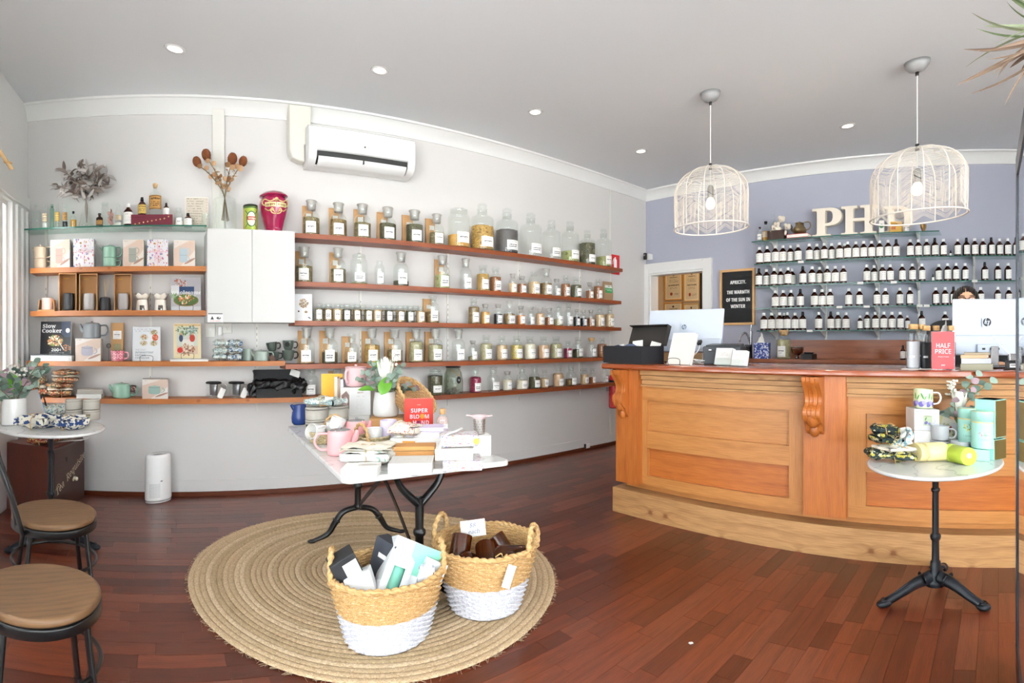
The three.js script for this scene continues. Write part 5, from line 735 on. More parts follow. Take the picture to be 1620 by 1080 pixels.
// lowest shelf
{ const k = [[70,116,606,4.36,1],[78,118,590,4.36,2]]; bundle('wax_wrap', 'orange floral cloth wrap, lower of two on the lowest shelf', stand(76,111,606, L5,4.36).pos, .3,.2,.12,.14, fab.orange, { seed: 1, layers: 3 }); const s = stand(78,119,590, L5,4.36); bundle('wax_wrap', 'orange floral cloth wrap with white tag, upper of two', lifted(s.pos, .03,.121,0), .15,.21,.1,.14, fab.orange, { seed: 2, layers: 3, tagged: true });
  bundle('wax_wrap', 'orange floral cloth wrap nearest to the shop window corner', stand(44,72,606, L5,4.36).pos, .4,.14,.16,.13, fab.orange, { seed: 5, layers: 3 });
  const f = stand(124,163,625, L5,4.34); for (let i = 0; i < 2; i++) { const t = thing('flat_box', `thin ${i ? 'grey' : 'white'} lidded box, ${i ? 'upper' : 'lower'} of two on the lowest shelf`, 'box', lifted(f.pos, -.005 * i, i * .036,0), f.turn + (i ? .12 : -.05)); part('box_body', rbox(f.W, .035,.17,.002,0,.0175,0), i ? m.stone : m.paper, t); part('lid', rbox(f.W * 1.01,.014,.173,.002,0,.0281,0), i ? m.stone : m.paper, t); }
  const g = stand(178,207,604, L5); const p = teapot('teapot', 'sage green teapot with brown printed tag on the lowest shelf', g.pos, g.turn, g.R, g.H, m.sage, {}); part('swing_tag', pose(rbox(.04,.06,.002,.001), { p: [g.R * 1.3, g.H * .6, g.R * .5], r: [0,.2,-.2] }), mapped(paint(64,96, (c, w, h) => { fill(c, '#4a3532', 0,0, w, h); food(c, 32,48,34,['#c98a8a', '#8a6a5a', '#d9c0b0'],24); })), p);
  carton('mug_box', 'printed box picturing a green mug beside the sage teapot', 'box', stand(225.5,266,599, L5), .15, mugPhoto('#a3c2b8', '#e3c9b8', '#f1e8e0', true), m.card);
  for (const [a, b, text] of [[326,350, 'nearest the green mug box'],[362,386, 'beside the black gift box']]) { const q = stand(a, b, 603.5, L5), t = thing('infuser_mug', `clear glass infuser mug with black lid ${text}`, 'mug', q.pos, q.turn), R = q.R, e = q.H; part('glass_body', lathe([[0,.004],[R * .95,0],[R, .01],[R, e * .86]],32), m.glass, t); part('strainer', lathe([[0, e * .16],[R * .5, e * .16],[R * .55, e * .88],[0, e * .88]],24), M('#8f8f92', { roughness: .4, metalness: .7 }), t); part('lid', lathe([[0, e],[R * .9, e],[R * 1.05, e * .97],[R * 1.05, e * .88],[0, e * .86]],32), m.black, t); part('handle', handle(R, e * .6, e * .5,1,.006,.55), m.frosted, t); part('swing_tag', pose(rbox(.05,.085,.002,.001), { p: [R * .95, e * .3, R * .7], r: [-.1,.3,-.45] }), m.paper, t); part('tag_string', tube([[R * 1.3, e * .75,.01],[R * 1.25, e * .6, R * .6],[R * 1.1, e * .5, R * .72]],.001,10,4), m.twine, t); } }
{ // open black gift box with crumpled tissue
  const s = stand(404,474,585, L5,4.34), t = thing('gift_hamper', 'open black gift box spilling crumpled black tissue paper', 'box', s.pos, s.turn), w = s.W, k = .006, dp = .16; part('box_body', [sbox(w, k, dp, 0, k / 2,0), sbox(w, .075, k, 0,.0375, dp / 2), sbox(w, .09, k, 0,.045,-dp / 2), sbox(k, .085, dp, -w / 2,.0425,0), sbox(k, .085, dp, w / 2,.0425,0)], m.blackCard, t); part('lid', [pose(sbox(w, s.H - .09, k, 0, (s.H - .09) / 2,0), { p: [0,.09,-dp / 2], r: [-.05,0,0] }), pose(sbox(k, .05,.05), { p: [-w / 2, s.H - .03,-dp / 2 + .02], r: [0,0,.3] })], m.blackCard, t);
  let g = cube(w * 1.1,.07, dp * 1.05,26,6,14); g = ruffle(g, .03,16,3); g = ruffle(g, .012,45,5).translate(.01,.1,.0); part('tissue_paper', g, M('#101012', { roughness: .4 }), t);
  for (const [x, z, a, l] of [[w * .46,.06,-.5,.12],[-w * .56,.05,.25,.1],[w * .48,-.02,-.9,.1]]) { let q = ruffle(cube(.1, l, .02,8,8,3), .02,30, x * 9); part('tissue_paper', pose(q, { p: [x, .07, z], r: [.2,.4, a] }), M('#101012', { roughness: .4 }), t); }
  part('swing_tag', pose(rbox(.085,.055,.002,.001), { p: [w * .42, s.H * .86,-.03], r: [-.1,0,-.35] }), m.paper, t); }
// on top of the cupboard
{ const CT = 2.187, s = stand(336,375,300, CT, 4.33), t = thing('dried_banksia', 'dried brown banksia heads in a broad clear glass bottle vase', 'dried plant', s.pos), R = s.R, e = s.H; seedState = 777; part('vase', lathe([[0,.006],[R * .96,0],[R, .015],[R, e * .7],[R * .95, e * .76],[R * .6, e * .82],[R * .45, e * .86],[R * .42, e * .96],[R * .48, e]],36), m.glass, t);
  for (const [c, r, sz] of [[311,256,1],[326,247,1.1],[367,252,1.15],[384,255,1]]) { const x = (c - 355) / F * s.d, y = hgt(r, s.d) - CT, z = rnd(-.02,.04), pts = [V3(-x * .15, e * .3,-z), V3(x * .08, e * .95,0), V3(x * .55, e + (y - e) * .55, z), V3(x, y - .02, z)], cv = new THREE.CatmullRomCurve3(pts); part('stem', tapered(pts, [.005,.004,.004],18,6), m.stem, t);
    const head = ball(1,40,30), P = head.attributes.position; for (let i = 0; i < P.count; i++) { const a = Math.atan2(P.getZ(i), P.getX(i)), k = 1 + .07 * Math.sin(a * 13 + P.getY(i) * 3) * Math.sin(P.getY(i) * 22); P.setXYZ(i, P.getX(i) * k, P.getY(i) * k, P.getZ(i) * k); } head.computeVertexNormals(); const hd = part('flower_head', head.scale(.034 * sz, .043 * sz, .034 * sz), m.banksia, t, V3(x, y, z)); hd.rotation.z = -x * 1.6;
    for (let i = 0; i < 11; i++) { const at = cv.getPointAt(.5 + .045 * i), a = i * 2.4; leafAt(t, LEAF.gum, pick([m.driedTan, m.driedTan, M('#9a7350', { side: THREE.DoubleSide, roughness: .85 })]), at, V3(Math.cos(a), .6, Math.sin(a)), a, rnd(.7,1.05)); } }
  const q = stand(384.5,407.5,325, CT, 4.3), tin = thing('tea_tin', 'yellow-green old tea tin with red oval badge', 'tin', q.pos, q.turn); part('can', lathe([[0,0],[1,0],[1,.02],[.97,.03],[.97,.94]].map(([a, b]) => [a * q.R, b * q.H]), 36), M('#b9c45a', { roughness: .35, metalness: .2 }), tin); part('lid', lathe([[0, q.H],[q.R * .95, q.H],[q.R, q.H * .985],[q.R, q.H * .92],[0, q.H * .92]],36), M('#2c3a2a', { roughness: .35, metalness: .3 }), tin);
  part('printed_band', mv(cyl(q.R * .985, q.R * .985, q.H * .88,32,1, true, -PI, 2 * PI), 0, q.H * .47,0), mapped(paint(256,128, (g, w, h) => { fill(g, '#a9bb52', 0,0, w, h); fill(g, '#c9a03a', 60,0,24, h); fill(g, '#c9a03a', 172,0,24, h); fill(g, '#2e5a36', 0,0, w, 8); fill(g, '#2e5a36', 0,120, w, 8); g.strokeStyle = '#2e5a36'; g.lineWidth = 4; g.beginPath(); g.moveTo(90,20); g.lineTo(166,108); g.moveTo(166,20); g.lineTo(90,108); g.stroke(); disc(g, 128,64,30,40, '#2e5a36'); disc(g, 128,64,25,35, '#efe9d2'); fill(g, '#b5322c', 104,52,48,18); marks(g, 110,55,38,12, '#f0e6d0', 1,1); }), { roughness: .35, metalness: .15 }), tin);
  const u = stand(409.5,456,302, CT, 4.33), urn = thing('lidded_urn', 'glossy magenta lidded urn with gold scroll lettering', 'urn', u.pos, u.turn), A = u.R, b = u.H; part('urn_body', lathe([[0,0],[.66,0],[.7,.03],[.66,.07],[.6,.1],[.62,.13],[.68,.2],[.85,.42],[.97,.6],[.99,.68],[.92,.77],[.78,.82],[.8,.84]].map(([x, y]) => [x * A, y * b]), 48), m.magenta, urn); part('lid', lathe([[0,1],[.3,.99],[.72,.94],[.97,.875],[.98,.855],[.82,.835],[0,.83]].map(([x, y]) => [x * A, y * b]), 48), m.magenta, urn);
  const rad = (y) => A * (y < .6 ? .85 + (y - .42) / .18 * .12 : .985) + .002, on = (a, y) => V3(Math.sin(a) * rad(y), y * b, Math.cos(a) * rad(y)); for (const sgn of [-1,1]) { part('gold_scroll', tube([on(sgn * .1,.72), on(sgn * .45,.69), on(sgn * .85,.74), on(sgn * 1.05,.69), on(sgn * .95,.62), on(sgn * .75,.6)],.005,30,6), m.gold, urn); part('gold_scroll', tube([on(sgn * .02,.42), on(sgn * .3,.44), on(sgn * .42,.5), on(sgn * .3,.54), on(sgn * .2,.49)],.005,24,6), m.gold, urn); part('gold_scroll', tube([on(sgn * .85,.54), on(sgn * .6,.49), on(sgn * .35,.5), on(sgn * .1,.46)],.004,24,6), m.gold, urn); }
  for (const sgn of [-1,1]) part('gold_ribbon', pose(mv(cyl(A * 1.0, A * .97, b * .1,14,1, true, sgn > 0 ? .02 : -.82,.8), 0, b * .62,0), { r: [0,0,0] }), mapped(paint(128,32, (g, w, h) => { fill(g, '#e6d9a0', 0,0, w, h); marks(g, 12,8,104,18, '#8c5a3a', 1,1); }), { roughness: .4, metalness: .2 }), urn); part('gold_scroll', mv(ball(.016,14,10), 0, b * .73, rad(.73)), m.gold, urn); }

// ------------------------------------------------------------------ end wall, counter top and back bench
function standU(c0, c1, row, y, u) {
  const col = (c0 + c1) / 2, d = alongU(col, u), a = (col - 260) / F, turn = facing(col, d, 'u'), pos = spot(col, d, y); pos.onPlan = { u, v: d * Math.cos(a), turn, side: 'u' };
  return { pos, turn, W: (c1 - c0) / F * d / Math.sin(a), H: hgt(row, d) - y, d, R: (c1 - c0) / 2 / F * d };
}
const wallAt = (c0, c1, r0, r1, u) => { const d = alongU((c0 + c1) / 2, u); return standU(c0, c1, r0, hgt(r1, d), u); };
{ // letter board
  const s = wallAt(1139,1194,425.5,514, WALL_U - .022), t = thing('letter_board', 'black felt letter board in a pale timber frame beside the bottle shelves', 'letter board', s.pos, s.turn), e = .03, w = s.W, h = s.H;
  for (const [x, y, a, b] of [[0, e / 2, w, e],[0, h - e / 2, w, e],[-w / 2 + e / 2, h / 2, e, h - 2 * e],[w / 2 - e / 2, h / 2, e, h - 2 * e]]) part('frame_side', rbox(a, b, .03,.003, x, y, .003), mapped(T.pale, {}), t);
  part('felt_panel', sbox(w - 2 * e, h - 2 * e, .012,0, h / 2,-.005), m.black, t); const grooves = []; for (let k = 0; k < 40; k++) grooves.push(sbox(w - 2 * e, (h - 2 * e) / 80,.003,0, e + (k + .5) * (h - 2 * e) / 40,.0025)); part('felt_groove', grooves, M('#17171a', { roughness: .95 }), t).userData.kind = 'stuff';
  const font = await new FontLoader().loadAsync('fonts/droid/droid_sans_bold.typeface.json');
  [['APRICITY.', .755,.45],['THE WARMTH', .578,.64],['OF THE SUN IN', .442,.68],['WINTER', .325,.42]].forEach(([text, y, width]) => { const g = new TextGeometry(text, { font, size: .042, depth: .004, curveSegments: 3, bevelEnabled: false }); g.computeBoundingBox(); const b = g.boundingBox; g.translate(-(b.min.x + b.max.x) / 2,0,0).scale(w * width / (b.max.x - b.min.x), 1,1).translate(.012, h * (y - .02), .0045); part('lettering', g, M('#f4f4f2', { roughness: .5 }), t); });
}
{ // framed certificates in the back room
  [[1051,1080,428,475, 'upper'],[1081.5,1107,425,477, 'upper'],[1050,1080,478,525, 'lower'],[1081,1106,480,526, 'lower']].forEach(([a, b, r0, r1, w], i) => { const s = wallAt(a, b, r0, r1,7.285), t = thing('certificate', `gold-framed certificate, ${w} ${i % 2 ? 'one beside the dark strip' : 'one nearer the door jamb'} through the doorway`, 'certificate', s.pos, s.turn, null), e = .02; for (const [x, y, p, q] of [[0, e / 2, s.W, e],[0, s.H - e / 2, s.W, e],[-s.W / 2 + e / 2, s.H / 2, e, s.H],[s.W / 2 - e / 2, s.H / 2, e, s.H]]) part('frame_side', rbox(p, q, .02,.003, x, y, 0), M(i % 2 ? '#c9a66b' : '#c08a3e', { roughness: .4 }), t); part('mount', sbox(s.W - e, s.H - e, .008,0, s.H / 2,-.004), M('#e3d5b6', {}), t);
    part('certificate_print', mv(plane(s.W * .74, s.H * .84), 0, s.H / 2,.0006), printed(paint(128,190, (g, ww, hh) => { seedState = 50 + i; fill(g, '#e6dcc0', 0,0, ww, hh); disc(g, 64,16,9,8, '#4a4238'); marks(g, 28,30,72,7, '#6b6152', 1,1); marks(g, 22,50,84,5, '#8c8270', 3); marks(g, 18,88,92,10, '#4f473b', 1,1); marks(g, 30,108,66,5, '#8c8270', 2); disc(g, 44,158,12,12, '#a4402f'); marks(g, 66,154,44,5, '#6b6152', 2); })), t); });
  const s = wallAt(1108,1111.5,430,540,7.28), t = thing('dark_post', 'narrow dark vertical strip behind the certificates', 'post', s.pos, s.turn); part('post', sbox(s.W, s.H, .03,0, s.H / 2,0), m.black, t);
}
// top glass shelf: letters and curios
const GT = glassRow[5];
{ const fontS = await new FontLoader().loadAsync('fonts/droid/droid_serif_bold.typeface.json');
  [['P', 1286,1333,329.5, 'first of the three beside the pewter teapot'],['H', 1331.5,1388,325.5, 'standing between the other two'],['D', 1399,1443,326, 'third one behind the woven lampshade']].forEach(([ch, a, b, r, where]) => { const s = standU(a, b, r, GT, 5.6), t = thing('wooden_letter', `cream wooden letter ${ch} with serifs, ${where}`, 'letter', s.pos, s.turn, null);
    const W = 1, st = (x0, x1, y0, y1) => [[x0, y0],[x1, y0],[x1, y1],[x0, y1]], sh = []; const serif = (x, w, y, top) => { const q = .09, e = .07; return st(x - q, x + w + q, top ? y - e * 1.3 : y, top ? y : y + e * 1.3); };
    const g = new TextGeometry(ch, { font: fontS, size: 1, depth: .2, curveSegments: 12, bevelEnabled: true, bevelSize: .012, bevelThickness: .012, bevelSegments: 2 }); g.computeBoundingBox(); const B = g.boundingBox; g.translate(-(B.min.x + B.max.x) / 2,-B.min.y, -.1).scale(s.W / (B.max.x - B.min.x), s.H / (B.max.y - B.min.y), .28); part('letter_block', g, M('#e9dfcf', { roughness: .6 }), t); }); }
{ const ap = (label, a, b, r, u, o) => { const s = standU(a, b, r, GT, u); const t = apothecary(label, s, o); delete t.userData.group; return t; };
  ap('small clear bottle with white label at the glass shelf end', 1198,1206,359,5.55, { lab: whiteLab, labH: [.12,.5], stop: m.black, shoulder: .6 }); ap('clear bottle of pale oil with broad black stopper', 1205.5,1217.5,350,5.6, { lab: creamLab, labH: [.2,.46], level: .5, fillC: oldLiquid, stop: m.black, neck: .4 }); ap('large clear round-shouldered bottle behind the brown wooden box', 1214,1232,334,5.66, { neck: .28, shoulder: .56 });
  const s = standU(1217,1243,365.5, GT, 5.56), t = thing('wooden_box', 'small weathered brown wooden box under the cotton stems', 'box', s.pos, s.turn); for (const z of [-.05,.05]) part('side', rbox(s.W, s.H, .01,.002,0, s.H / 2, z), mapped(T.chestDark, { color: '#d8c6b4' }), t); for (const x of [-1,1]) part('side', rbox(.01, s.H, .09,.002, x * (s.W / 2 - .005), s.H / 2,0), mapped(T.chestDark, { color: '#d8c6b4' }), t); part('bottom', sbox(s.W - .01,.008,.09,0,.004,0), m.stem, t);
  const c = thing('cotton_stem', 'dried cotton stems with puffy cream bolls above wooden box', 'dried plant', lifted(s.pos, 0,.012,0), s.turn); seedState = 31; for (const [x, y, k] of [[-.05,.07,1.1],[.02,.1,1.15],[.06,.22,1.25],[.0,.16,1],[.13,.13,1.1],[.09,.06,.9],[-.03,.13,.9]]) { part('stem', tube([[0,0,0],[x * .4, y * .5,.01],[x, y - .015,.015]],.002,10,5), m.stem, c); for (let i = 0; i < 4; i++) part('cotton_boll', ruffle(ball(.021 * k, 14,10), .004,60, i + x * 50), M('#ece2d2', { roughness: .95 }), c, V3(x + (i % 2 ? .015 : -.015), y + (i > 1 ? .012 : -.01), .015 + (i % 3) * .008)); for (let i = 0; i < 3; i++) leafAt(c, LEAF.tiny, m.dried, V3(x, y - .022,.02), V3(i - 1,.6,.8), i, 1.7, 'bract'); }
  const rb = standU(1247.5,1280.5,371, GT, 5.56), k = thing('book', 'thin red book lying beneath the pewter teapot', 'book', rb.pos, rb.turn); part('cover', rbox(rb.W, rb.H, .13,.002,0, rb.H / 2,0), M('#b3262e', {}), k); part('page_block', sbox(rb.W * .98, rb.H * .7,.128, rb.W * .015, rb.H / 2,.002), m.card, k); const q = standU(1254,1276,350, GT + rb.H + .0005,5.56), R = q.R, e = q.H; const pt = thing('pewter_teapot', 'dull pewter teapot with loop handle on the red book', 'teapot', q.pos, q.turn); part('pot_body', lathe([[0,0],[.6,0],[.62,.04],[.9,.12],[1,.28],[.95,.42],[.7,.6],[.6,.74],[.66,.85],[.5,.88],[0,.9]].map(([x, y]) => [x * R, y * e]), 36), m.brass, pt); part('lid_knob', lathe([[0, e],[R * .06, e * .99],[R * .09, e * .94],[R * .2, e * .89],[0, e * .88]],14), m.brass, pt); part('handle', handle(R * .78, e * .6, e * .6,1,.006,.8), m.brass, pt); part('spout', tapered([[-R * .85, e * .25,0],[-R * 1.25, e * .4,0],[-R * 1.15, e * .62,0],[-R * 1.4, e * .78,0]],[.016,.011,.008,.006],18,10), m.brass, pt);
  const gl = standU(1391,1399,349, GT, 5.54), gd = thing('green_badge', 'small round green badge on a clear block behind lampshade', 'ornament', gl.pos, gl.turn); part('block', rbox(gl.W, gl.H, .03,.002,0, gl.H / 2,0), m.card, gd); part('badge', pose(cyl(gl.W * .42, gl.W * .42,.004,24), { r: [PI / 2,0,0], p: [0, gl.H * .55,.017] }), M('#4d8a5a', {}), gd);
  const gb = standU(1409,1427,351, GT, 5.52), gx = thing('gold_box', 'small yellow patterned card box before the last letter', 'box', gb.pos, gb.turn); part('box_body', rbox(gb.W, gb.H, .05,.002,0, gb.H / 2,0), M('#d9a53c', {}), gx); part('front_print', mv(plane(gb.W * .9, gb.H * .9), 0, gb.H / 2,.0256), printed(paint(96,48, (g, w, h) => { fill(g, '#e0b04a', 0,0, w, h); fill(g, '#c6663a', 6,24,40,14); marks(g, 10,6,76,8, '#7a4f1e', 1); })), gx);
  const wp = standU(1430,1439,359, GT, 5.52), wt = thing('tiny_pot', 'tiny white lidded pot beside the yellow card box', 'pot', wp.pos, wp.turn); part('pot_body', lathe([[0,0],[.9,0],[1,.2],[1,.7],[.9,.75],[0,.75]].map(([x, y]) => [x * wp.R, y * wp.H]), 24), m.ceramicWhite, wt); part('lid', lathe([[0,1],[.9,1],[.95,.95],[.95,.77],[0,.77]].map(([x, y]) => [x * wp.R, y * wp.H]), 24), m.ceramicWhite, wt);
  const bp = standU(1456,1466,355.5, GT, 5.55), bt = thing('brass_cup', 'little brass cup at the far end of letter shelf', 'cup', bp.pos, bp.turn); part('cup', lathe([[0,0],[.7,0],[.5,.15],[.6,.3],[.95,.6],[1,1],[.92,1],[.85,.6],[0,.4]].map(([x, y]) => [x * bp.R, y * bp.H]), 24), M('#a8834d', { roughness: .35, metalness: .7 }), bt); part('rim', pose(torus(bp.R * .97,.002,6,24), { r: [PI / 2,0,0], p: [0, bp.H, 0] }), m.brass, bt); }
// monitors
const hp = (bg, ink) => mapped(paint(128,128, (g, w, h) => { fill(g, bg, 0,0, w, h); disc(g, 64,64,54,54, ink); g.strokeStyle = bg; g.lineWidth = 10; for (const [a, b, c, d] of [[56,8,34,84],[96,44,72,122]]) { g.beginPath(); g.moveTo(a, b); g.lineTo(c, d); g.stroke(); } g.lineWidth = 9; g.beginPath(); g.moveTo(44,56); g.lineTo(60,52); g.lineTo(50,88); g.stroke(); g.beginPath(); g.moveTo(72,52); g.lineTo(88,50); g.lineTo(80,84); g.lineTo(66,86); g.stroke(); }), { roughness: .4 });
function monitor(label, s, h, chin, lean, yaw, logoCol, logoH, ports) {
  const t = thing('computer_monitor', label, 'monitor', s.pos, s.turn + yaw), w = s.W, body = M('#bfc6d2', { roughness: .35 }), lo = .1, q = (g) => pose(g, { r: [lean, 0,0], p: [0, lo, 0] });
  part('back_shell', q(rbox(w, h, .022,.008,0, h / 2,0)), body, t); part('screen', q(sbox(w - .02, h - .04,.002,0, h / 2,-.0122)), M('#1b1d22', { roughness: .15 }), t); part('lower_housing', q(rbox(w, chin, .045,.012,0, chin / 2 - .02,.006)), M('#b2b9c6', { roughness: .4 }), t);
  part('logo', q(mv(plane(logoH, logoH), 0, h * .56,.0116)), hp('#bfc6d2', logoCol), t);
  part('stand_neck', [pose(rbox(.05,.14,.02,.005), { p: [.05,.07,.05], r: [-.28,0,0] })], m.steel, t); part('stand_foot', rbox(.24,.012,.2,.005,0,.006,.0), m.steel, t);
  if (ports) { part('port_panel', q(rbox(.16,.06,.012,.003,.02,.02,.03)), M('#aeb6c4', { roughness: .4 }), t); for (const x of [-.02,.03,.07]) part('port', q(sbox(.02,.012,.004, x, .02,.0365)), m.black, t); }
  return t;
}
monitor('pale computer monitor seen from behind, before the doorway', standU(1025,1136,484, TOP, 3.52), .33,.11,-.16,.1, '#5c6f84', .05, true);
monitor('silver computer monitor seen from behind, hiding the dark-haired woman', standU(1506,1617,478, TOP, 3.38), .34,.13,-.04,0, '#2c2f36', .062, true);
// goods on the counter
{ const s = standU(967,1036,547, TOP, 3.2), t = thing('hinged_box', 'open black hinged gift box with cards and blue cloth', 'box', s.pos, s.turn - .12), w = s.W * .97, h = s.H, dp = .24, k = .006; part('box_body', [sbox(w, k, dp, 0, k / 2,0), sbox(w, h, k, 0, h / 2, dp / 2), sbox(w, h, k, 0, h / 2,-dp / 2), sbox(k, h, dp, -w / 2, h / 2,0), sbox(k, h, dp, w / 2, h / 2,0)], M('#17191f', { roughness: .6 }), t); part('lid', [pose(sbox(w, .16, k, 0,.08,0), { p: [.03, h, -dp / 2], r: [-.35,0,0] }), pose(sbox(k, .15,.04, w / 2,.08,.02), { p: [.03, h, -dp / 2], r: [-.35,0,0] }), pose(sbox(w, k, .045,0,.16,.02), { p: [.03, h, -dp / 2], r: [-.35,0,0] })], M('#2b2724', { roughness: .7 }), t);
  const put = (nm, label, cat, x, z, y, g, mat, kids = () => {}) => { const o = thing(nm, label, cat, lifted(s.pos, x, y, z), s.turn); part(nm === 'blue_cloth' ? 'folded_cloth' : 'card_board', g, mat, o); kids(o); return o; };
  put('gift_card', 'card with orange speckled print leaning in the black box', 'card', -.1,.09,.008, pose(rbox(.17,.12,.003,.001,0,.07,0), { r: [-.2,0,.18] }), m.paper, (o) => part('card_print', pose(mv(plane(.15,.09), 0,.078,.0018), { r: [-.2,0,.18] }), printed(paint(96,64, (g, ww, hh) => { fill(g, '#f3ebe2', 0,0, ww, hh); food(g, 48,40,46,['#e69a66', '#edb98f', '#d9804a'],90); })), o));
  put('gift_card', 'grey card with small brown flower standing in the black box', 'card', .06,.02,.008, pose(rbox(.1,.17,.003,.001,0,.085,0), { r: [-.15,0,.1] }), m.card, (o) => part('card_print', pose(mv(plane(.07,.05), 0,.09,.0018), { r: [-.15,0,.1] }), printed(paint(64,48, (g, ww, hh) => { fill(g, '#e9e6df', 0,0, ww, hh); food(g, 32,26,18,['#8a4a3a', '#b07a5a', '#5a3a30'],26); })), o));
  put('price_card', 'small blank white card tucked beside the dark stone', 'card', .15,-.04,.05, pose(rbox(.1,.06,.002,.001,0,.09,0), { r: [-.3,0,-.2] }), m.paper);
  let g = ruffle(cube(.2,.1,.12,14,8,10), .03,12,4).translate(0,.075,0); put('blue_cloth', 'slate blue crumpled cloth filling the black box', 'cloth', -.02,.03,.008, g, M('#4c5b7d', { roughness: .85 }));
  put('dark_stone', 'rough dark grey stone sitting in the black box', 'stone', .13,.05,.008, ruffle(new THREE.IcosahedronGeometry(.055,3), .025,18,2).translate(0,.06,0), M('#3c4147', { roughness: .5 })); }
{ const s = standU(1054,1092,527, TOP, 3.16), t = thing('journal', 'pale cream journal leaning on a black wire stand', 'book', s.pos, s.turn - .1), q = { r: [-.32,0,.0], p: [.01,.004,0] }; part('page_block', pose(rbox(s.W * .98, s.H * 1.03,.028,.001,0, s.H / 2,0), q), m.paper, t); part('cover', pose(rbox(s.W, s.H * 1.05,.003,.001,0, s.H / 2,.0155), q), M('#ddd8cf', { roughness: .6 }), t); part('back_cover', pose(rbox(s.W, s.H * 1.05,.003,.001,0, s.H / 2,-.0155), q), M('#ddd8cf', {}), t); const w = s.W * .26; part('wire_stand', tube([[-w, .002,-.05],[-w, .002,.045],[-w, .04,.05],[w, .04,.05],[w, .002,.045],[w, .002,-.05]],.0022,50,6), m.black, t); }
{ const s = standU(1093,1116,545, TOP, 3.3), t = thing('cable_tangle', 'tangled white power cables below the pale monitor', 'cable', s.pos, s.turn); seedState = 606; for (let k = 0; k < 5; k++) { const pts = []; for (let i = 0; i < 7; i++) pts.push(V3(rnd(-.08,.06), .005 + k * .006 + rnd(.006), rnd(-.05,.06))); part('cable', tube(pts, .0035,60,6), m.white, t); } part('cable', tube([[0,.16,-.03],[.01,.1,.02],[-.03,.05,.03],[.04,.01,.04]],.0035,30,6), m.white, t); part('plug', pose(rbox(.03,.022,.05,.004), { p: [.0,.16,-.02], r: [.5,.3,0] }), m.black, t); }
{ const s = standU(1114,1180,545, TOP, 3.42), t = thing('receipt_printer', 'black receipt printer behind the clear card holders', 'printer', s.pos, s.turn + .25), w = s.W * .8, h = s.H * .92; part('casing', [rbox(w, h, .19,.008,0, h / 2,0)], M('#23272f', { roughness: .45 }), t); part('lid', pose(rbox(w * .9,.02,.15,.006), { p: [0, h + .004,0], r: [.08,0,0] }), M('#1a1d23', { roughness: .4 }), t); part('paper_slot', sbox(w * .6,.006,.02,0, h * .75,.0955), m.black, t); part('button', sbox(.02,.006,.012,-w * .3, h * .8,.096), m.steel, t); }
for (const [a, b, r, u, text, lean] of [[1130,1160,549,3.16, 'nearer the black printer', 0],[1157,1182,553,3.1, 'nearer the counter edge', .05]]) { const s = standU(a, b, r, TOP, u), t = thing('card_holder', `clear acrylic holder filled with white cards, ${text}`, 'card holder', s.pos, s.turn - .12), w = s.W; part('holder', [pose(sbox(w * .9, s.H * .4,.003,0, s.H * .2,.03), { r: [-.2,0,0] }), sbox(w * .9,.003,.07,0,.0015,0), pose(sbox(w * .9, s.H * .8,.003,0, s.H * .4,-.03), { r: [-.25,0,0] })], m.glass, t); for (let k = 0; k < 6; k++) part('card', pose(rbox(w * .92, s.H * .9,.002,.0005, (k % 3) * .002, s.H * .46,.02 - k * .006), { p: [0,.004,0], r: [-.25,0,0] }), m.paper, t); part('card_print', pose(mv(plane(w * .8, s.H * .7), 0, s.H * .5,.0215), { p: [0,.004,0], r: [-.25,0,0] }), printed(paint(96,96, (g, ww, hh) => { fill(g, '#f4f2ee', 0,0, ww, hh); marks(g, 20,22,56,6, '#cfc3be', 3); })), t); }
// glass water bottles and the sale sign
for (const [a, b, r, u, mat, text] of [[1434,1455.5,512.5,3.2, '#b4b6ba', 'pale grey sleeve, first in the row'],[1450,1466,513,3.36, '#2a2c30', 'black sleeve, behind the grey one'],[1456.5,1475,515,3.22, '#23262a', 'black sleeve beside the red sign'],[1473,1489,515,3.36, '#6f7377', 'sleeve hidden behind the red sign'],[1497,1512,515,3.28, '#3f4a4c', 'dark green sleeve at the red sign edge']]) { const s = standU(a, b, r, TOP + .004, u), t = thing('water_bottle', `tall glass water bottle with wooden cap and ${text}`, 'bottle', s.pos, s.turn), R = s.R, e = s.H; part('glass_body', lathe([[R * .9, e * .5],[R * .95, e * .78],[R * .85, e * .84],[R * .66, e * .87],[R * .66, e * .9]],28), m.glass, t); part('sleeve', lathe([[0,0],[R * .95,0],[R, .008],[R, e * .6],[R * .97, e * .61],[R * .93, e * .6],[0, e * .58]],32), M(mat, { roughness: .6 }), t); part('cap', lathe([[0, e],[R * .68, e],[R * .7, e * .99],[R * .7, e * .885],[0, e * .885]],28), mapped(T.pale, {}), t); part('sleeve_print', mv(cyl(R * 1.004, R * 1.004,.012,8,1, true, -.4,.8), 0, e * .27,0), M('#d9dadb', {}), t); }
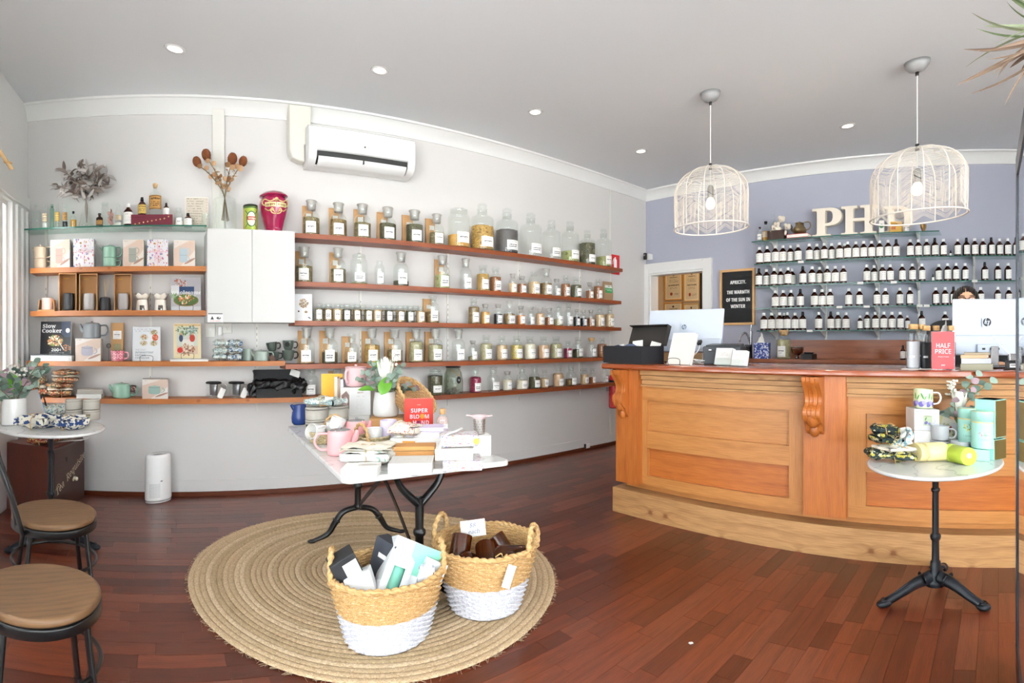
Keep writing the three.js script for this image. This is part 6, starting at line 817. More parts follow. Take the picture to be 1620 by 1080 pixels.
{ const s = standU(1431,1516,586, TOP, 3.27), t = thing('display_tray', 'thin white tray under the row of glass water bottles', 'tray', s.pos, s.turn); part('tray', rbox(s.W, .0035,.24,.0015,0,.00175,0), m.white, t); part('tray_rim', sbox(s.W, .0038,.004,0,.0019,.121), m.card, t);
  const q = standU(1473.5,1510.5,524, TOP, 3.1), g = thing('sale_sign', 'red half price sign in a clear acrylic stand', 'sign', q.pos, q.turn); part('acrylic_plate', rbox(q.W * 1.03, q.H, .005,.001,0, q.H / 2,0), m.glass, g); part('acrylic_foot', sbox(q.W * 1.03,.004,.07,0,.002,-.03), m.glass, g); part('sign_sheet', mv(cube(q.W * .98, q.H * .96,.001), 0, q.H * .51,.0032), M('#dd4047', { roughness: .4 }), g); part('sign_print', mv(plane(q.W * .97, q.H * .95), 0, q.H * .51,.0039), printed(paint(200,340, (c, w, h) => { fill(c, '#dd4047', 0,0, w, h); words(c, 'HALF', 100,126, '56px sans-serif', '#fbeeee'); words(c, 'PRICE', 100,180, '56px sans-serif', '#fbeeee'); marks(c, 56,224,90,9, '#f2b7b7', 1,.9); fill(c, '#f6dada', 84,302,34,7); marks(c, 80,318,40,6, '#f2b7b7', 1); }), { roughness: .4 }), g);
  const w = standU(1486,1507,508, TOP + .33,3.62), ts = thing('tissue_sheet', 'crumpled white tissue rising behind the wooden bottle caps', 'tissue', standU(1486,1507,520, TOP, 3.6).pos, w.turn); part('tissue', ruffle(new THREE.ConeGeometry(.075,.2,18,8), .03,16,9).translate(0,.22,0), M('#f1efec', { roughness: .9 }), ts); part('tissue_box', rbox(.12,.14,.12,.004,0,.07,0), m.card, ts); }
{ // stack of books, little stand and boxes by the second monitor
  let y = TOP; [[1521,1571,.038, '#8a8672', 'olive grey book, lowest in the stack beside silver monitor', 0],[1521,1567,.03, '#b9bcc0', 'silver wrapped book in the stack beside silver monitor', .06],[1522,1563,.02, '#b99a78', 'tan paperback near the top of the counter stack', -.05],[1525,1565,.012, '#9a8a74', 'thin brown notebook topmost in the counter stack', .08]].forEach(([a, b, h, c, label, yaw], i) => { const s = standU(a, b, 560, y, 3.17), t = thing('book', label, 'book', s.pos, s.turn + yaw); part('page_block', rbox(s.W * .97, h * .7,.15,.001,0, h / 2,0), m.card, t); for (const k of [.08,.92]) part('cover', rbox(s.W, h * .16,.156,.001,0, h * k, 0), M(c, { roughness: i === 1 ? .25 : .6, metalness: i === 1 ? .5 : 0 }), t); part('spine', rbox(s.W, h, .003,.001,0, h / 2,.078), M(c, { roughness: i === 1 ? .25 : .6, metalness: i === 1 ? .5 : 0 }), t); y += h + .001; });
  const s = standU(1590,1619,566, TOP, 3.2), t = thing('card_reader', 'black card reader dock with white cable beside the books', 'card reader', s.pos, s.turn); part('dock', rbox(s.W, .05,.1,.006,0,.025,0), m.black, t); part('reader', pose(rbox(.05,.045,.05,.006), { p: [-.01,.073,0], r: [0,.2,0] }), m.steel, t); part('sticker', mv(plane(.035,.022), -.01,.025,.0505), printed(paint(64,40, (g, w, h) => { fill(g, '#eee', 0,0, w, h); for (let i = 0; i < 14; i++) fill(g, '#222', 6 + i * 4,6, rnd(1,3), 20); })), t); part('cable', tube([[.03,.045,.02],[-.06,.12,.02],[-.13,.2,.03]],.003,24,6), m.white, t);
}
// back bench things
{ const s = standU(1190.5,1221,542, BENCH, 5.36), t = thing('tissue_box', 'blue and white patterned tissue box on the back bench', 'tissue box', s.pos, s.turn + .35), w = s.W * .72, h = s.H; part('box_body', rbox(w, h, w, .003,0, h / 2,0), mapped(flora('#27408f', ['#e6e9f2', '#8fa3d9', '#1c2d6b'],['#f2f2f5', '#b9c4e6'],160,10,31), {}), t); let g = ruffle(new THREE.ConeGeometry(.05,.13,14,8), .022,22,3); part('tissue', g.translate(-.01, h + .05,0), m.paper, t);
  const f = standU(1178,1191,505, BENCH, 5.42), tp = thing('mixer_tap', 'chrome swan-neck tap behind the tissue box', 'tap', f.pos, f.turn); part('spout', tube([[0,0,0],[0,.22,0],[-.02,.29,.04],[-.05,.25,.1],[-.055,.19,.12]],.012,30,10), m.steel, tp); part('base', lathe([[0,.05],[.018,.05],[.022,.03],[.026,0],[0,0]],20), m.steel, tp); part('lever', pose(rbox(.012,.09,.012,.004), { p: [.03,.34,0], r: [0,0,-.15] }), m.steel, tp); part('column', bar(V3(.03,0,0), V3(.03,.31,0), .014,12), m.steel, tp);
  const k = standU(1178,1190,545, BENCH, 5.33), kt = thing('black_canister', 'small black lidded canister beside the chrome tap', 'canister', k.pos, k.turn); part('can', lathe([[0,0],[k.R, 0],[k.R, k.H * .75],[0, k.H * .75]],24), m.black, kt); part('lid', lathe([[0, k.H],[k.R * .9, k.H],[k.R * 1.04, k.H * .95],[k.R * 1.04, k.H * .76],[0, k.H * .76]],24), m.charcoal, kt);
  const j = standU(1228.5,1251.5,522, BENCH, 5.32); const jt = makeJar('herb_jar', 'small', 'big cork-topped herb jar with square label on the back bench', 'jar', j.pos, j.turn, j.R, j.H, 'sprout', .66, { stop: m.cork, capName: 'cork' });
  const b = standU(1251,1272,549, BENCH, 5.36), bt = thing('footed_bowl', 'brown footed bowl with shiny rim on the back bench', 'bowl', b.pos, b.turn); part('bowl', lathe([[0, b.H * .3],[b.R * .3, b.H * .3],[b.R * .8, b.H * .5],[b.R, b.H * .85],[b.R * .95, b.H],[b.R * .85, b.H * .95],[b.R * .7, b.H * .6],[0, b.H * .42]],36), M('#5a3020', { roughness: .25, clearcoat: .5 }), bt); part('foot', lathe([[0,0],[b.R * .35,0],[b.R * .2, b.H * .3],[0, b.H * .3]],20), m.steel, bt); part('rim', pose(torus(b.R * .93,.004,8,36), { r: [PI / 2,0,0], p: [0, b.H, 0] }), m.steel, bt);
  const q = standU(1270,1289,554, BENCH, 5.33), qt = thing('kitchen_scale', 'low black kitchen scale beside the footed bowl', 'scale', q.pos, q.turn); part('scale_body', rbox(q.W, q.H * .6,.14,.004,0, q.H * .3,0), m.black, qt); part('pan', lathe([[0, q.H * .62],[.05, q.H * .62],[.06, q.H * .8],[.055, q.H * .8],[0, q.H * .68]],24), m.steel, qt);
  for (const [a, c, text] of [[1424,1432.5, 'with black pump'],[1433,1440, 'half hidden by grey water bottle']]) { const z = standU(a, c, 546, BENCH, 5.4); amberBottle('amber_bottle', `little brown dropper bottle on the back bench, ${text}`, z.pos, z.turn, z.R, z.H * .95, true, null); } }
// hanging plant at the top corner of the view
{ const p = spot(1690,2.2, hgt(45,2.2)), t = thing('hanging_air_plant', 'spiky hanging air plant with brown dry lower leaves', 'plant', p); seedState = 515; part('root_ball', ruffle(ball(.06,16,12), .02,20,1), m.dried, t); part('hanging_cord', bar(V3(0,.04,0), V3(0, CEIL - p.y, 0), .003), m.twine, t); const green = M('#5f7048', { roughness: .6, side: THREE.DoubleSide }), pale = M('#9aa585', { roughness: .6, side: THREE.DoubleSide }), brown = M('#8d7766', { roughness: .85, side: THREE.DoubleSide });
  for (let i = 0; i < 64; i++) { const a = i * 2.39996, up = rnd(-.75,.9), low = up < .1; leafAt(t, LEAF.needle, low ? brown : pick([green, pale]), V3(Math.cos(a) * .03, up * .05, Math.sin(a) * .03), V3(Math.cos(a), up, Math.sin(a)), rnd(6), rnd(1,1.65) * (low ? 1.15 : 1)); if (low && i % 2) leafAt(t, LEAF.needle, brown, V3(Math.cos(a) * .12, up * .17, Math.sin(a) * .12), V3(Math.cos(a + .4), up - .3, Math.sin(a + .4)), rnd(6), rnd(.5,.8)); } }

// ------------------------------------------------------------------ the worker behind the counter
{
  const dP = alongU(1529,4.2), pos = spot(1527.5, dP, 0), t = thing('person', 'dark-haired woman with black-framed glasses standing behind silver monitor', 'person', pos, Math.atan2(-pos.x, -pos.z) + .1);
  const top = hgt(452.5, dP), HH = top;                          // crown of the head
  const capsule = (p, a, b, ra, rb) => { const ab = b.clone().sub(a), h = clamp01(p.clone().sub(a).dot(ab) / ab.lengthSq()); return p.distanceTo(a.clone().addScaledVector(ab, h)) - (ra + (rb - ra) * h); };
  const smin = (a, b, k) => { const h = clamp01(.5 + .5 * (b - a) / k); return b + (a - b) * h - k * h * (1 - h); };
  function mesh(lo, hi, n, dist) { const size = Math.max(hi.x - lo.x, hi.y - lo.y, hi.z - lo.z) / 2, c = lo.clone().add(hi).multiplyScalar(.5), mc = new MarchingCubes(n, new THREE.MeshBasicMaterial(), false, false, 400000); const p = V3(0,0,0); for (let z = 0; z < n; z++) for (let y = 0; y < n; y++) for (let x = 0; x < n; x++) { p.set((x / (n / 2) - 1) * size + c.x, (y / (n / 2) - 1) * size + c.y, (z / (n / 2) - 1) * size + c.z); mc.field[x + y * n + z * n * n] = -dist(p); } mc.isolation = 0; mc.update(); const k = mc.count, g = new THREE.BufferGeometry(); g.setAttribute('position', new THREE.BufferAttribute(mc.positionArray.slice(0, k * 3), 3)); g.setAttribute('normal', new THREE.BufferAttribute(mc.normalArray.slice(0, k * 3), 3)); return g.scale(size, size, size).translate(c.x, c.y, c.z); }
  const s = HH / 1.7, J = (x, y, z) => V3(x, y * s, z), B = [];
  const bone = (a, b, ra, rb) => B.push([a, b, ra, rb]);
  bone(J(0,1.36,-.01), J(0,1.5,.0), .052,.05); bone(J(0,1.0,0), J(0,1.28,0), .125,.12); bone(J(-.13,1.36,0), J(.13,1.36,0), .07,.07); bone(J(-.07,.93,0), J(.07,.93,0), .13,.13);
  for (const q of [-1,1]) { bone(J(q * .09,.9,0), J(q * .1,.48,.01), .09,.058); bone(J(q * .1,.48,.01), J(q * .1,.09,-.02), .056,.038); bone(J(q * .1,.045,-.03), J(q * .11,.035,.14), .042,.032); bone(J(q * .18,1.35,0), J(q * .24,1.08,.02), .05,.04); bone(J(q * .24,1.08,.02), J(q * .17,1.1,.24), .039,.028); }
  const body = mesh(V3(-.36,-.02,-.3), V3(.36,1.55 * s, .4), 110, (p) => { let d = 1; for (const [a, b, ra, rb] of B) d = smin(d, capsule(p, a, b, ra, rb), .04); return d; });
  const hy = HH - .115;                                         // middle of the head
  const head = mesh(V3(-.12, hy - .2,-.13), V3(.12, hy + .15,.15), 84, (p) => {
    const q = p.clone().sub(V3(0, hy, 0)); let d = (q.clone().divide(V3(.074,.105,.09)).length() - 1) * .075; d = smin(d, (q.clone().sub(V3(0,-.055,.02)).divide(V3(.052,.062,.066)).length() - 1) * .055,.03);
    d = smin(d, capsule(q, V3(0,.0,.083), V3(0,-.035,.102), .007,.012), .012); for (const k of [-1,1]) { d = smin(d, capsule(q, V3(k * .074,.005,-.005), V3(k * .071,-.035,.0), .011,.008), .008); d = smin(d, capsule(q, V3(k * .012,.025,.085), V3(k * .045,.027,.072), .006,.005), .012); d = -smin(-d, q.clone().sub(V3(k * .03,.004,.098)).length() - .016,.01); }
    d = smin(d, capsule(q, V3(-.018,-.066,.083), V3(.018,-.066,.083), .006,.006), .008); return smin(d, capsule(q, V3(0,-.08,-.01), V3(0,-.2,-.02), .05,.052), .03); });
  const hand = (k) => { const g = [], w = J(k * .17,1.1,.25), pal = mesh(w.clone().add(V3(-.07,-.06,-.03)), w.clone().add(V3(.07,.06,.2)), 56, (p) => { const q = p.clone().sub(w); let d = smin(capsule(q, V3(-.018,0,.02), V3(-.022,0,.075), .016,.013), capsule(q, V3(.018,0,.02), V3(.022,0,.075), .016,.013), .03); [[-.03,.06],[-.01,.075],[.01,.07],[.029,.055]].forEach(([x, l]) => { d = smin(d, Math.min(capsule(q, V3(x, .002,.08), V3(x * 1.1,0,.08 + l * .55), .009,.008), capsule(q, V3(x * 1.1,0,.08 + l * .55), V3(x * 1.1,-.02,.08 + l), .008,.0065)), .006); }); return smin(d, smin(capsule(q, V3(-k * .03,-.004,.03), V3(-k * .05,-.012,.06), .011,.009), capsule(q, V3(-k * .05,-.012,.06), V3(-k * .045,-.02,.085), .009,.007), .006), .01); }); return pal; };
  part('body', [body, head, hand(-1), hand(1)], m.skin, t);
  const hairG = mesh(V3(-.13, hy - .16,-.15), V3(.13, hy + .15,.13), 84, (p) => { const q = p.clone().sub(V3(0, hy, 0)); let d = (q.clone().sub(V3(0,.006,-.008)).divide(V3(.083,.113,.098)).length() - 1) * .085; d = smin(d, (q.clone().sub(V3(0,-.03,-.1)).length() - .045), .03); const face = (q.clone().sub(V3(.0,-.035,.12)).divide(V3(.066,.116,.1)).length() - 1) * .07, neck = Math.max(q.y + .055,-q.y - 10) ; d = Math.max(d, -face); d = Math.max(d, -(q.y + .085)); for (const k of [-1,1]) d = Math.max(d, -((q.clone().sub(V3(k * .085,-.03,.02)).divide(V3(.03,.04,.03)).length() - 1) * .03)); d += .0015 * Math.sin(q.x * 420 + q.z * 60); return Math.max(d, Math.abs(q.x + .006) < .0025 && q.z > -.02 ? .001 : -1); });
  part('hair', hairG, m.hair, t);
  const glasses = []; for (const k of [-1,1]) { glasses.push(pose(torus(.024,.0032,8,28), { p: [k * .033, hy + .001,.098], s: [1.1,.92,1], r: [0, k * .22,0] })); glasses.push(bar(V3(k * .058, hy + .008,.092), V3(k * .08, hy + .004,-.01), .0026)); } glasses.push(bar(V3(-.008, hy + .008,.104), V3(.008, hy + .008,.104), .0026)); part('glasses', glasses, m.black, t);
  for (const k of [-1,1]) { part('eyebrow', tapered([[k * .014, hy + .03,.095],[k * .032, hy + .035,.089],[k * .05, hy + .029,.076]],[.0025,.0035,.0015],10,6), m.hair, t); const eye = part('eye', ball(.0115,18,12), M('#efe9e4', { roughness: .2 }), t, V3(k * .031, hy + .003,.081)); part('iris', ball(.0062,12,8).translate(0,0,.0068), M('#3a2415', { roughness: .2 }), eye); }
  part('lips', tapered([[-.022, hy - .066,.086],[0, hy - .064,.0935],[.022, hy - .066,.086]],[.002,.0055,.002],12,8), M('#a85f55', { roughness: .4 }), t);
  const grow = (set, k, lo, hi, n, cut) => mesh(lo, hi, n, (p) => { let d = 1; for (const [a, b, ra, rb] of set) d = smin(d, capsule(p, a, b, ra + k, rb + k), .045); return Math.max(d, cut(p)); });
  part('shirt', grow(B.filter(([a, , ra]) => a.y > .92 * s && ra > .03), .012, V3(-.36,.85 * s, -.3), V3(.36,1.55 * s, .4), 90, (p) => Math.max(.88 * s - p.y, p.y - 1.42 * s - Math.abs(p.x) * .2, p.z - .19)), M('#26282c', { roughness: .85 }), t);
  part('trousers', grow(B.filter(([a, b]) => a.y < .94 * s && b.y > .05 * s), .012, V3(-.36,.05,-.3), V3(.36,1.0 * s, .3), 90, (p) => Math.max(.1 * s - p.y, p.y - .96 * s)), M('#2f3338', { roughness: .9 }), t);
  for (const q of [-1,1]) part('shoe', mesh(V3(q * .1 - .08,-.005,-.12), V3(q * .1 + .08,.13,.2), 40, (p) => Math.max(smin(capsule(p, J(q * .1,.045,-.04), J(q * .11,.035,.14), .052,.04), capsule(p, J(q * .1,.06,-.03), J(q * .1,.1,-.02), .05,.05), .02), -p.y)), m.charcoal, t);
}

// ------------------------------------------------------------------ rug, tables, chairs
function frameAt(col, r, extra = 0) {          // a place on the open floor: x runs to the side, z towards the eye
  const a = (col - 810) / F, x = r * Math.sin(a), z = -r * Math.cos(a); return { x, z, q: new THREE.Matrix4().makeTranslation(x, 0, z).multiply(new THREE.Matrix4().makeRotationY(-a + extra)), pos: V3(r * a, 0,-r) };
}
const laid = (name, geo, mat, t, fr, label) => bentPart(name, merge(Array.isArray(geo) ? geo : [geo]).applyMatrix4(fr.q), mat, t, planU, label);
{ // braided jute rug
  const fr = frameAt(810 - .265 * F, 3.02), t = thing('jute_rug', 'round braided natural jute rug on the reddish floor', 'rug', fr.pos), n = 33, w = 1.02 / n;
  const jute = [['#b89b74', '#dcc4a4', '#a48760', '#d1b692'],['#ae916a', '#d1b795', '#99805c', '#dbc4a6'],['#c1a57e', '#e2cdb0', '#ae916a', '#d5bb97'],['#a68b68', '#c8af8c', '#907954', '#ceb597']].map((c, i) => mapped(speckTex(c, { f: 34, s: 40 + i, stretchX: .35 }), { roughness: .95, bumpMap: T.fine, bumpScale: .002 }));
  for (let k = 0; k < n; k++) {
    const R = (k + .5) * w, segs = Math.max(28, Math.round(2 * PI * R / .011)), g = torus(R, w * .58,7, segs), P = g.attributes.position, uv = g.attributes.uv, waves = Math.max(4, Math.round(2 * PI * R / .035));
    for (let i = 0; i < P.count; i++) { const x = P.getX(i), y = P.getY(i), z = P.getZ(i), a = Math.atan2(y, x), rr = Math.hypot(x, y), s = (rr - R) / w, q = 1 + .22 * Math.sin(a * waves + s * 3.2 + k); const r2 = R + (rr - R) * (.93 + .07 * q) + .003 * fbm(Math.cos(a) * 3, Math.sin(a) * 3, k * .7,2); P.setXYZ(i, r2 * Math.cos(a), .0085 + z * .42 * q, -r2 * Math.sin(a)); uv.setXY(i, a * R / .16 + k * .37, s * .3 + k * .21); }
    g.computeVertexNormals(); const f = g.index.array; laid('braid', g, jute[(k * 7 + (k >> 2)) % 4], t, fr);
  }
  const fuzz = []; for (let i = 0; i < 520; i++) { const a = rnd(2 * PI), R = 1.02, l = rnd(.008,.024), b = a + rnd(-.025,.025); fuzz.push(bar(V3(Math.cos(a) * R, .008, Math.sin(a) * R), V3(Math.cos(b) * (R + l), rnd(.002,.012), Math.sin(b) * (R + l)), .0012,3)); } laid('frayed_fibre', fuzz, jute[2], t, fr).userData.kind = 'stuff';
}
const rounded = (w, d, r) => { const s = new THREE.Shape(), x = -w / 2, y = -d / 2; s.moveTo(x + r, y); s.lineTo(x + w - r, y); s.absarc(x + w - r, y + r, r, -PI / 2,0); s.lineTo(x + w, y + d - r); s.absarc(x + w - r, y + d - r, r, 0, PI / 2); s.lineTo(x + r, y + d); s.absarc(x + r, y + d - r, r, PI / 2, PI); s.lineTo(x, y + r); s.absarc(x + r, y + r, r, PI, PI * 1.5); return s; };
{ // oblong marble table on twin cast-iron pedestals
  const fr = { q: new THREE.Matrix4().makeTranslation(-.755,0,-2.962).multiply(new THREE.Matrix4().makeRotationY(.591)) }, [px, pz] = planU(-.755,-2.962), t = thing('marble_table', 'oblong white marble table on black cast-iron legs standing on the rug', 'table', V3(px, 0, pz));
  const W = .838, L = 1.448; let g = extrude(rounded(W - .012, L - .012,.035), .014,.006,8).rotateX(-PI / 2).translate(0,.7,0); const top = cube(1,1,1);
  laid('table_top', grainUV(g, 2,1.1), m.marble, t, fr);
  const S = (z, q) => V3(0,0, z);
  for (const [z, dx, fl] of [[-.42,0,1],[.5,.03,.62]]) {
    const p = [];
    p.push(lathe([[.021,.2],[.03,.205],[.03,.22],[.022,.23],[.021,.33],[.03,.34],[.032,.35],[.03,.362],[.021,.372],[.023,.5],[.028,.52]],16));
    laid('post', p.map((q) => q.translate(dx, .016, z)), m.iron, t, fr);
    for (const s of [-1,1]) { laid('fork_arm', tapered([[dx, .5, z],[dx + s * .05,.545, z],[dx + s * .1,.6, z],[dx + s * .14,.695, z]],[.021,.019,.017,.018],18,10), m.iron, t, fr); const foot = laid('leg', [tapered([[dx + s * .005,.225, z],[dx + s * .1 * fl, .2, z],[dx + s * .155 * fl, .135, z],[dx + s * .2 * fl, .07, z],[dx + s * .3 * fl, .03, z]],[.018,.019,.021,.016,.012],22,10), pose(ball(1,14,10), { p: [dx + s * .305 * fl, .03, z], s: [.03,.0125,.018] }), pose(torus(.02,.008,6,14), { p: [dx + s * .145 * fl, .15, z], r: [PI / 2, s * .5,0] })], m.iron, t, fr); }
    laid('top_rail', rbox(.34,.012,.04,.004, dx, .693, z), m.iron, t, fr);
  }
  const strap = (pts) => { const c = new THREE.CatmullRomCurve3(pts.map((p) => V3(...p))), g2 = new THREE.ExtrudeGeometry(shapeOf([[-.003,-.013],[.003,-.013],[.003,.013],[-.003,.013]]), { steps: 24, extrudePath: c, bevelEnabled: false }); return g2; };
  laid('brace', strap([[-.0,.235,-.4],[.002,.4,-.16],[.0,.5,.0],[0,.6,.14],[0,.69,.2]]), m.iron, t, fr); laid('brace', strap([[.03,.22,.47],[.03,.4,.2],[.02,.5,.06],[.01,.6,-.16],[.01,.69,-.22]]), m.iron, t, fr);
}
function bistro(label, col, r, R, H, feet) {
  const fr = frameAt(col, r), t = thing('bistro_table', label, 'table', fr.pos);
  laid('table_top', grainUV(lathe([[0, H - .02],[R - .012, H - .02],[R - .003, H - .016],[R, H - .01],[R - .003, H - .003],[R - .01, H],[0, H]],72), 0,1), m.marble, t, fr);
  laid('column', lathe([[.018, H - .02],[.06, H - .024],[.06, H - .034],[.02, H - .045],[.0165, H * .8],[.017, H * .8],[.024, H * .79],[.024, H * .775],[.017, H * .765],[.018, H * .46],[.027, H * .45],[.029, H * .435],[.025, H * .415],[.019, H * .405],[.02, H * .26],[.027, H * .25],[.029, H * .19],[.036, H * .175],[.04, H * .14],[.05, H * .12],[.055, H * .085],[.03, H * .07],[0, H * .06]],24), m.castIron, t, fr);
  for (const a of feet) { const d = V3(Math.cos(a), 0,-Math.sin(a)), at = (l, y) => d.clone().multiplyScalar(l).setY(y); laid('leg', [tapered([at(.03,.1), at(.11,.085), at(.2,.05), at(.28,.024)],[.034,.028,.022,.02],18,10), pose(ball(1,18,12), { p: at(.285,.02).toArray(), r: [0, a, 0], s: [.042,.02,.028] }), pose(torus(.015,.006,6,16), { p: at(.285,.036).toArray(), r: [PI / 2,0,0] }), tapered([at(.08,.117), at(.17,.085), at(.26,.046)],[.005,.006,.004],10,6)], m.castIron, t, fr);
    laid('scroll', [-1,1].map((s) => pose(torus(.016,.006,6,16), { p: at(.075,.105).add(V3(-d.z, 0, d.x).multiplyScalar(s * .024)).toArray(), r: [.5, a + PI / 2,0] })), m.castIron, t, fr); }
  return H;
}
const LT = bistro('round marble bistro table crowded with cloth wraps near the window', 80,3.39,.35,.76,[PI * 1.16,-PI * .1, PI * .5]);
const RT = bistro('round marble bistro table of tins and mugs before the counter', 1480,2.725,.352,.69,[PI * 1.16,-PI * .2, PI * .45]);
function chair(label, col, r, extra) {
  const fr = frameAt(col, r, extra), t = thing('bistro_chair', label, 'chair', fr.pos, 0, 'metal bistro chairs with round wooden seats'), R = .213, H = .45;
  laid('seat', grainUV(lathe([[0, H - .028],[R - .004, H - .028],[R, H - .02],[R, H - .008],[R - .006, H - .001],[R - .014, H],[0, H]],64), 0,.5), mapped(T.seat, { color: '#d6d0ca', roughness: .5 }), t, fr);
  laid('seat_ring', lathe([[R - .012, H - .029],[R + .001, H - .029],[R + .003, H - .035],[R + .002, H - .064],[R - .01, H - .066],[R - .012, H - .029]],64), m.iron, t, fr);
  for (const [x, z] of [[.13,.13],[.13,-.13],[-.13,.13],[-.13,-.13]]) laid('leg', [tapered([[x * 1.02, H - .04, z * 1.02],[x * 1.18,.2, z * 1.18],[x * 1.36,.012, z * 1.36]],[.0125,.0125,.0125],14,10), mv(cyl(.016,.016,.014,12), x * 1.36,.007, z * 1.36)], m.iron, t, fr);
  laid('foot_ring', pose(torus(.212,.009,8,64), { r: [PI / 2,0,0], p: [0,.22,0] }), m.iron, t, fr);
  laid('back_hoop', tube([[-.17, H - .06,.15],[-.2, H + .05,.17],[-.27, H + .25,.185],[-.33, H + .4,.13],[-.345, H + .44,0],[-.33, H + .4,-.13],[-.27, H + .25,-.185],[-.2, H + .05,-.17],[-.17, H - .06,-.15]],.0125,64,10), m.iron, t, fr);
  laid('back_hoop', tube([[-.195, H - .05,.075],[-.21, H + .05,.08],[-.255, H + .22,.085],[-.285, H + .33,.05],[-.29, H + .345,0],[-.285, H + .33,-.05],[-.255, H + .22,-.085],[-.21, H + .05,-.08],[-.195, H - .05,-.075]],.009,48,8), m.iron, t, fr);
}
chair('black metal bistro chair with wooden seat, farther one beside the chest', 85,2.66,.15); chair('black metal bistro chair with wooden seat, cut off at picture edge', 62,1.83,.15);
{ // tea chest
  const fr = frameAt(83,3.915,0), a = .352, q = new THREE.Matrix4().makeTranslation(-2.977,0,-2.542).multiply(new THREE.Matrix4().makeRotationY(PI / 2 - Math.atan2(-.183,.498) * -1 + 0)); const t = thing('tea_chest', 'dark red timber chest lettered with cream script behind the round table', 'chest', fr.pos);
  const dir = V3(-.183,0,-.498).normalize(), nrm = V3(dir.z * -1,0, dir.x).multiplyScalar(-1), out = nrm.x > 0 ? nrm : nrm.clone().multiplyScalar(-1), K = V3(-2.977,0,-2.542), xAxis = V3(0,1,0).cross(out), basis = new THREE.Matrix4().makeBasis(xAxis, UP, out); basis.setPosition(K.clone().addScaledVector(dir, .265)); const f2 = { q: basis };      // x along the lettered face, z out of it
  const w = .53, d = .42, h = .517; laid('carcass', grainUV(rbox(w, h, d - .02,.004,0, h / 2,-d / 2 - .005), 1,.8), mapped(T.chest, { roughness: .35 }), t, f2); laid('drawer_front', grainUV(rbox(w - .02, h - .03,.018,.004,0, h / 2,-.006), 0,.8), mapped(T.chestDark, { roughness: .4 }), t, f2);
  laid('lettering', mv(plane(w - .03, h - .05), 0, h / 2,.0035), mapped(paint(512,500, (g, W, H2) => { fill(g, '#44261d', 0,0, W, H2); for (let i = 0; i < 220; i++) { g.fillStyle = `rgba(${pick(['25,12,8', '110,62,44', '70,36,26'])},.22)`; g.fillRect(rnd(W), rnd(H2), rnd(40,220), rnd(1,3)); } g.save(); g.translate(20,345); g.rotate(-.42); words(g, 'Tea  Requisites', 0,0, 'italic 82px serif', '#e3d3b4', 'left'); g.restore(); g.strokeStyle = '#e3d3b4'; g.lineWidth = 5; g.beginPath(); g.moveTo(30,300); g.bezierCurveTo(60,250,120,300,80,330); g.stroke(); }), { roughness: .45 }), t, f2);
  laid('keyhole', [pose(cyl(.006,.006,.004,12), { r: [PI / 2,0,0], p: [-.06, h * .78,.004] }), sbox(.005,.03,.004,-.06, h * .76,.004)], m.black, t, f2);
  laid('knob', [pose(lathe([[0,.035],[.014,.032],[.017,.022],[.009,.01],[.018,0],[0,0]],16), { r: [PI / 2,0,0], p: [.06, h * .42,.004] }), pose(rbox(.05,.02,.008,.003), { p: [.06, h * .42,.007], r: [0,0,.35] })], M('#e6dcc4', { roughness: .4 }), t, f2);
  const onChest = (x, z) => { const p = V3(x, 0, z).applyMatrix4(basis), [a2, b2] = planU(p.x, p.z); return V3(a2, h + .001, b2); };
  bundle('wax_wrap', 'orange floral cloth wrap on the chest nearest the window', onChest(.12,-.33), .4,.2,.09,.14, fab.orange, { seed: 21, layers: 2 }); bundle('wax_wrap', 'orange floral cloth wrap on the chest behind table pole', onChest(-.02,-.12), -.5,.2,.09,.15, fab.orange, { seed: 22, layers: 3 }); bundle('wax_wrap', 'red and yellow floral cloth wrap at the chest far end', onChest(-.18,-.13), .2,.16,.08,.12, cloth(flora('#8f2f2a', ['#d9a03a', '#5c6b34'],['#e6b83e', '#c9412f', '#efe2c6'],120,13,27)), { seed: 23, layers: 2 });
  const c = thing('price_card', 'white folded card standing on the chest beside orange wrap', 'card', onChest(.1,-.17), .2); part('card_board', pose(rbox(.07,.12,.002,.001,0,.06,0), { r: [-.1,0,-.4] }), m.paper, c); part('card_board', pose(rbox(.07,.12,.002,.001,0,.06,-.03), { r: [.2,0,-.4] }), m.paper, c); const e = thing('paper_strip', 'white paper strip lying on the chest before the wraps', 'paper', onChest(.02,-.02), .5); part('strip', rbox(.16,.002,.05,.0008,0,.001,0), m.paper, e); part('strip_fold', pose(rbox(.05,.002,.05,.0008), { p: [.1,.006,0], r: [0,0,.3] }), m.paper, e);
}
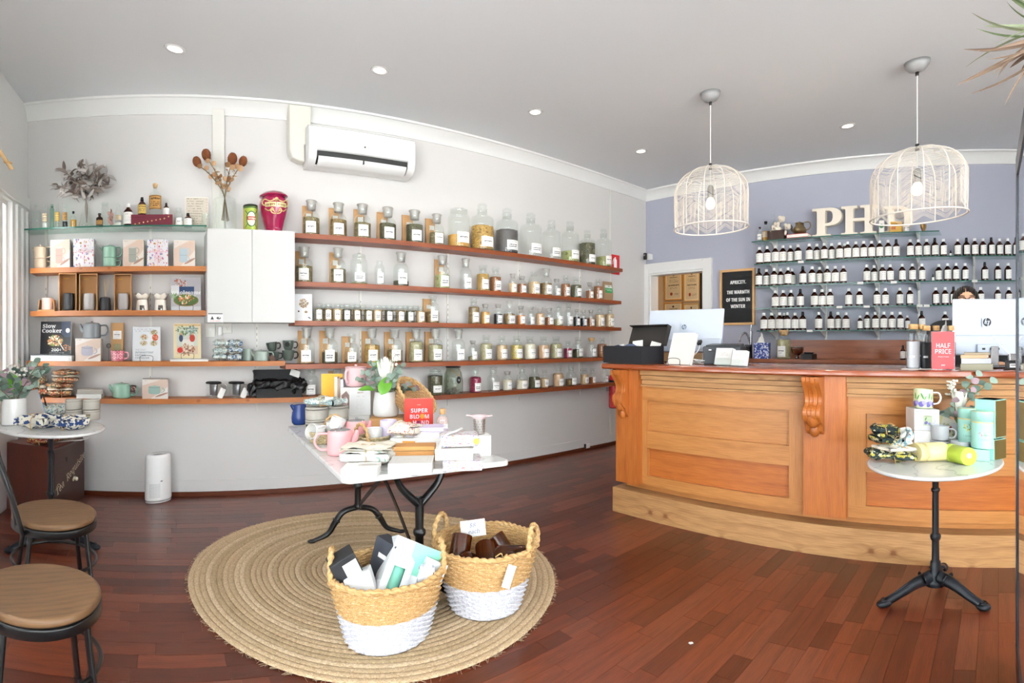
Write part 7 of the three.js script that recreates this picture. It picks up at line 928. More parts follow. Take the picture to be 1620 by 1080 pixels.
{ // air purifier
  const r = 4.335, p = spot(250.5, r, 0), t = thing('air_purifier', 'white cylindrical air purifier standing against the long wall', 'air purifier', p, -.3), R = 21.5 / F * r / roundness(250), H = .385; part('casing', lathe([[0,.012],[R * .93,.012],[R, .03],[R * .985, H * .5],[R * .955, H * .94],[R * .9, H * .985],[R * .8, H],[R * .5, H],[R * .48, H * .975],[0, H * .97]],48), m.gloss, t); part('foot', lathe([[0,0],[R * .9,0],[R * .95,.006],[R * .93,.012],[0,.012]],40), M('#d9d2d6', {}), t); part('outlet_grille', lathe([[0, H * .976],[R * .46, H * .976],[R * .46, H * .972],[0, H * .972]],32), M('#6f7072', { roughness: .6 }), t);
  const dots = []; for (let i = 0; i < 14; i++) for (let j = 0; j < 12; j++) { const a = .2 + i * .062, y = .05 + j * .0095; dots.push(pose(cyl(.0026,.0026,.003,6), { p: [Math.sin(a) * R * .992, y, Math.cos(a) * R * .992], r: [PI / 2,0,-a] })); } part('air_inlet', dots, M('#b9b9bb', {}), t).userData.kind = 'stuff'; part('brand_mark', mv(cyl(R * .993, R * .993,.007,6,1, true, 1.05,.16), 0, H * .46,0), m.charcoal, t); part('power_inlet', pose(sbox(.008,.05,.014), { p: [-R * .97, H * .5,.02] }), m.charcoal, t);
}
{ const p = spot(1093, F * EYE / (1017.5 - 540), 0), t = thing('paper_scrap', 'tiny white scrap of paper lying on the floor', 'paper', p, .4); part('scrap', ruffle(cube(.018,.003,.01,4,1,3), .002,200,2).translate(0,.002,0), m.paper, t); }

// ------------------------------------------------------------------ baskets on the rug
function weave(r0, r1, y0, y1, k0, strands, around, inside = 0, squash = 1) {
  const sub = 4, rows = strands * sub, P = [], uv = [], I = [], N = 44; for (let i = 0; i <= rows; i++) { const f = i / rows, k = Math.floor(i / sub) + k0, q = (i % sub) / sub; for (let j = 0; j <= around; j++) { const a = j / around * 2 * PI, r = r0 + (r1 - r0) * Math.pow(f, .9) - inside + (inside ? -1 : 1) * Math.sin(PI * q) * (.0055 + .0075 * Math.sin(a * N / 2 + k * PI) + .003 * fbm(a * 4, k * .9,2,2)); P.push(Math.sin(a) * r, y0 + (y1 - y0) * f + .0022 * Math.sin(a * N / 2 + k * PI), Math.cos(a) * r * squash); uv.push(a * 1.2, k * .37 + q * .1); } }
  for (let i = 0; i < rows; i++) for (let j = 0; j < around; j++) { const a = i * (around + 1) + j; I.push(a, a + 1, a + around + 1, a + 1, a + around + 2, a + around + 1); }
  const g = new THREE.BufferGeometry(); g.setAttribute('position', new THREE.Float32BufferAttribute(P, 3)); g.setAttribute('uv', new THREE.Float32BufferAttribute(uv, 2)); g.setIndex(I); g.computeVertexNormals(); return g;
}
const straw = mapped(speckTex(['#b98a4e', '#dcb983', '#a87a40', '#e3c79a'], { f: 22, s: 61, stretchX: .6 }), { roughness: .8, side: THREE.DoubleSide }), whiteStraw = mapped(speckTex(['#c4c3c9', '#dfdee2', '#acabb5', '#e3e2e4'], { f: 22, s: 62, stretchX: .6 }), { roughness: .75, side: THREE.DoubleSide });
const rope = (pts, r, closed) => { const c = new THREE.CatmullRomCurve3(pts, closed), n = Math.round(c.getLength() / .006), g = new THREE.TubeGeometry(c, n, r, 8, closed), P = g.attributes.position, ctr = V3(0,0,0); for (let i = 0; i <= n; i++) { c.getPointAt(i / n % 1.0001 > 1 ? 1 : i / n, ctr); for (let j = 0; j <= 8; j++) { const k = i * 9 + j, s = 1 + .28 * Math.sin(i * 1.1 + j * PI / 4 * 2); P.setXYZ(k, ctr.x + (P.getX(k) - ctr.x) * s, ctr.y + (P.getY(k) - ctr.y) * s, ctr.z + (P.getZ(k) - ctr.z) * s); } } g.computeVertexNormals(); return g; };
function basket(label, col, r, R0, R1, H, turn) {
  const p = spot(col, r, .0165), t = thing('woven_basket', label, 'basket', p, turn, null), mid = R0 + (R1 - R0) * .52, yM = H * .5; part('white_weave', [weave(R0, mid, .004, yM, 0,13,176), weave(R0, mid, .004, yM, 0,13,88,.012), lathe([[0,.006],[R0,.006],[R0,0],[0,0]],40)], whiteStraw, t); part('straw_weave', [weave(mid, R1, yM, H, 13,13,176), weave(mid, R1, yM, H, 13,13,88,.012)], straw, t);
  const ring = Array.from({ length: 28 }, (_, i) => V3(Math.sin(i / 28 * 2 * PI) * (R1 - .004), H + .003 * Math.sin(i * 1.9), Math.cos(i / 28 * 2 * PI) * (R1 - .004))); part('rim', rope(ring, .0125, true), straw, t);
  for (const s of [-1,1]) part('handle', rope([V3(s * (R1 - .01), H - .02,.07), V3(s * (R1 - .005), H + .05,.062), V3(s * (R1 - .008), H + .098,.02), V3(s * (R1 - .008), H + .098,-.02), V3(s * (R1 - .005), H + .05,-.062), V3(s * (R1 - .01), H - .02,-.07)],.0115, false), straw, t); return { p, t };
}
const bA = basket('straw and white woven basket of boxed cups, fuller one in front', 614,2.335,.172,.243,.29,.25), bB = basket('straw and white woven basket of brown bottles beside the boxed cups', 768,2.6,.165,.252,.31,-.35);
function inBasket(b, name, label, category, x, y, z, rot, make, group) { const t = thing(name, label, category, b.p.clone().add(V3(x, y, z)), 0, group); t.rotation.set(...rot); make(t); return t; }
{ const mint = M('#8fdcc4', { roughness: .5 }), grey = M('#d5dadd', { roughness: .5 }), white = M('#f3f4f5', { roughness: .5 });
  inBasket(bA, 'cup_box', 'tall grey and white cup box with window showing a mint cup', 'box', -.02,.13,.06,[-.45,.5,-.3], (t) => { const w = .115, h = .3, d = .11, q = .0525; part('box_body', [sbox(w, h, .003,0, h / 2,-d / 2), sbox(.003, h, d, -w / 2, h / 2,0), sbox(.003, h, d, w / 2, h / 2,0), sbox(w, .003, d, 0,.0015,0), sbox(w, .003, d, 0, h - .0015,0), sbox(.03, h, .003,-w / 2 + .015, h / 2, d / 2), sbox(.03, h, .003, w / 2 - .015, h / 2, d / 2), sbox(w, .07,.003,0,.035, d / 2), sbox(w, .11,.003,0, h - .055, d / 2)], white, t); part('grey_panel', [sbox(w + .001,.12,.0012,0, h - .06, d / 2 + .002), sbox(.0012,.19, d, -w / 2 - .002, h - .095,0)], grey, t); part('cup', lathe([[0,0],[.036,0],[.043,.15],[0,.15]],24).translate(0,.06,0), mint, t); part('printed_label', mv(plane(w * .85,.06), 0, h - .05, d / 2 + .0028), printed(paint(96,56, (g, W, H2) => { fill(g, '#f2f4f4', 0,0, W, H2); marks(g, 8,8,78,6, '#c9ced2', 4); })), t); });
  inBasket(bA, 'cup_box', 'mint green and white cup box leaning behind the windowed one', 'box', .07,.1,-.02,[-.3,.3,-.34], (t) => { part('box_body', rbox(.13,.27,.12,.003,0,.135,0), white, t); part('mint_panel', sbox(.1305,.13,.1205,0,.204,0), mint, t); }); inBasket(bA, 'cup_box', 'grey and white cup box nearest to the right basket handle', 'box', .13,.13,.02,[-.3,.25,-.4], (t) => { part('box_body', rbox(.1,.2,.1,.003,0,.1,0), white, t); part('grey_panel', sbox(.1005,.11,.1005,0,.145,0), grey, t); });
  inBasket(bA, 'cup_box', 'black box with white label beside the left basket handle', 'box', -.125,.2,.03,[.05,.5,.4], (t) => { part('box_body', rbox(.11,.2,.1,.003,0,.09,0), m.charcoal, t); part('printed_label', mv(plane(.06,.09), .02,.12,.0506), m.paper, t); }); inBasket(bA, 'cup_box', 'dark grey flat box standing behind the windowed cup box', 'box', -.06,.15,-.07,[-.2,-.6,-.3], (t) => { part('box_body', rbox(.13,.24,.07,.003,0,.12,0), M('#3c3f48', {}), t); part('printed_label', sbox(.05,.02,.001,0,.17,.0355), m.paper, t); }); inBasket(bA, 'cup_box', 'plain white box low at the front of the fuller basket', 'box', -.05,.11,.08,[-.15,.2,.35], (t) => { part('box_body', rbox(.11,.2,.1,.003,0,.1,0), white, t); part('tuck_flap', sbox(.09,.001,.05,0,.2005,.02), grey, t); });
  inBasket(bA, 'tissue_wrap', 'crumpled pale tissue beside the grey cup box', 'tissue', .165,.2,.06,[.1,0,-.15], (t) => { part('tissue', ruffle(cube(.06,.15,.05,6,10,6), .02,22,4).translate(0,.05,0), M('#e3e6ee', { roughness: .8 }), t); part('tissue_corner', pose(ruffle(new THREE.ConeGeometry(.02,.07,8,4), .008,40,1), { p: [.0,.14,0], r: [0,0,.3] }), M('#e3e6ee', { roughness: .8 }), t); });
  const amb = ['lying upside down beside the price card', 'with round base facing up in the middle', 'lying flat at the basket centre', 'leaning at the far side of the heap', 'half buried at the front of the heap', 'lying under the paper price card'];
  const spots = [[-.11,.345,.02,[2.6,0,.12]],[-.0,.3,.05,[2.0,.2,-.15]],[.0,.24,.12,[.35,0,-1.35]],[.19,.26,.06,[.5,.3,1.25]],[-.03,.2,.06,[.9,0,.5]],[.04,.31,-.06,[2.8,0,-.6]]]; spots.forEach(([x, y, z, r], i) => inBasket(bB, 'empty_bottle', `unlabelled brown glass bottle ${amb[i]}`, 'bottle', x, y, z, r, (t) => { const R = .049, e = .2; part('glass_body', lathe(AMB.body.map(([a, b]) => [a * R, b * e]), 28), M('#8a4414', { roughness: .03, transmission: .85, thickness: 0, side: THREE.DoubleSide }), t); part('neck_ring', pose(torus(R * .4,.003,6,20), { r: [PI / 2,0,0], p: [0, e * .855,0] }), m.amberGlass, t); }, 'brown bottles heaped in the basket'));
  inBasket(bB, 'price_card', 'white handwritten price card standing up among brown bottles', 'card', -.06,.31,-.05,[-.35,.15,.13], (t) => { part('card_board', rbox(.125,.08,.002,.0008,0,.04,0), m.paper, t); part('handwriting', mv(plane(.12,.075), 0,.04,.0013), printed(paint(128,80, (g, W, H2) => { fill(g, '#f4f3f1', 0,0, W, H2); words(g, '$8', 60,24, 'italic 30px serif', '#6a6f92'); words(g, 'each', 66,56, 'italic 28px serif', '#6a6f92'); })), t); });
  inBasket(bB, 'swing_tag', 'white paper tag hanging on the bottle basket front', 'tag', .1,.19,.245,[-.15,.35,-.35], (t) => { part('card_board', rbox(.04,.1,.002,.0008,0,.05,0), m.paper, t); part('pen_mark', tube([[-.008,.02,.0015],[.0,.045,.0015],[.006,.07,.0015],[.01,.06,.0015]],.0008,12,4), M('#8a8aa0', {}), t); part('cord', tube([[0,.095,0],[.012,.12,.006],[.03,.135,.0]],.0015,10,4), m.twine, t); });
  part('straw_bow', [.4,-.5,1.2].map((q) => tube([[.15,.3,.15],[.16 + q * .03,.325,.16],[.15 + q * .06,.31,.17]],.003,12,5)), straw, bB.t);
}

// ------------------------------------------------------------------ goods on the marble table
const TT = .7205;
const at = (col, row, h = TT) => spot(col, (EYE - h) * F / (row - 540), h);
const px = (p, n) => n / F * -p.z;                       // size of so many picture columns at that depth
function block(name, label, category, p, turn, w, h, d, mat, extra = () => {}, { r = .003, tilt } = {}) { const t = thing(name, label, category, p, turn); if (tilt) t.rotation.set(tilt[0], turn, tilt[1]); part('box_body', rbox(w, h, d, r, 0, h / 2,0), mat, t); extra(t); return t; }
const frontOf = (w, h, d, tex) => (t) => part('front_print', mv(plane(w * .97, h * .97), 0, h / 2, d / 2 + .0006), printed(tex), t);
function flatBook(name, label, category, p, turn, w, h, d, cover, top) { const t = thing(name, label, category, p, turn); part('page_block', rbox(w * .985, h * .78, d * .985,.001,0, h / 2,0), m.paper, t); for (const k of [.06,.94]) part('cover', rbox(w, h * .12, d, .001,0, h * k, 0), cover, t); part('spine', rbox(.003, h, d, .001,-w / 2, h / 2,0), cover, t); if (top) part('cover_print', plane(w * .96, d * .96).rotateX(-PI / 2).translate(0, h + .0006,0), printed(top), t); return t; }
{
  // far end of the table
  let p = at(474.5,671); { const t = thing('blue_jug', 'deep blue glazed jug at the far corner of marble table', 'jug', p, .4), R = .056, e = px(p, 31); part('jug_body', lathe([[0,0],[.75,0],[.95,.12],[1,.35],[.92,.62],[.72,.84],[.74,1],[.66,1],[.6,.84],[0,.2]].map(([a, b]) => [a * R, b * e]), 36), m.blueGlaze, t); part('spout', tapered([[-R * .6, e * .78,0],[-R * .85, e * .92,0],[-R * 1.02, e * 1.02,0]],[.016,.013,.009],8,10), m.blueGlaze, t); part('handle', handle(R * .8, e * .5, e * .6,1,.006,.6), m.blueGlaze, t); }
  const can = (label, col, row, n, dark) => { const q = at(col, row), R = .069, e = .078; for (let i = 0; i < n; i++) { const t = thing('stoneware_canister', `${label}, ${i ? 'upper' : 'lower'} of its pair`, 'canister', q.clone().add(V3(0, i * (e + .001), 0)), 0); part('can', lathe([[0,0],[R * .97,0],[R, .004],[R, e * .8],[0, e * .8]],36), m.stone, t); part('lid', lathe([[0, e],[R * .96, e],[R * 1.01, e * .96],[R * 1.01, e * .82],[0, e * .82]],36), m.stone, t); if (dark && !i) part('printed_label', mv(cyl(R * 1.01, R * 1.01, e * .5,12,1, true, -.8,1), 0, e * .42,0), m.black, t); } return q.clone().add(V3(0, n * (e + .001), 0)); };
  const c1 = can('grey stoneware canister near the blue jug', 501,682,2, true), c2 = can('grey stoneware canister behind the cane basket handle', 534,679,2, false);
  bundle('fabric_wrap', 'green leaf-print cloth bundle on top of the canisters', c1.clone().lerp(c2,.45), -.2,.24,.06,.15, fab.green, { seed: 33, tagged: true });
  p = at(526,667); { const t = thing('book', 'tall orange-yellow hardback standing behind the canisters', 'book', p, .12), w = .145, h = px(p, 76); part('page_block', rbox(w, h * .985,.02,.001,0, h / 2,0), m.paper, t); part('cover', rbox(w + .004, h, .003,.001,0, h / 2,.0115), M('#eda81f', { roughness: .5 }), t); part('back_cover', rbox(w + .004, h, .003,.001,0, h / 2,-.0115), m.paper, t); }
  [['#d9cfc0', 0, 'cream'],['#a58a78', 1, 'brown'],['#cfd6e3', 2, 'pale blue']].forEach(([c, i, nm]) => { const q = at(533.5 + i * 4.6,668), t = thing('book', `${nm} book standing spine out between yellow book and cup box`, 'book', q, .18), h = px(q, 73 - i * 2); part('page_block', rbox(.017, h * .98,.13,.001,0, h / 2,-.003), m.paper, t); part('spine', rbox(.0175, h, .004,.001,0, h / 2,.064), M(c, { roughness: .6 }), t); part('cover', [rbox(.0015, h, .134,.0005,.0092, h / 2,0), rbox(.0015, h, .134,.0005,-.0092, h / 2,0)], M(c, { roughness: .6 }), t); });
  p = at(566,668); { const w = px(p, 43), w2 = px(p, 46), h = px(p, 13.5); block('gift_carton', 'low white carton under the pink cup box', 'box', p, .1, w, h, .16, m.paper, (t) => part('lid_seam', sbox(w + .001,.0015,.161,0, h * .7,0), m.card, t));
    const q = p.clone().add(V3(0, h + .001,0)), hh = px(p, 43); block('cup_carton', 'white carton with hexagonal window showing a cup, under pink mug', 'box', q, .1, w2, hh, .17, m.paper, (t) => { part('window_print', mv(plane(w2 * .3, hh * .96), -w2 * .34, hh / 2,.0856), printed(paint(64,128, (g, W, H2) => { fill(g, '#e9e2de', 0,0, W, H2); g.fillStyle = '#8d726b'; g.beginPath(); g.moveTo(8,34); g.lineTo(40,14); g.lineTo(60,34); g.lineTo(60,96); g.lineTo(36,118); g.lineTo(8,90); g.fill(); disc(g, 34,66,18,26, '#b59a94'); disc(g, 42,60,5,16, '#e9dedb'); })), t); part('front_print', mv(plane(w2 * .62, hh * .9), w2 * .16, hh / 2,.0856), printed(paint(96,128, (g, W, H2) => { fill(g, '#f4f2f0', 0,0, W, H2); marks(g, 34,16,30,7, '#c9a79a', 1,1); marks(g, 28,36,40,4, '#cfcac7', 1); for (let k = 0; k < 6; k++) marks(g, 26,54 + k * 9,44,3, '#d9d4d1', 1); })), t); });
    const g = q.clone().add(V3(px(p, -3), hh + .001,0)), R = px(p, 16.3), e = px(p, 33); teapotLike(g, R, e); function teapotLike(pp, RR, ee) { const t = thing('lidded_mug', 'pale pink lidded mug on top of the white cup carton', 'mug', pp, .2); part('cup', lathe([[0,0],[.7,0],[.9,.05],[.98,.2],[1,.9],[0,.9]].map(([a, b]) => [a * RR, b * ee]), 36), m.palePink, t); part('lid', lathe([[0,.965],[.9,.955],[1.02,.93],[1.02,.905],[0,.905]].map(([a, b]) => [a * RR, b * ee]), 36), m.palePink, t); part('knob', lathe([[0,1.06],[.12,1.05],[.13,1],[.09,.965],[0,.965]].map(([a, b]) => [a * RR, b * ee]), 16), m.palePink, t); part('handle', handle(RR, ee * .55, ee * .5,-1,.009,.3).rotateY(.9), m.palePink, t); } }
  // plant on its slab
  p = at(613,671); { const w = px(p, 50), h = px(p, 13); block('wooden_slab', 'pale timber slab carrying the white plant pot', 'board', p, .15, w, h, .2, mapped(T.pale, { color: '#f2e6d6' }), (t) => part('slot', sbox(.05,.008,.002, w * .3, h * .35,.1005), m.black, t));
    const q = p.clone().add(V3(px(p, -2.5), h + .001,0)), R = px(p, 20), e = px(p, 39); bouquet('potted_protea', 'white protea and eucalyptus arranged in a white ceramic pot', q, (t) => { part('pot', lathe([[0,.02],[.8,0],[.93,.03],[1,.14],[.97,.55],[.86,.95],[.82,1],[.76,.98],[.8,.9],[0,.85]].map(([a, b]) => [a * R, b * e]), 44), m.ceramicWhite, t); }, { stems: 15, seed: 71, per: 8, len: .27, spread: 1.25, y0: e * .85, from: .25, size: 1.25 });
    const t = scene.children.at(-1); const fl = V3(px(p, 2), e * .95 + .075,.06); for (let i = 0; i < 26; i++) { const a = i * 2.4, k = 1 - i / 34, tilt = .1 + .5 * k; leafAt(t, LEAF.petal, m.petal, fl.clone().add(V3(Math.cos(a) * .022 * k, .02 - .012 * k, Math.sin(a) * .022 * k)), V3(Math.cos(a) * tilt, 1, Math.sin(a) * tilt), -a - PI / 2,1.35 + .25 * (1 - k), 'petal'); } part('flower_base', ball(.032,16,12), m.petal, t, fl.clone().add(V3(0,.012,0)));
    for (const [x, y, z, d, roll, k] of [[.0,-.075,.11,[.35,1,-.25],.1,1.15],[-.05,-.045,.07,[-.9,.25,.2],1.3,.9],[-.02,.03,-.04,[-.35,1,-.2],.6,1.15]]) leafAt(t, LEAF.broad, m.leafBright, fl.clone().add(V3(x, y, z)), V3(...d), roll, k, 'broad_leaf');
    for (let i = 0; i < 9; i++) { const b = fl.clone().add(V3(.06 + rnd(-.025,.025), .15 + rnd(-.04,.05), .01)); part('blossom', ball(.008,8,6), m.petal, t, b); part('stem', bar(b, fl.clone().add(V3(.04,.05,0)), .001,4), m.leafGreen, t); } }
  // leaning wicker basket, red book, corked bottle
  p = at(648,672); { const t = thing('wicker_basket', 'wicker basket tipped on edge behind the red book', 'basket', p.clone().add(V3(.0,.155,-.04)), 0); t.rotation.set(.5,.15,-.75); part('weave', [weave(.09,.165,0,.12,0,10,132), weave(.09,.165,0,.12,0,10,88,.01)].map((g) => g.translate(0,-.05,0)), mapped(speckTex(['#b08352', '#d2a878', '#96693a', '#dcb98d'], { f: 20, s: 63 }), { roughness: .8, side: THREE.DoubleSide }), t); part('rim', rope(Array.from({ length: 24 }, (_, i) => V3(Math.sin(i / 24 * 2 * PI) * .163,.072, Math.cos(i / 24 * 2 * PI) * .163)), .01, true), straw, t); part('base', cyl(.092,.088,.01,32).translate(0,-.048,0), straw, t); }
  p = at(663,686); { const w = px(p, 44), h = px(p, 56), t = thing('book', 'upright red book titled Super Bloom Handbook', 'book', p, .14); part('page_block', rbox(w * .98, h * .985,.03,.001,.001, h / 2,0), m.paper, t); const rd = M('#e8331f', { roughness: .45 }); for (const z of [-1,1]) part('cover', rbox(w, h, .003,.001,0, h / 2, z * .0165), rd, t); part('spine', rbox(.004, h, .036,.001,-w / 2, h / 2,0), rd, t); part('cover_print', mv(plane(w * .985, h * .985), 0, h / 2,.0186), printed(paint(220,280, (g, W, H2) => { fill(g, '#e8331f', 0,0, W, H2); marks(g, 96,44,26,7, '#f6c9b8', 1,1); const f = 'bold 44px sans-serif', c = '#f7dfe8'; words(g, 'SUPER', 112,92, f, c); words(g, 'BL', 62,140, f, c); words(g, 'O', 98,140, f, c); words(g, 'M', 172,140, f, c); disc(g, 136,138,19,20, '#f39a1f'); words(g, 'H', 76,188, f, c); disc(g, 108,190,17,18, '#c4227a'); disc(g, 106,182,12,8, '#7c1a3c'); words(g, 'ND', 158,188, f, c); words(g, 'B', 70,236, f, c); disc(g, 104,236,16,16, '#f0b429'); disc(g, 138,236,16,16, '#5a3f9a'); words(g, 'K', 174,236, f, c); }), { roughness: .45 }), t); part('spine_print', plane(.03, h * .9).rotateY(-PI / 2).translate(-w / 2 - .0024, h / 2,0), printed(paint(32,256, (g, W, H2) => { fill(g, '#d92d3c', 0,0, W, H2); g.save(); g.translate(16,128); g.rotate(PI / 2); words(g, 'SUPER BLOOM HANDBOOK', 0,0, 'bold 17px sans-serif', '#f6b9cf'); g.restore(); })), t); }
  p = at(700,690); { const R = px(p, 9.6), e = px(p, 44), t = thing('corked_bottle', 'clear bottle of pale petals with wooden stopper and white label', 'bottle', p, .1); part('glass_body', lathe([[0,.005],[.93,0],[1,.02],[1,.56],[.9,.66],[.62,.74],[.46,.78],[.44,.86]].map(([a, b]) => [a * R, b * e]), 32), m.glass, t); part('contents', ruffle(lathe([[0,.03],[.93,.02],[.95,.54],[.84,.64],[.5,.72],[0,.73]].map(([a, b]) => [a * R, b * e]), 32), .002,60,4), mapped(speckTex(['#e3cfc9', '#c79a98', '#efe3dd', '#a8716f'], { f: 26, s: 64 }), { roughness: .8 }), t); part('stopper', lathe([[0,1],[.46,1],[.48,.98],[.46,.8],[0,.8]].map(([a, b]) => [a * R, b * e]), 24), mapped(T.pale, {}), t); part('paper_label', mv(cyl(R * 1.01, R * 1.01, e * .4,14,1, true, -1.1,2.2), 0, e * .27,0), labelMat[3], t); }
  // baskets of white crockery and pink teapots
  const sea = mapped(speckTex(['#a89570', '#cdbb98', '#8a7850', '#d9c9a6'], { f: 24, s: 65 }), { roughness: .85, side: THREE.DoubleSide });
  const small = (label, col, row, R, H2, handles) => { const q = at(col, row), t = thing('seagrass_basket', label, 'basket', q, .3); part('weave', [weave(R * .86, R, .003, H2,0,7,110), weave(R * .86, R, .003, H2,0,7,66,.008), lathe([[0,.004],[R * .86,.004],[R * .86,0],[0,0]],32)], sea, t); part('rim', rope(Array.from({ length: 20 }, (_, i) => V3(Math.sin(i / 20 * 2 * PI) * R, H2, Math.cos(i / 20 * 2 * PI) * R)), .006, true), sea, t); for (const [a, tilt] of handles) { const hgp = []; for (let i = 0; i <= 14; i++) { const b = PI * i / 14; hgp.push(V3(Math.cos(b) * .062, Math.sin(b) * .085,0)); } const g = pose(rope(hgp, .0085, false), { r: [tilt, a, 0], p: [Math.sin(a) * R * .98, H2 - .005, Math.cos(a) * R * .98] }); part('cane_handle', g, straw, t); } return { q, t }; };
  const b1 = small('low seagrass basket with cane handle holding white cups', 516,699,.088,.062,[[PI - .5,-.15]]), b2 = small('low seagrass basket with cane handle beside the lilac mug', 592,704,.085,.05,[[-1.0,.15]]);
  mug('white_cup', 'glossy white cup lying on its side in the seagrass basket', b1.q.clone().add(V3(-.02,.06,.03)), 0,.045,.075, m.ceramicWhite, { tilt: [1.1,.4,.5] }); mug('white_cup', 'glossy white cup standing at the back of the seagrass basket', b1.q.clone().add(V3(.035,.03,-.03)), .4,.045,.085, m.ceramicWhite); mug('white_cup', 'glossy white cup leaning over the basket rim near pink teapots', b1.q.clone().add(V3(.05,.075,.01)), 0,.043,.07, m.ceramicWhite, { tilt: [.5,.9,-.7] });
  mug('white_cup', 'glossy white cup inside the basket beside lilac mug', b2.q.clone().add(V3(-.0,.012,.0)), .4,.045,.085, m.ceramicWhite);
  p = at(538,718); teapot('teapot', 'large pink teapot with steel lid nearest the table edge', p, .25, px(p, 19.5), px(p, 44), m.pink, { spout: 1, steel: true }); p = at(564,697); teapot('teapot', 'pink teapot with steel lid standing behind the larger one', p, .2, px(p, 16), px(p, 37), m.pink, { spout: 1, steel: true });
  p = at(614.5,701); mug('lilac_mug', 'pale lilac straight-sided mug in the middle of marble table', p, .3, px(p, 13), px(p, 37), m.lilac, { side: 1, flare: 1.1, yaw: -1 });
  p = at(600,706); block('twig_bundle', 'small bundle of pale timber incense sticks beside the lilac mug', 'incense', p.clone().add(V3(-.02,.0,.02)), .8,.1,.014,.02, m.cork, (t) => { part('stick', pose(rbox(.11,.012,.014,.002), { p: [.01,.02,0], r: [0,.3,0] }), m.cork, t); });
  // front edge
  p = at(583,734); bundle('fabric_wrap', 'white leaf-print cloth parcel tied with twine near front edge', p, .12, px(p, 76), px(p, 29), .16, fab.pale, { seed: 41, tagged: true, layers: 2, uv: .2 });
  p = at(572,752); block('gift_carton', 'flat white lidded carton at the front edge of marble table', 'box', p, .1, px(p, 54), px(p, 15), .12, m.paper, (t) => { part('lid', rbox(px(p, 55), px(p, 6), .123,.002,0, px(p, 13), 0), M('#f3efe9', { roughness: .6 }), t); part('ribbon_print', plane(.09,.04).rotateX(-PI / 2).translate(.03, px(p, 16.2), -.01), printed(paint(96,44, (g, W, H2) => { fill(g, '#f1ece6', 0,0, W, H2); disc(g, 48,22,36,12, '#cfc6bf'); disc(g, 52,26,22,8, '#e6ded8'); })), t); });
  p = at(652,744); flatBook('book', 'large white book lying flat at the front edge centre', 'book', p, .08, px(p, 66), .05,.16, m.paper, paint(200,140, (g, W, H2) => { fill(g, '#f3f0ea', 0,0, W, H2); g.strokeStyle = '#e3d8cb'; g.lineWidth = 2; g.strokeRect(24,20,152,100); marks(g, 60,62,80,8, '#dccfc2', 1,.9); }));
  p = at(654,728); block('timber_box', 'small timber lidded box behind the flat white book', 'box', p, .08, px(p, 68), .075,.1, mapped(T.pale, { color: '#ffe9c8' }), (t) => { part('lid', rbox(px(p, 69), .02,.104,.002,0,.067,0), mapped(T.pale, { color: '#ffe9c8' }), t); part('lid_seam', sbox(px(p, 69.2), .0015,.1045,0,.056,0), m.stem, t); });
  // middle heap
  p = at(634,706); bundle('fabric_wrap', 'rose leaf-print cloth bundle in the middle of marble table', p.clone().add(V3(.03,.055,0)), -.1,.16,.07,.12, fab.rose, { seed: 51 }); block('support_box', 'orange and white carton underneath the rose cloth bundle', 'box', p.clone().add(V3(.03,0,0)), -.1,.15,.054,.1, m.paper, (t) => part('orange_panel', sbox(.07,.03,.101,.03,.025,0), M('#e09a3c', {}), t)); { const q = at(621,706), t = thing('paper_roll', 'rolled white paper sleeve slanting beside rose bundle', 'paper', q.clone().add(V3(0,.02,.02)), .5); t.rotation.set(0,.5,.65); part('roll', pose(cyl(.018,.018,.16,20,1, true), { r: [0,0, PI / 2], p: [.06,0,0] }), M('#f6f5f2', { side: THREE.DoubleSide }), t); part('roll_edge', pose(sbox(.16,.001,.02), { p: [.06,.0185,0], r: [.2,0,0] }), m.paper, t); }
  p = at(690,705); { let y = 0; [[66,.055, m.paper, 'white carton, lowest in the pile before the red book', .05,.13],[58,.03, M('#e3d9e9', {}), 'pale lilac book lying on the white carton', -.25,.15],[50,.02, M('#d9cbe6', {}), 'thin lilac book topmost before the red book', .15,.13]].forEach(([w, h, c, label, yaw, d], i) => { const q = p.clone().add(V3(i ? -.05 : 0, y, i ? -.02 : 0)); if (i) flatBook('book', label, 'book', q, yaw, px(p, w), h, d, c); else block('gift_carton', label, 'box', q, yaw, px(p, w), h, d, c, (t) => part('lid', rbox(px(p, w + 1), .018, d + .003,.002,0, h - .008,0), m.card, t)); y += h + .001; }); }
  p = at(738,703); block('gift_carton', 'small white carton beside the corked bottle pile', 'box', p.clone().add(V3(-.07,0,0)), .1,.1,.05,.1, m.paper, (t) => part('lid', rbox(.102,.018,.102,.002,0,.043,0), m.card, t)); flatBook('book', 'red book lying flat with its corner showing behind white cartons', 'book', at(733,698), .5,.14,.03,.16, M('#d9262c', { roughness: .45 }));
  // wrapped gifts and infuser
  p = at(731,738); const gp = px(p, 1); { const g1 = .042; const w1 = block('gift_parcel', 'floral wrapped flat gift at the bottom of the front pile', 'gift', p, .12, gp * 60, g1,.17, fab.gift, (t) => part('paper_fold', sbox(.002, g1 * .9,.1, gp * 30.2, g1 / 2,0), m.paper, t)); const g2 = .05; block('gift_carton', 'white carton between two floral wrapped gifts', 'box', p.clone().add(V3(-.035, g1 + .001,-.02)), .06, gp * 58, g2,.17, m.paper, (t) => part('lid', rbox(gp * 59,.02,.172,.002,0, g2 - .009,0), m.card, t));
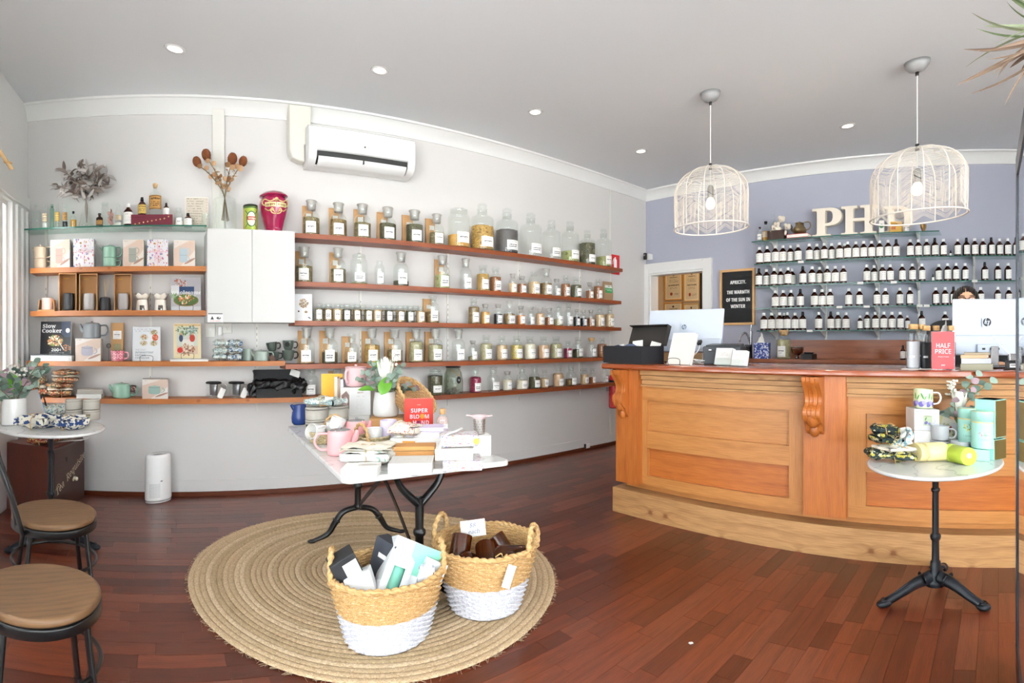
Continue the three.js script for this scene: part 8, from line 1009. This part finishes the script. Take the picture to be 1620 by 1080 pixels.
    const t = thing('gift_parcel', 'soft floral wrapped gift with white ribbon on the pile top', 'gift', p.clone().add(V3(-.015, g1 + g2 + .003,-.03)), .1); part('wrapping', ruffle(new RoundedBoxGeometry(gp * 62,.055,.17,5,.02), .006,14,6).translate(0,.03,0), fab.gift, t); part('ribbon', tube([[-gp * 31,.0,.09],[-gp * 22,.055,.07],[-gp * 6,.064,0],[gp * 4,.064,-.08]],.006,24,6), m.paper, t); part('price_dot', cyl(.014,.014,.0012,20).rotateX(PI / 2).translate(gp * 26,.032,.088), M('#ecd04a', {}), t); }
  p = at(757,719); { const w = px(p, 33), h = px(p, 32), t = block('infuser_carton', 'white carton with triangle cutout carrying the tea strainer', 'box', p, .35, w, h, w * .9, M('#f2eee9', { roughness: .6 }), (t2) => { const tri = extrude(shapeOf([[-.018,.02],[.018,.02],[0,-.028]]), .001,0); part('cutout', tri.rotateY(PI / 2).translate(w / 2 + .0003, h * .6,0), M('#cfc6c2', {}), t2); part('flap', sbox(w * .98,.002, w * .5,0, h + .001,-.01), m.paper, t2); }); const q = p.clone().add(V3(.004, h + .003,0)), s = thing('tea_strainer', 'steel tea strainer with pale pink winged rim on white carton', 'strainer', q, -.1), R = px(p, 9.6), e = px(p, 29); part('strainer', lathe([[0,.003],[R * .8,0],[R * .86,.006],[R, e * .86]],32), M('#b5b0ac', { roughness: .35, metalness: .8, side: THREE.DoubleSide }), s); part('rim', lathe([[R * .96, e * .84],[R * 1.2, e * .93],[R * 1.5, e * .97],[R * 1.52, e],[R * 1.15, e * .97],[R * .92, e * .9],[R * .96, e * .84]],40), M('#ecd0d2', { roughness: .35 }), s); for (const k of [-1,1]) part('wing', pose(rbox(R * .8,.005, R * .9,.002), { p: [k * R * 1.75, e * 1.0,0], r: [0,0, k * .12] }), M('#ecd0d2', { roughness: .35 }), s); const holes = []; for (let i = 0; i < 12; i++) for (let j = 0; j < 5; j++) { const a = i / 12 * 2 * PI + j * .26, y = e * (.15 + j * .14), rr = R * (.86 + .14 * y / e / .86) + .0004; holes.push(pose(cyl(.0022,.0022,.001,6), { p: [Math.sin(a) * rr, y, Math.cos(a) * rr], r: [PI / 2,0,-a] })); } part('mesh_hole', holes, M('#55504e', {}), s).userData.kind = 'stuff'; }
}
// ------------------------------------------------------------------ goods on the window-side bistro table
{
  const Y = LT + .0005, A = (c, r) => at(c, r, Y); let p = A(23,671); const R = .064, e = px(p, 41);
  bouquet('potted_eucalyptus', 'eucalyptus and small white flowers in a white pot by the window', p, (t) => part('pot', lathe([[0,.01],[.9,0],[1,.03],[.97,.5],[.92,1],[.86,1],[.88,.9],[0,.85]].map(([a, b]) => [a * R, b * e]), 40), m.ceramicWhite, t), { stems: 17, seed: 88, per: 9, len: .34, spread: .85, y0: e * .8, geo: LEAF.gumBig, gumMat: [m.leafGum, m.leafGum, m.leafGumDark, m.leafGumDark, m.leafMauve], size: 1.05 });
  const t0 = scene.children.at(-1); leafAt(t0, LEAF.broad, m.leafBright, V3(.05, e + .05,.05), V3(.25,1,.3), 1.2,.95, 'broad_leaf'); for (let i = 0; i < 16; i++) part('blossom', ball(.008,8,6), m.petal, t0, V3(rnd(-.02,.11), e + rnd(.14,.24), rnd(-.03,.05)));
  p = A(74,662); { const t = thing('book', 'slanting book with pale blue lettered spine on a black easel', 'book', p.clone().add(V3(-.01,.01,0)), 0); t.rotation.set(-.25,.95,.42); part('page_block', rbox(.16,.2,.022,.001,-.08,.1,0), m.paper, t); for (const z of [-1,1]) part('cover', rbox(.165,.205,.003,.001,-.08,.1, z * .0125), M(z > 0 ? '#b6b0ac' : '#8f8a88', {}), t); part('spine', rbox(.004,.205,.03,.001,.003,.1,0), M('#9cc3e2', {}), t); part('spine_print', plane(.024,.19).rotateY(PI / 2).translate(.0056,.1,0), printed(paint(32,256, (g, W, H2) => { fill(g, '#9cc3e2', 0,0, W, H2); g.save(); g.translate(16,128); g.rotate(-PI / 2); marks(g, -110,-9,220,17, '#f2f5f8', 1,1); g.restore(); })), t); const e2 = thing('wire_easel', 'black wire easel propping up the slanting book', 'easel', A(60,662), 0); part('easel_leg', bar(V3(-.03,0,.02), V3(.035,.17,0), .004), m.iron, e2); part('easel_leg', bar(V3(.03,0,-.06), V3(.035,.17,0), .004), m.iron, e2); }
  p = A(83,660); bundle('fabric_wrap', 'green and white leaf-print cloth bundle in front of slanting book', p, .1,.14,.085,.12, fab.green, { seed: 61 });
  const bowl = (label, col, row, n) => { const q = A(col, row), Rb = .047, h = .071; for (let i = 0; i < n; i++) { const t = thing('stone_bowl', `${label}, ${i ? 'upper' : 'lower'} of two`, 'bowl', q.clone().add(V3(0, i * (h + .001), 0)), 0, null); part('bowl', lathe([[0,.002],[Rb * .9,0],[Rb, .006],[Rb, h * .97],[Rb * .97, h],[Rb * .9, h],[Rb * .9,.012],[0,.01]],36), m.stone, t); part('band', cyl(Rb * 1.004, Rb * 1.004,.004,36,1, true).translate(0, h * .8,0), M('#8f897f', {}), t); } };
  bowl('grey stoneware bowl beside the green cloth bundle', 117,664,2); bowl('grey stoneware bowl at the table rim away from window', 145,664,2);
  p = A(62,678); bundle('fabric_wrap', 'navy and cream print cloth bundle nearest the white pot', p, .05,.2,.085,.13, fab.blue, { seed: 62, tagged: true, uv: .2 }); p = A(113,679); bundle('fabric_wrap', 'navy and cream print cloth bundle before the stoneware bowls', p, -.15,.15,.075,.12, fab.blue, { seed: 64, uv: .2 });
  p = A(143,671); { const t = thing('lying_jar', 'glass jar of green herbs lying on its side by bowls', 'jar', p.clone().add(V3(0,.0325,0)), 0); t.rotation.set(PI / 2 - .1,0,.9); part('glass_body', lathe([[0,0],[.032,0],[.032,.09],[.028,.1]],28), m.glass, t); part('contents', lathe([[0,.003],[.029,.003],[.029,.07],[0,.07]],24), H.sprout[1], t); part('lid', lathe([[.0,.115],[.03,.115],[.03,.098],[0,.098]],24), m.steel, t); part('paper_label', cyl(.0325,.0325,.05,14,1, true, 1.6,2.4).translate(0,.05,0), m.paper, t); }
}
// ------------------------------------------------------------------ goods on the bistro table before the counter
{
  const Y = RT + .0005, A = (c, r) => at(c, r, Y); let p = A(1459,711);
  const w = .118, yaw = -.32; block('mug_carton', 'white carton, lower of two under the flowered mug', 'box', p, yaw, w, .115,.12, m.paper, (t) => part('lid_seam', sbox(w + .001,.0015,.121,0,.1,0), m.card, t)); block('mug_carton', 'white carton printed with a green mug, upper of two', 'box', p.clone().add(V3(0,.116,0)), yaw, w, .118,.12, m.paper, frontOf(w, .118,.12, paint(140,140, (g, W, H2) => { fill(g, '#e9e9ee', 0,0, W, H2); fill(g, '#dcdce3', 0,90, W, 50); marks(g, 8,10,36,7, '#9a9aa8', 1,1); g.fillStyle = '#c3cfae'; g.fillRect(50,44,50,64); disc(g, 75,44,25,5, '#a9b490'); disc(g, 66,88,9,12, '#6a64a8', .4); disc(g, 84,94,8,9, '#8a84c4'); disc(g, 64,62,4,12, '#5a8a4a', .3); g.strokeStyle = '#cfcfd6'; g.lineWidth = 7; g.beginPath(); g.arc(100,74,16,-1.4,1.5); g.stroke(); })));
  const mug1 = mapped(paint(256,96, (g, W, H2) => { fill(g, '#cfdcb4', 0,0, W, H2); for (let i = 0; i < 8; i++) { const x = i * 32 + 10; disc(g, x, 72,12,14, pick(['#6f66b5', '#8a82cc']), .4); disc(g, x + 12,66,9,11, '#a39bd9', -.4); disc(g, x + 4,34,4,16, pick(['#3f8a3a', '#6aa84a']), rnd(-.5,.5)); disc(g, x + 18,40,3,13, '#4f9a45', rnd(-.6,.6)); } }), { roughness: .25 });
  mug('flower_mug', 'pale green mug painted with purple flowers on the cartons', p.clone().add(V3(.005,.2355,0)), yaw, .044,.106, mug1, { inner: m.ceramicWhite, flare: 1.16 });
  p = A(1484,712); { const t = thing('picture_box', 'tilted picture box with bird print leaning on the cartons', 'box', p.clone().add(V3(.0,.005,.0)), 0); t.rotation.set(-.25,-.3,-.42); part('box_body', rbox(.12,.17,.035,.002,0,.1,0), m.card, t); part('front_print', mv(plane(.117,.167), 0,.1,.0182), printed(paint(140,200, (g, W, H2) => { fill(g, '#ddd9c6', 0,0, W, H2); fill(g, '#d9d090', 0,0,34, H2); food(g, 90,70,50,['#b9b58a', '#cfc9a8', '#8f9a6a'],60); disc(g, 92,60,8,30, '#a4322c', .4); disc(g, 84,96,6,22, '#7c2a28', .6); fill(g, '#5a5650', 120,20,14,60); })), t); }
  // flowers in a grey pot
  p = A(1513,712); { const R = .036, e = px(p, 44); bouquet('potted_protea', 'white protea with eucalyptus in a grey pot before the counter', p, (t) => part('pot', lathe([[0,.01],[.85,0],[.92,.03],[1,1],[.93,1],[.88,.9],[0,.85]].map(([a, b]) => [a * R, b * e]), 36), M('#a9acb1', { roughness: .5 }), t), { stems: 5, seed: 97, per: 5, len: .16, spread: .9, y0: e * .85, from: .35 }); const t = scene.children.at(-1), fl = V3(-.012, e + .06,.03);
    for (let i = 0; i < 22; i++) { const a = i * 2.4, k = 1 - i / 30, tilt = .08 + .42 * k; leafAt(t, LEAF.petal, m.petal, fl.clone().add(V3(Math.cos(a) * .016 * k, 0, Math.sin(a) * .016 * k)), V3(Math.cos(a) * tilt, 1, Math.sin(a) * tilt), -a - PI / 2,1.1, 'petal'); } part('flower_base', ball(.024,14,10), m.leafMauve, t, fl.clone().add(V3(0,-.005,0))); part('stem', bar(V3(0, e * .8,0), fl, .005), m.leafGreen, t);
    for (const [dx, dy, k] of [[.2,.24,1],[.12,.28,.9],[.09,.19,.8]]) { const pts = [V3(0, e * .9,-.01), V3(dx * .4, e * .9 + dy * .55,-.02), V3(dx, e * .9 + dy, -.01)], c = new THREE.CatmullRomCurve3(pts); part('stem', tapered(pts, [.0025,.0015],14,5), m.leafGreen, t); for (let i = 0; i < 8; i++) { const q = c.getPointAt(.45 + .55 * i / 7); leafAt(t, LEAF.gum, pick([m.leafGum, m.leafGum, m.leafMauve, m.leafGumDark]), q, V3(i % 2 ? .8 : -.8,.5,.5 * (i % 3 - 1)), rnd(-.6,.6), .85 * k); } }
    const sp = [V3(-.005, e, 0), V3(-.02, e + .1,0), V3(-.015, e + .22,0)]; part('stem', tapered(sp, [.002,.001],10,5), m.leafGreen, t); for (let i = 0; i < 15; i++) { const q = V3(-.015 + rnd(-.025,.02), e + .14 + i * .0065, rnd(-.015,.015)); for (let j = 0; j < 3; j++) leafAt(t, LEAF.tiny, m.petal, q, V3(Math.cos(j * 2.1), .5, Math.sin(j * 2.1)), j, 1, 'blossom'); } }
  const gm = M('#b7babd', { roughness: .3 });
  p = A(1487,716); mug('grey_mug', 'pale grey mug, lower of the stacked pair behind tins', p, .2,.04,.068, gm, { side: -1 }); mug('grey_mug', 'pale grey mug, upper of the stacked pair behind tins', p.clone().add(V3(0,.069,0)), 0,.04,.082, gm, { side: 1, yaw: -.9 }); p = A(1519,721); mug('grey_mug', 'pale grey mug standing alone beside the green tin', p, -.2,.04,.08, gm, { side: 1 });
  // aqua boxes and tins
  const aqua = M('#9fdccb', { roughness: .45 }), goldM = M('#8a7434', { roughness: .3, metalness: .65 });
  p = A(1566,724); { const bx = (label, q, ww, hh, dd, yw) => block('tea_carton', label, 'box', q, yw, ww, hh, dd, aqua, (t) => { part('gold_side', sbox(.0015, hh * .95, dd * .95, ww / 2 + .0005, hh / 2,0), goldM, t); part('lid_rim', rbox(ww * 1.002,.004, dd * 1.01,.001,0, hh - .002,0), aqua, t); part('barcode', mv(plane(.03,.022), -ww * .1, hh * .25, dd / 2 + .0008), printed(paint(64,48, (g, W, H2) => { fill(g, '#e9f4f0', 0,0, W, H2); for (let i = 0; i < 15; i++) fill(g, '#39414a', 6 + i * 3.4,6, rnd(1,2.4), 34); })), t); }); bx('aqua and gold carton, lower one with barcode', p, .085,.105,.13,-1.1); bx('aqua and gold carton, upper one overhanging the lower', p.clone().add(V3(.03,.106,-.03)), .085,.2,.14,-1.05);
    const tin = (label, q, R, e, flower) => { const t = thing('tea_tin', label, 'tin', q, -.5); const body = M('#a8ddd0', { roughness: .35 }); part('can', lathe([[0,0],[R * .97,0],[R, .003],[R, e * .7],[0, e * .7]],36), body, t); part('lid', lathe([[0, e],[R * .96, e],[R, e * .985],[R, e * .715],[0, e * .715]],36), body, t); part('gold_ring', lathe([[R * .99, e * .69],[R * 1.02, e * .695],[R * 1.02, e * .72],[R * .99, e * .725]],36), m.gold, t); part('gold_ring', lathe([[R * .97, e * .985],[R * 1.015, e * .99],[R * 1.015, e * 1.002],[R * .97, e * 1.002]],36), m.gold, t); part('printed_motif', mv(cyl(R * 1.004, R * 1.004, e * .45,14,1, true, -.9,1.8), 0, e * .4,0), mapped(paint(128,96, (g, W, H2) => { fill(g, '#a8ddd0', 0,0, W, H2); if (flower) { food(g, 40,46,16,['#d9466a', '#e8798f', '#c42a50'],12); food(g, 66,52,14,['#4f8a4a', '#7fae6a'],12); food(g, 88,50,8,['#e07a96', '#d9546f'],5); } else food(g, 50,40,34,['#d8c24a', '#8fa04a', '#e6d98a'],24); marks(g, 20,76,70,5, '#7fa89c', 1); }), { roughness: .35 }), t); };
    tin('pale aqua tea tin with red flower motif, front one', p.clone().add(V3(-.075,.06,.04)), .044,.19, true); tin('pale aqua tea tin with yellow flower motif, behind another', p.clone().add(V3(-.06,.059,-.065)), .042,.195, false); block('tin_riser', 'small aqua carton carrying the front tea tin', 'box', p.clone().add(V3(-.09,0,.01)), -.5,.09,.058,.14, aqua, (t) => part('lid_rim', rbox(.091,.004,.141,.001,0,.056,0), aqua, t)); }
  const lying = (label, q, R, L, turn, body, ring) => { const t = thing('tea_tin', label, 'tin', q.clone().add(V3(0, R + .0005,0)), turn); const rot = (g) => g.rotateZ(PI / 2); part('can', rot(lathe([[0,-L / 2],[R * .96,-L / 2],[R, -L / 2 + .003],[R, L * .22],[0, L * .22]],36)), body, t); part('lid', rot(lathe([[0, L / 2],[R * .96, L / 2],[R, L / 2 - .003],[R, L * .235],[0, L * .235]],36)), body, t); part('gold_ring', rot(lathe([[R * .985, L * .21],[R * 1.015, L * .215],[R * 1.015, L * .235],[R * .985, L * .24]],36)), ring, t); part('sticker', pose(cyl(R * .3, R * .3,.001,20), { r: [0,0, PI / 2], p: [L / 2 + .0006, R * .1,0] }), m.paper, t); part('sticker', pose(sbox(.001, R * .5, R * .4), { p: [-L / 2 - .0006, R * .2,0] }), m.paper, t); };
  lying('pale yellow tea tin lying on its side', A(1469,729), .047,.165,.12, M('#e6d79a', { roughness: .4 }), m.gold); lying('lime green tea tin lying with its lid towards front', A(1517,733), .045,.105,-2.2 + .75, M('#b9d24a', { roughness: .4 }), M('#cfe07a', {}));
  p = A(1408,730); bundle('fabric_wrap', 'dark lemon-print cloth bundle, lowest in the pile', p, -.3,.19,.055,.12, fab.lemon, { seed: 72, uv: .16 }); bundle('fabric_wrap', 'plain cream cloth bundle squeezed between lemon-print bundles', p.clone().add(V3(.015,.052,.005)), .35,.16,.03,.11, fab.cream, { seed: 74, twine: false }); bundle('fabric_wrap', 'dark lemon-print cloth bundle with white tag, upper in pile', p.clone().add(V3(.005,.078,-.012)), .1,.15,.055,.1, fab.lemon, { seed: 73, tagged: true, uv: .16 }); { const t = bundle('fabric_wrap', 'aqua and cream cloth roll leaning on the lemon-print bundles', A(1431,732).clone().add(V3(0,.085,.015)), 0,.16,.05,.06, fab.aqua, { seed: 75, layers: 1 }); t.rotation.set(.3,-.4,1.25); } bundle('fabric_wrap', 'small dark-print cloth bundle topmost behind the aqua roll', p.clone().add(V3(-.012,.134,-.02)), -.45,.11,.045,.08, fab.lemon, { seed: 77, uv: .16 });
  const c = thing('swing_tag', 'white pointed paper tag standing up on the cloth pile', 'tag', p.clone().add(V3(.06,.1,.05)), -.4); part('card_board', pose(rbox(.03,.085,.0015,.0006,0,.04,0), { r: [-.3,0,.3] }), m.paper, c); part('pen_mark', pose(sbox(.012,.002,.0005,0,.05,.0012), { r: [-.3,0,.3] }), M('#8a8a90', {}), c);
}

settle();
renderer.render(scene, camera);
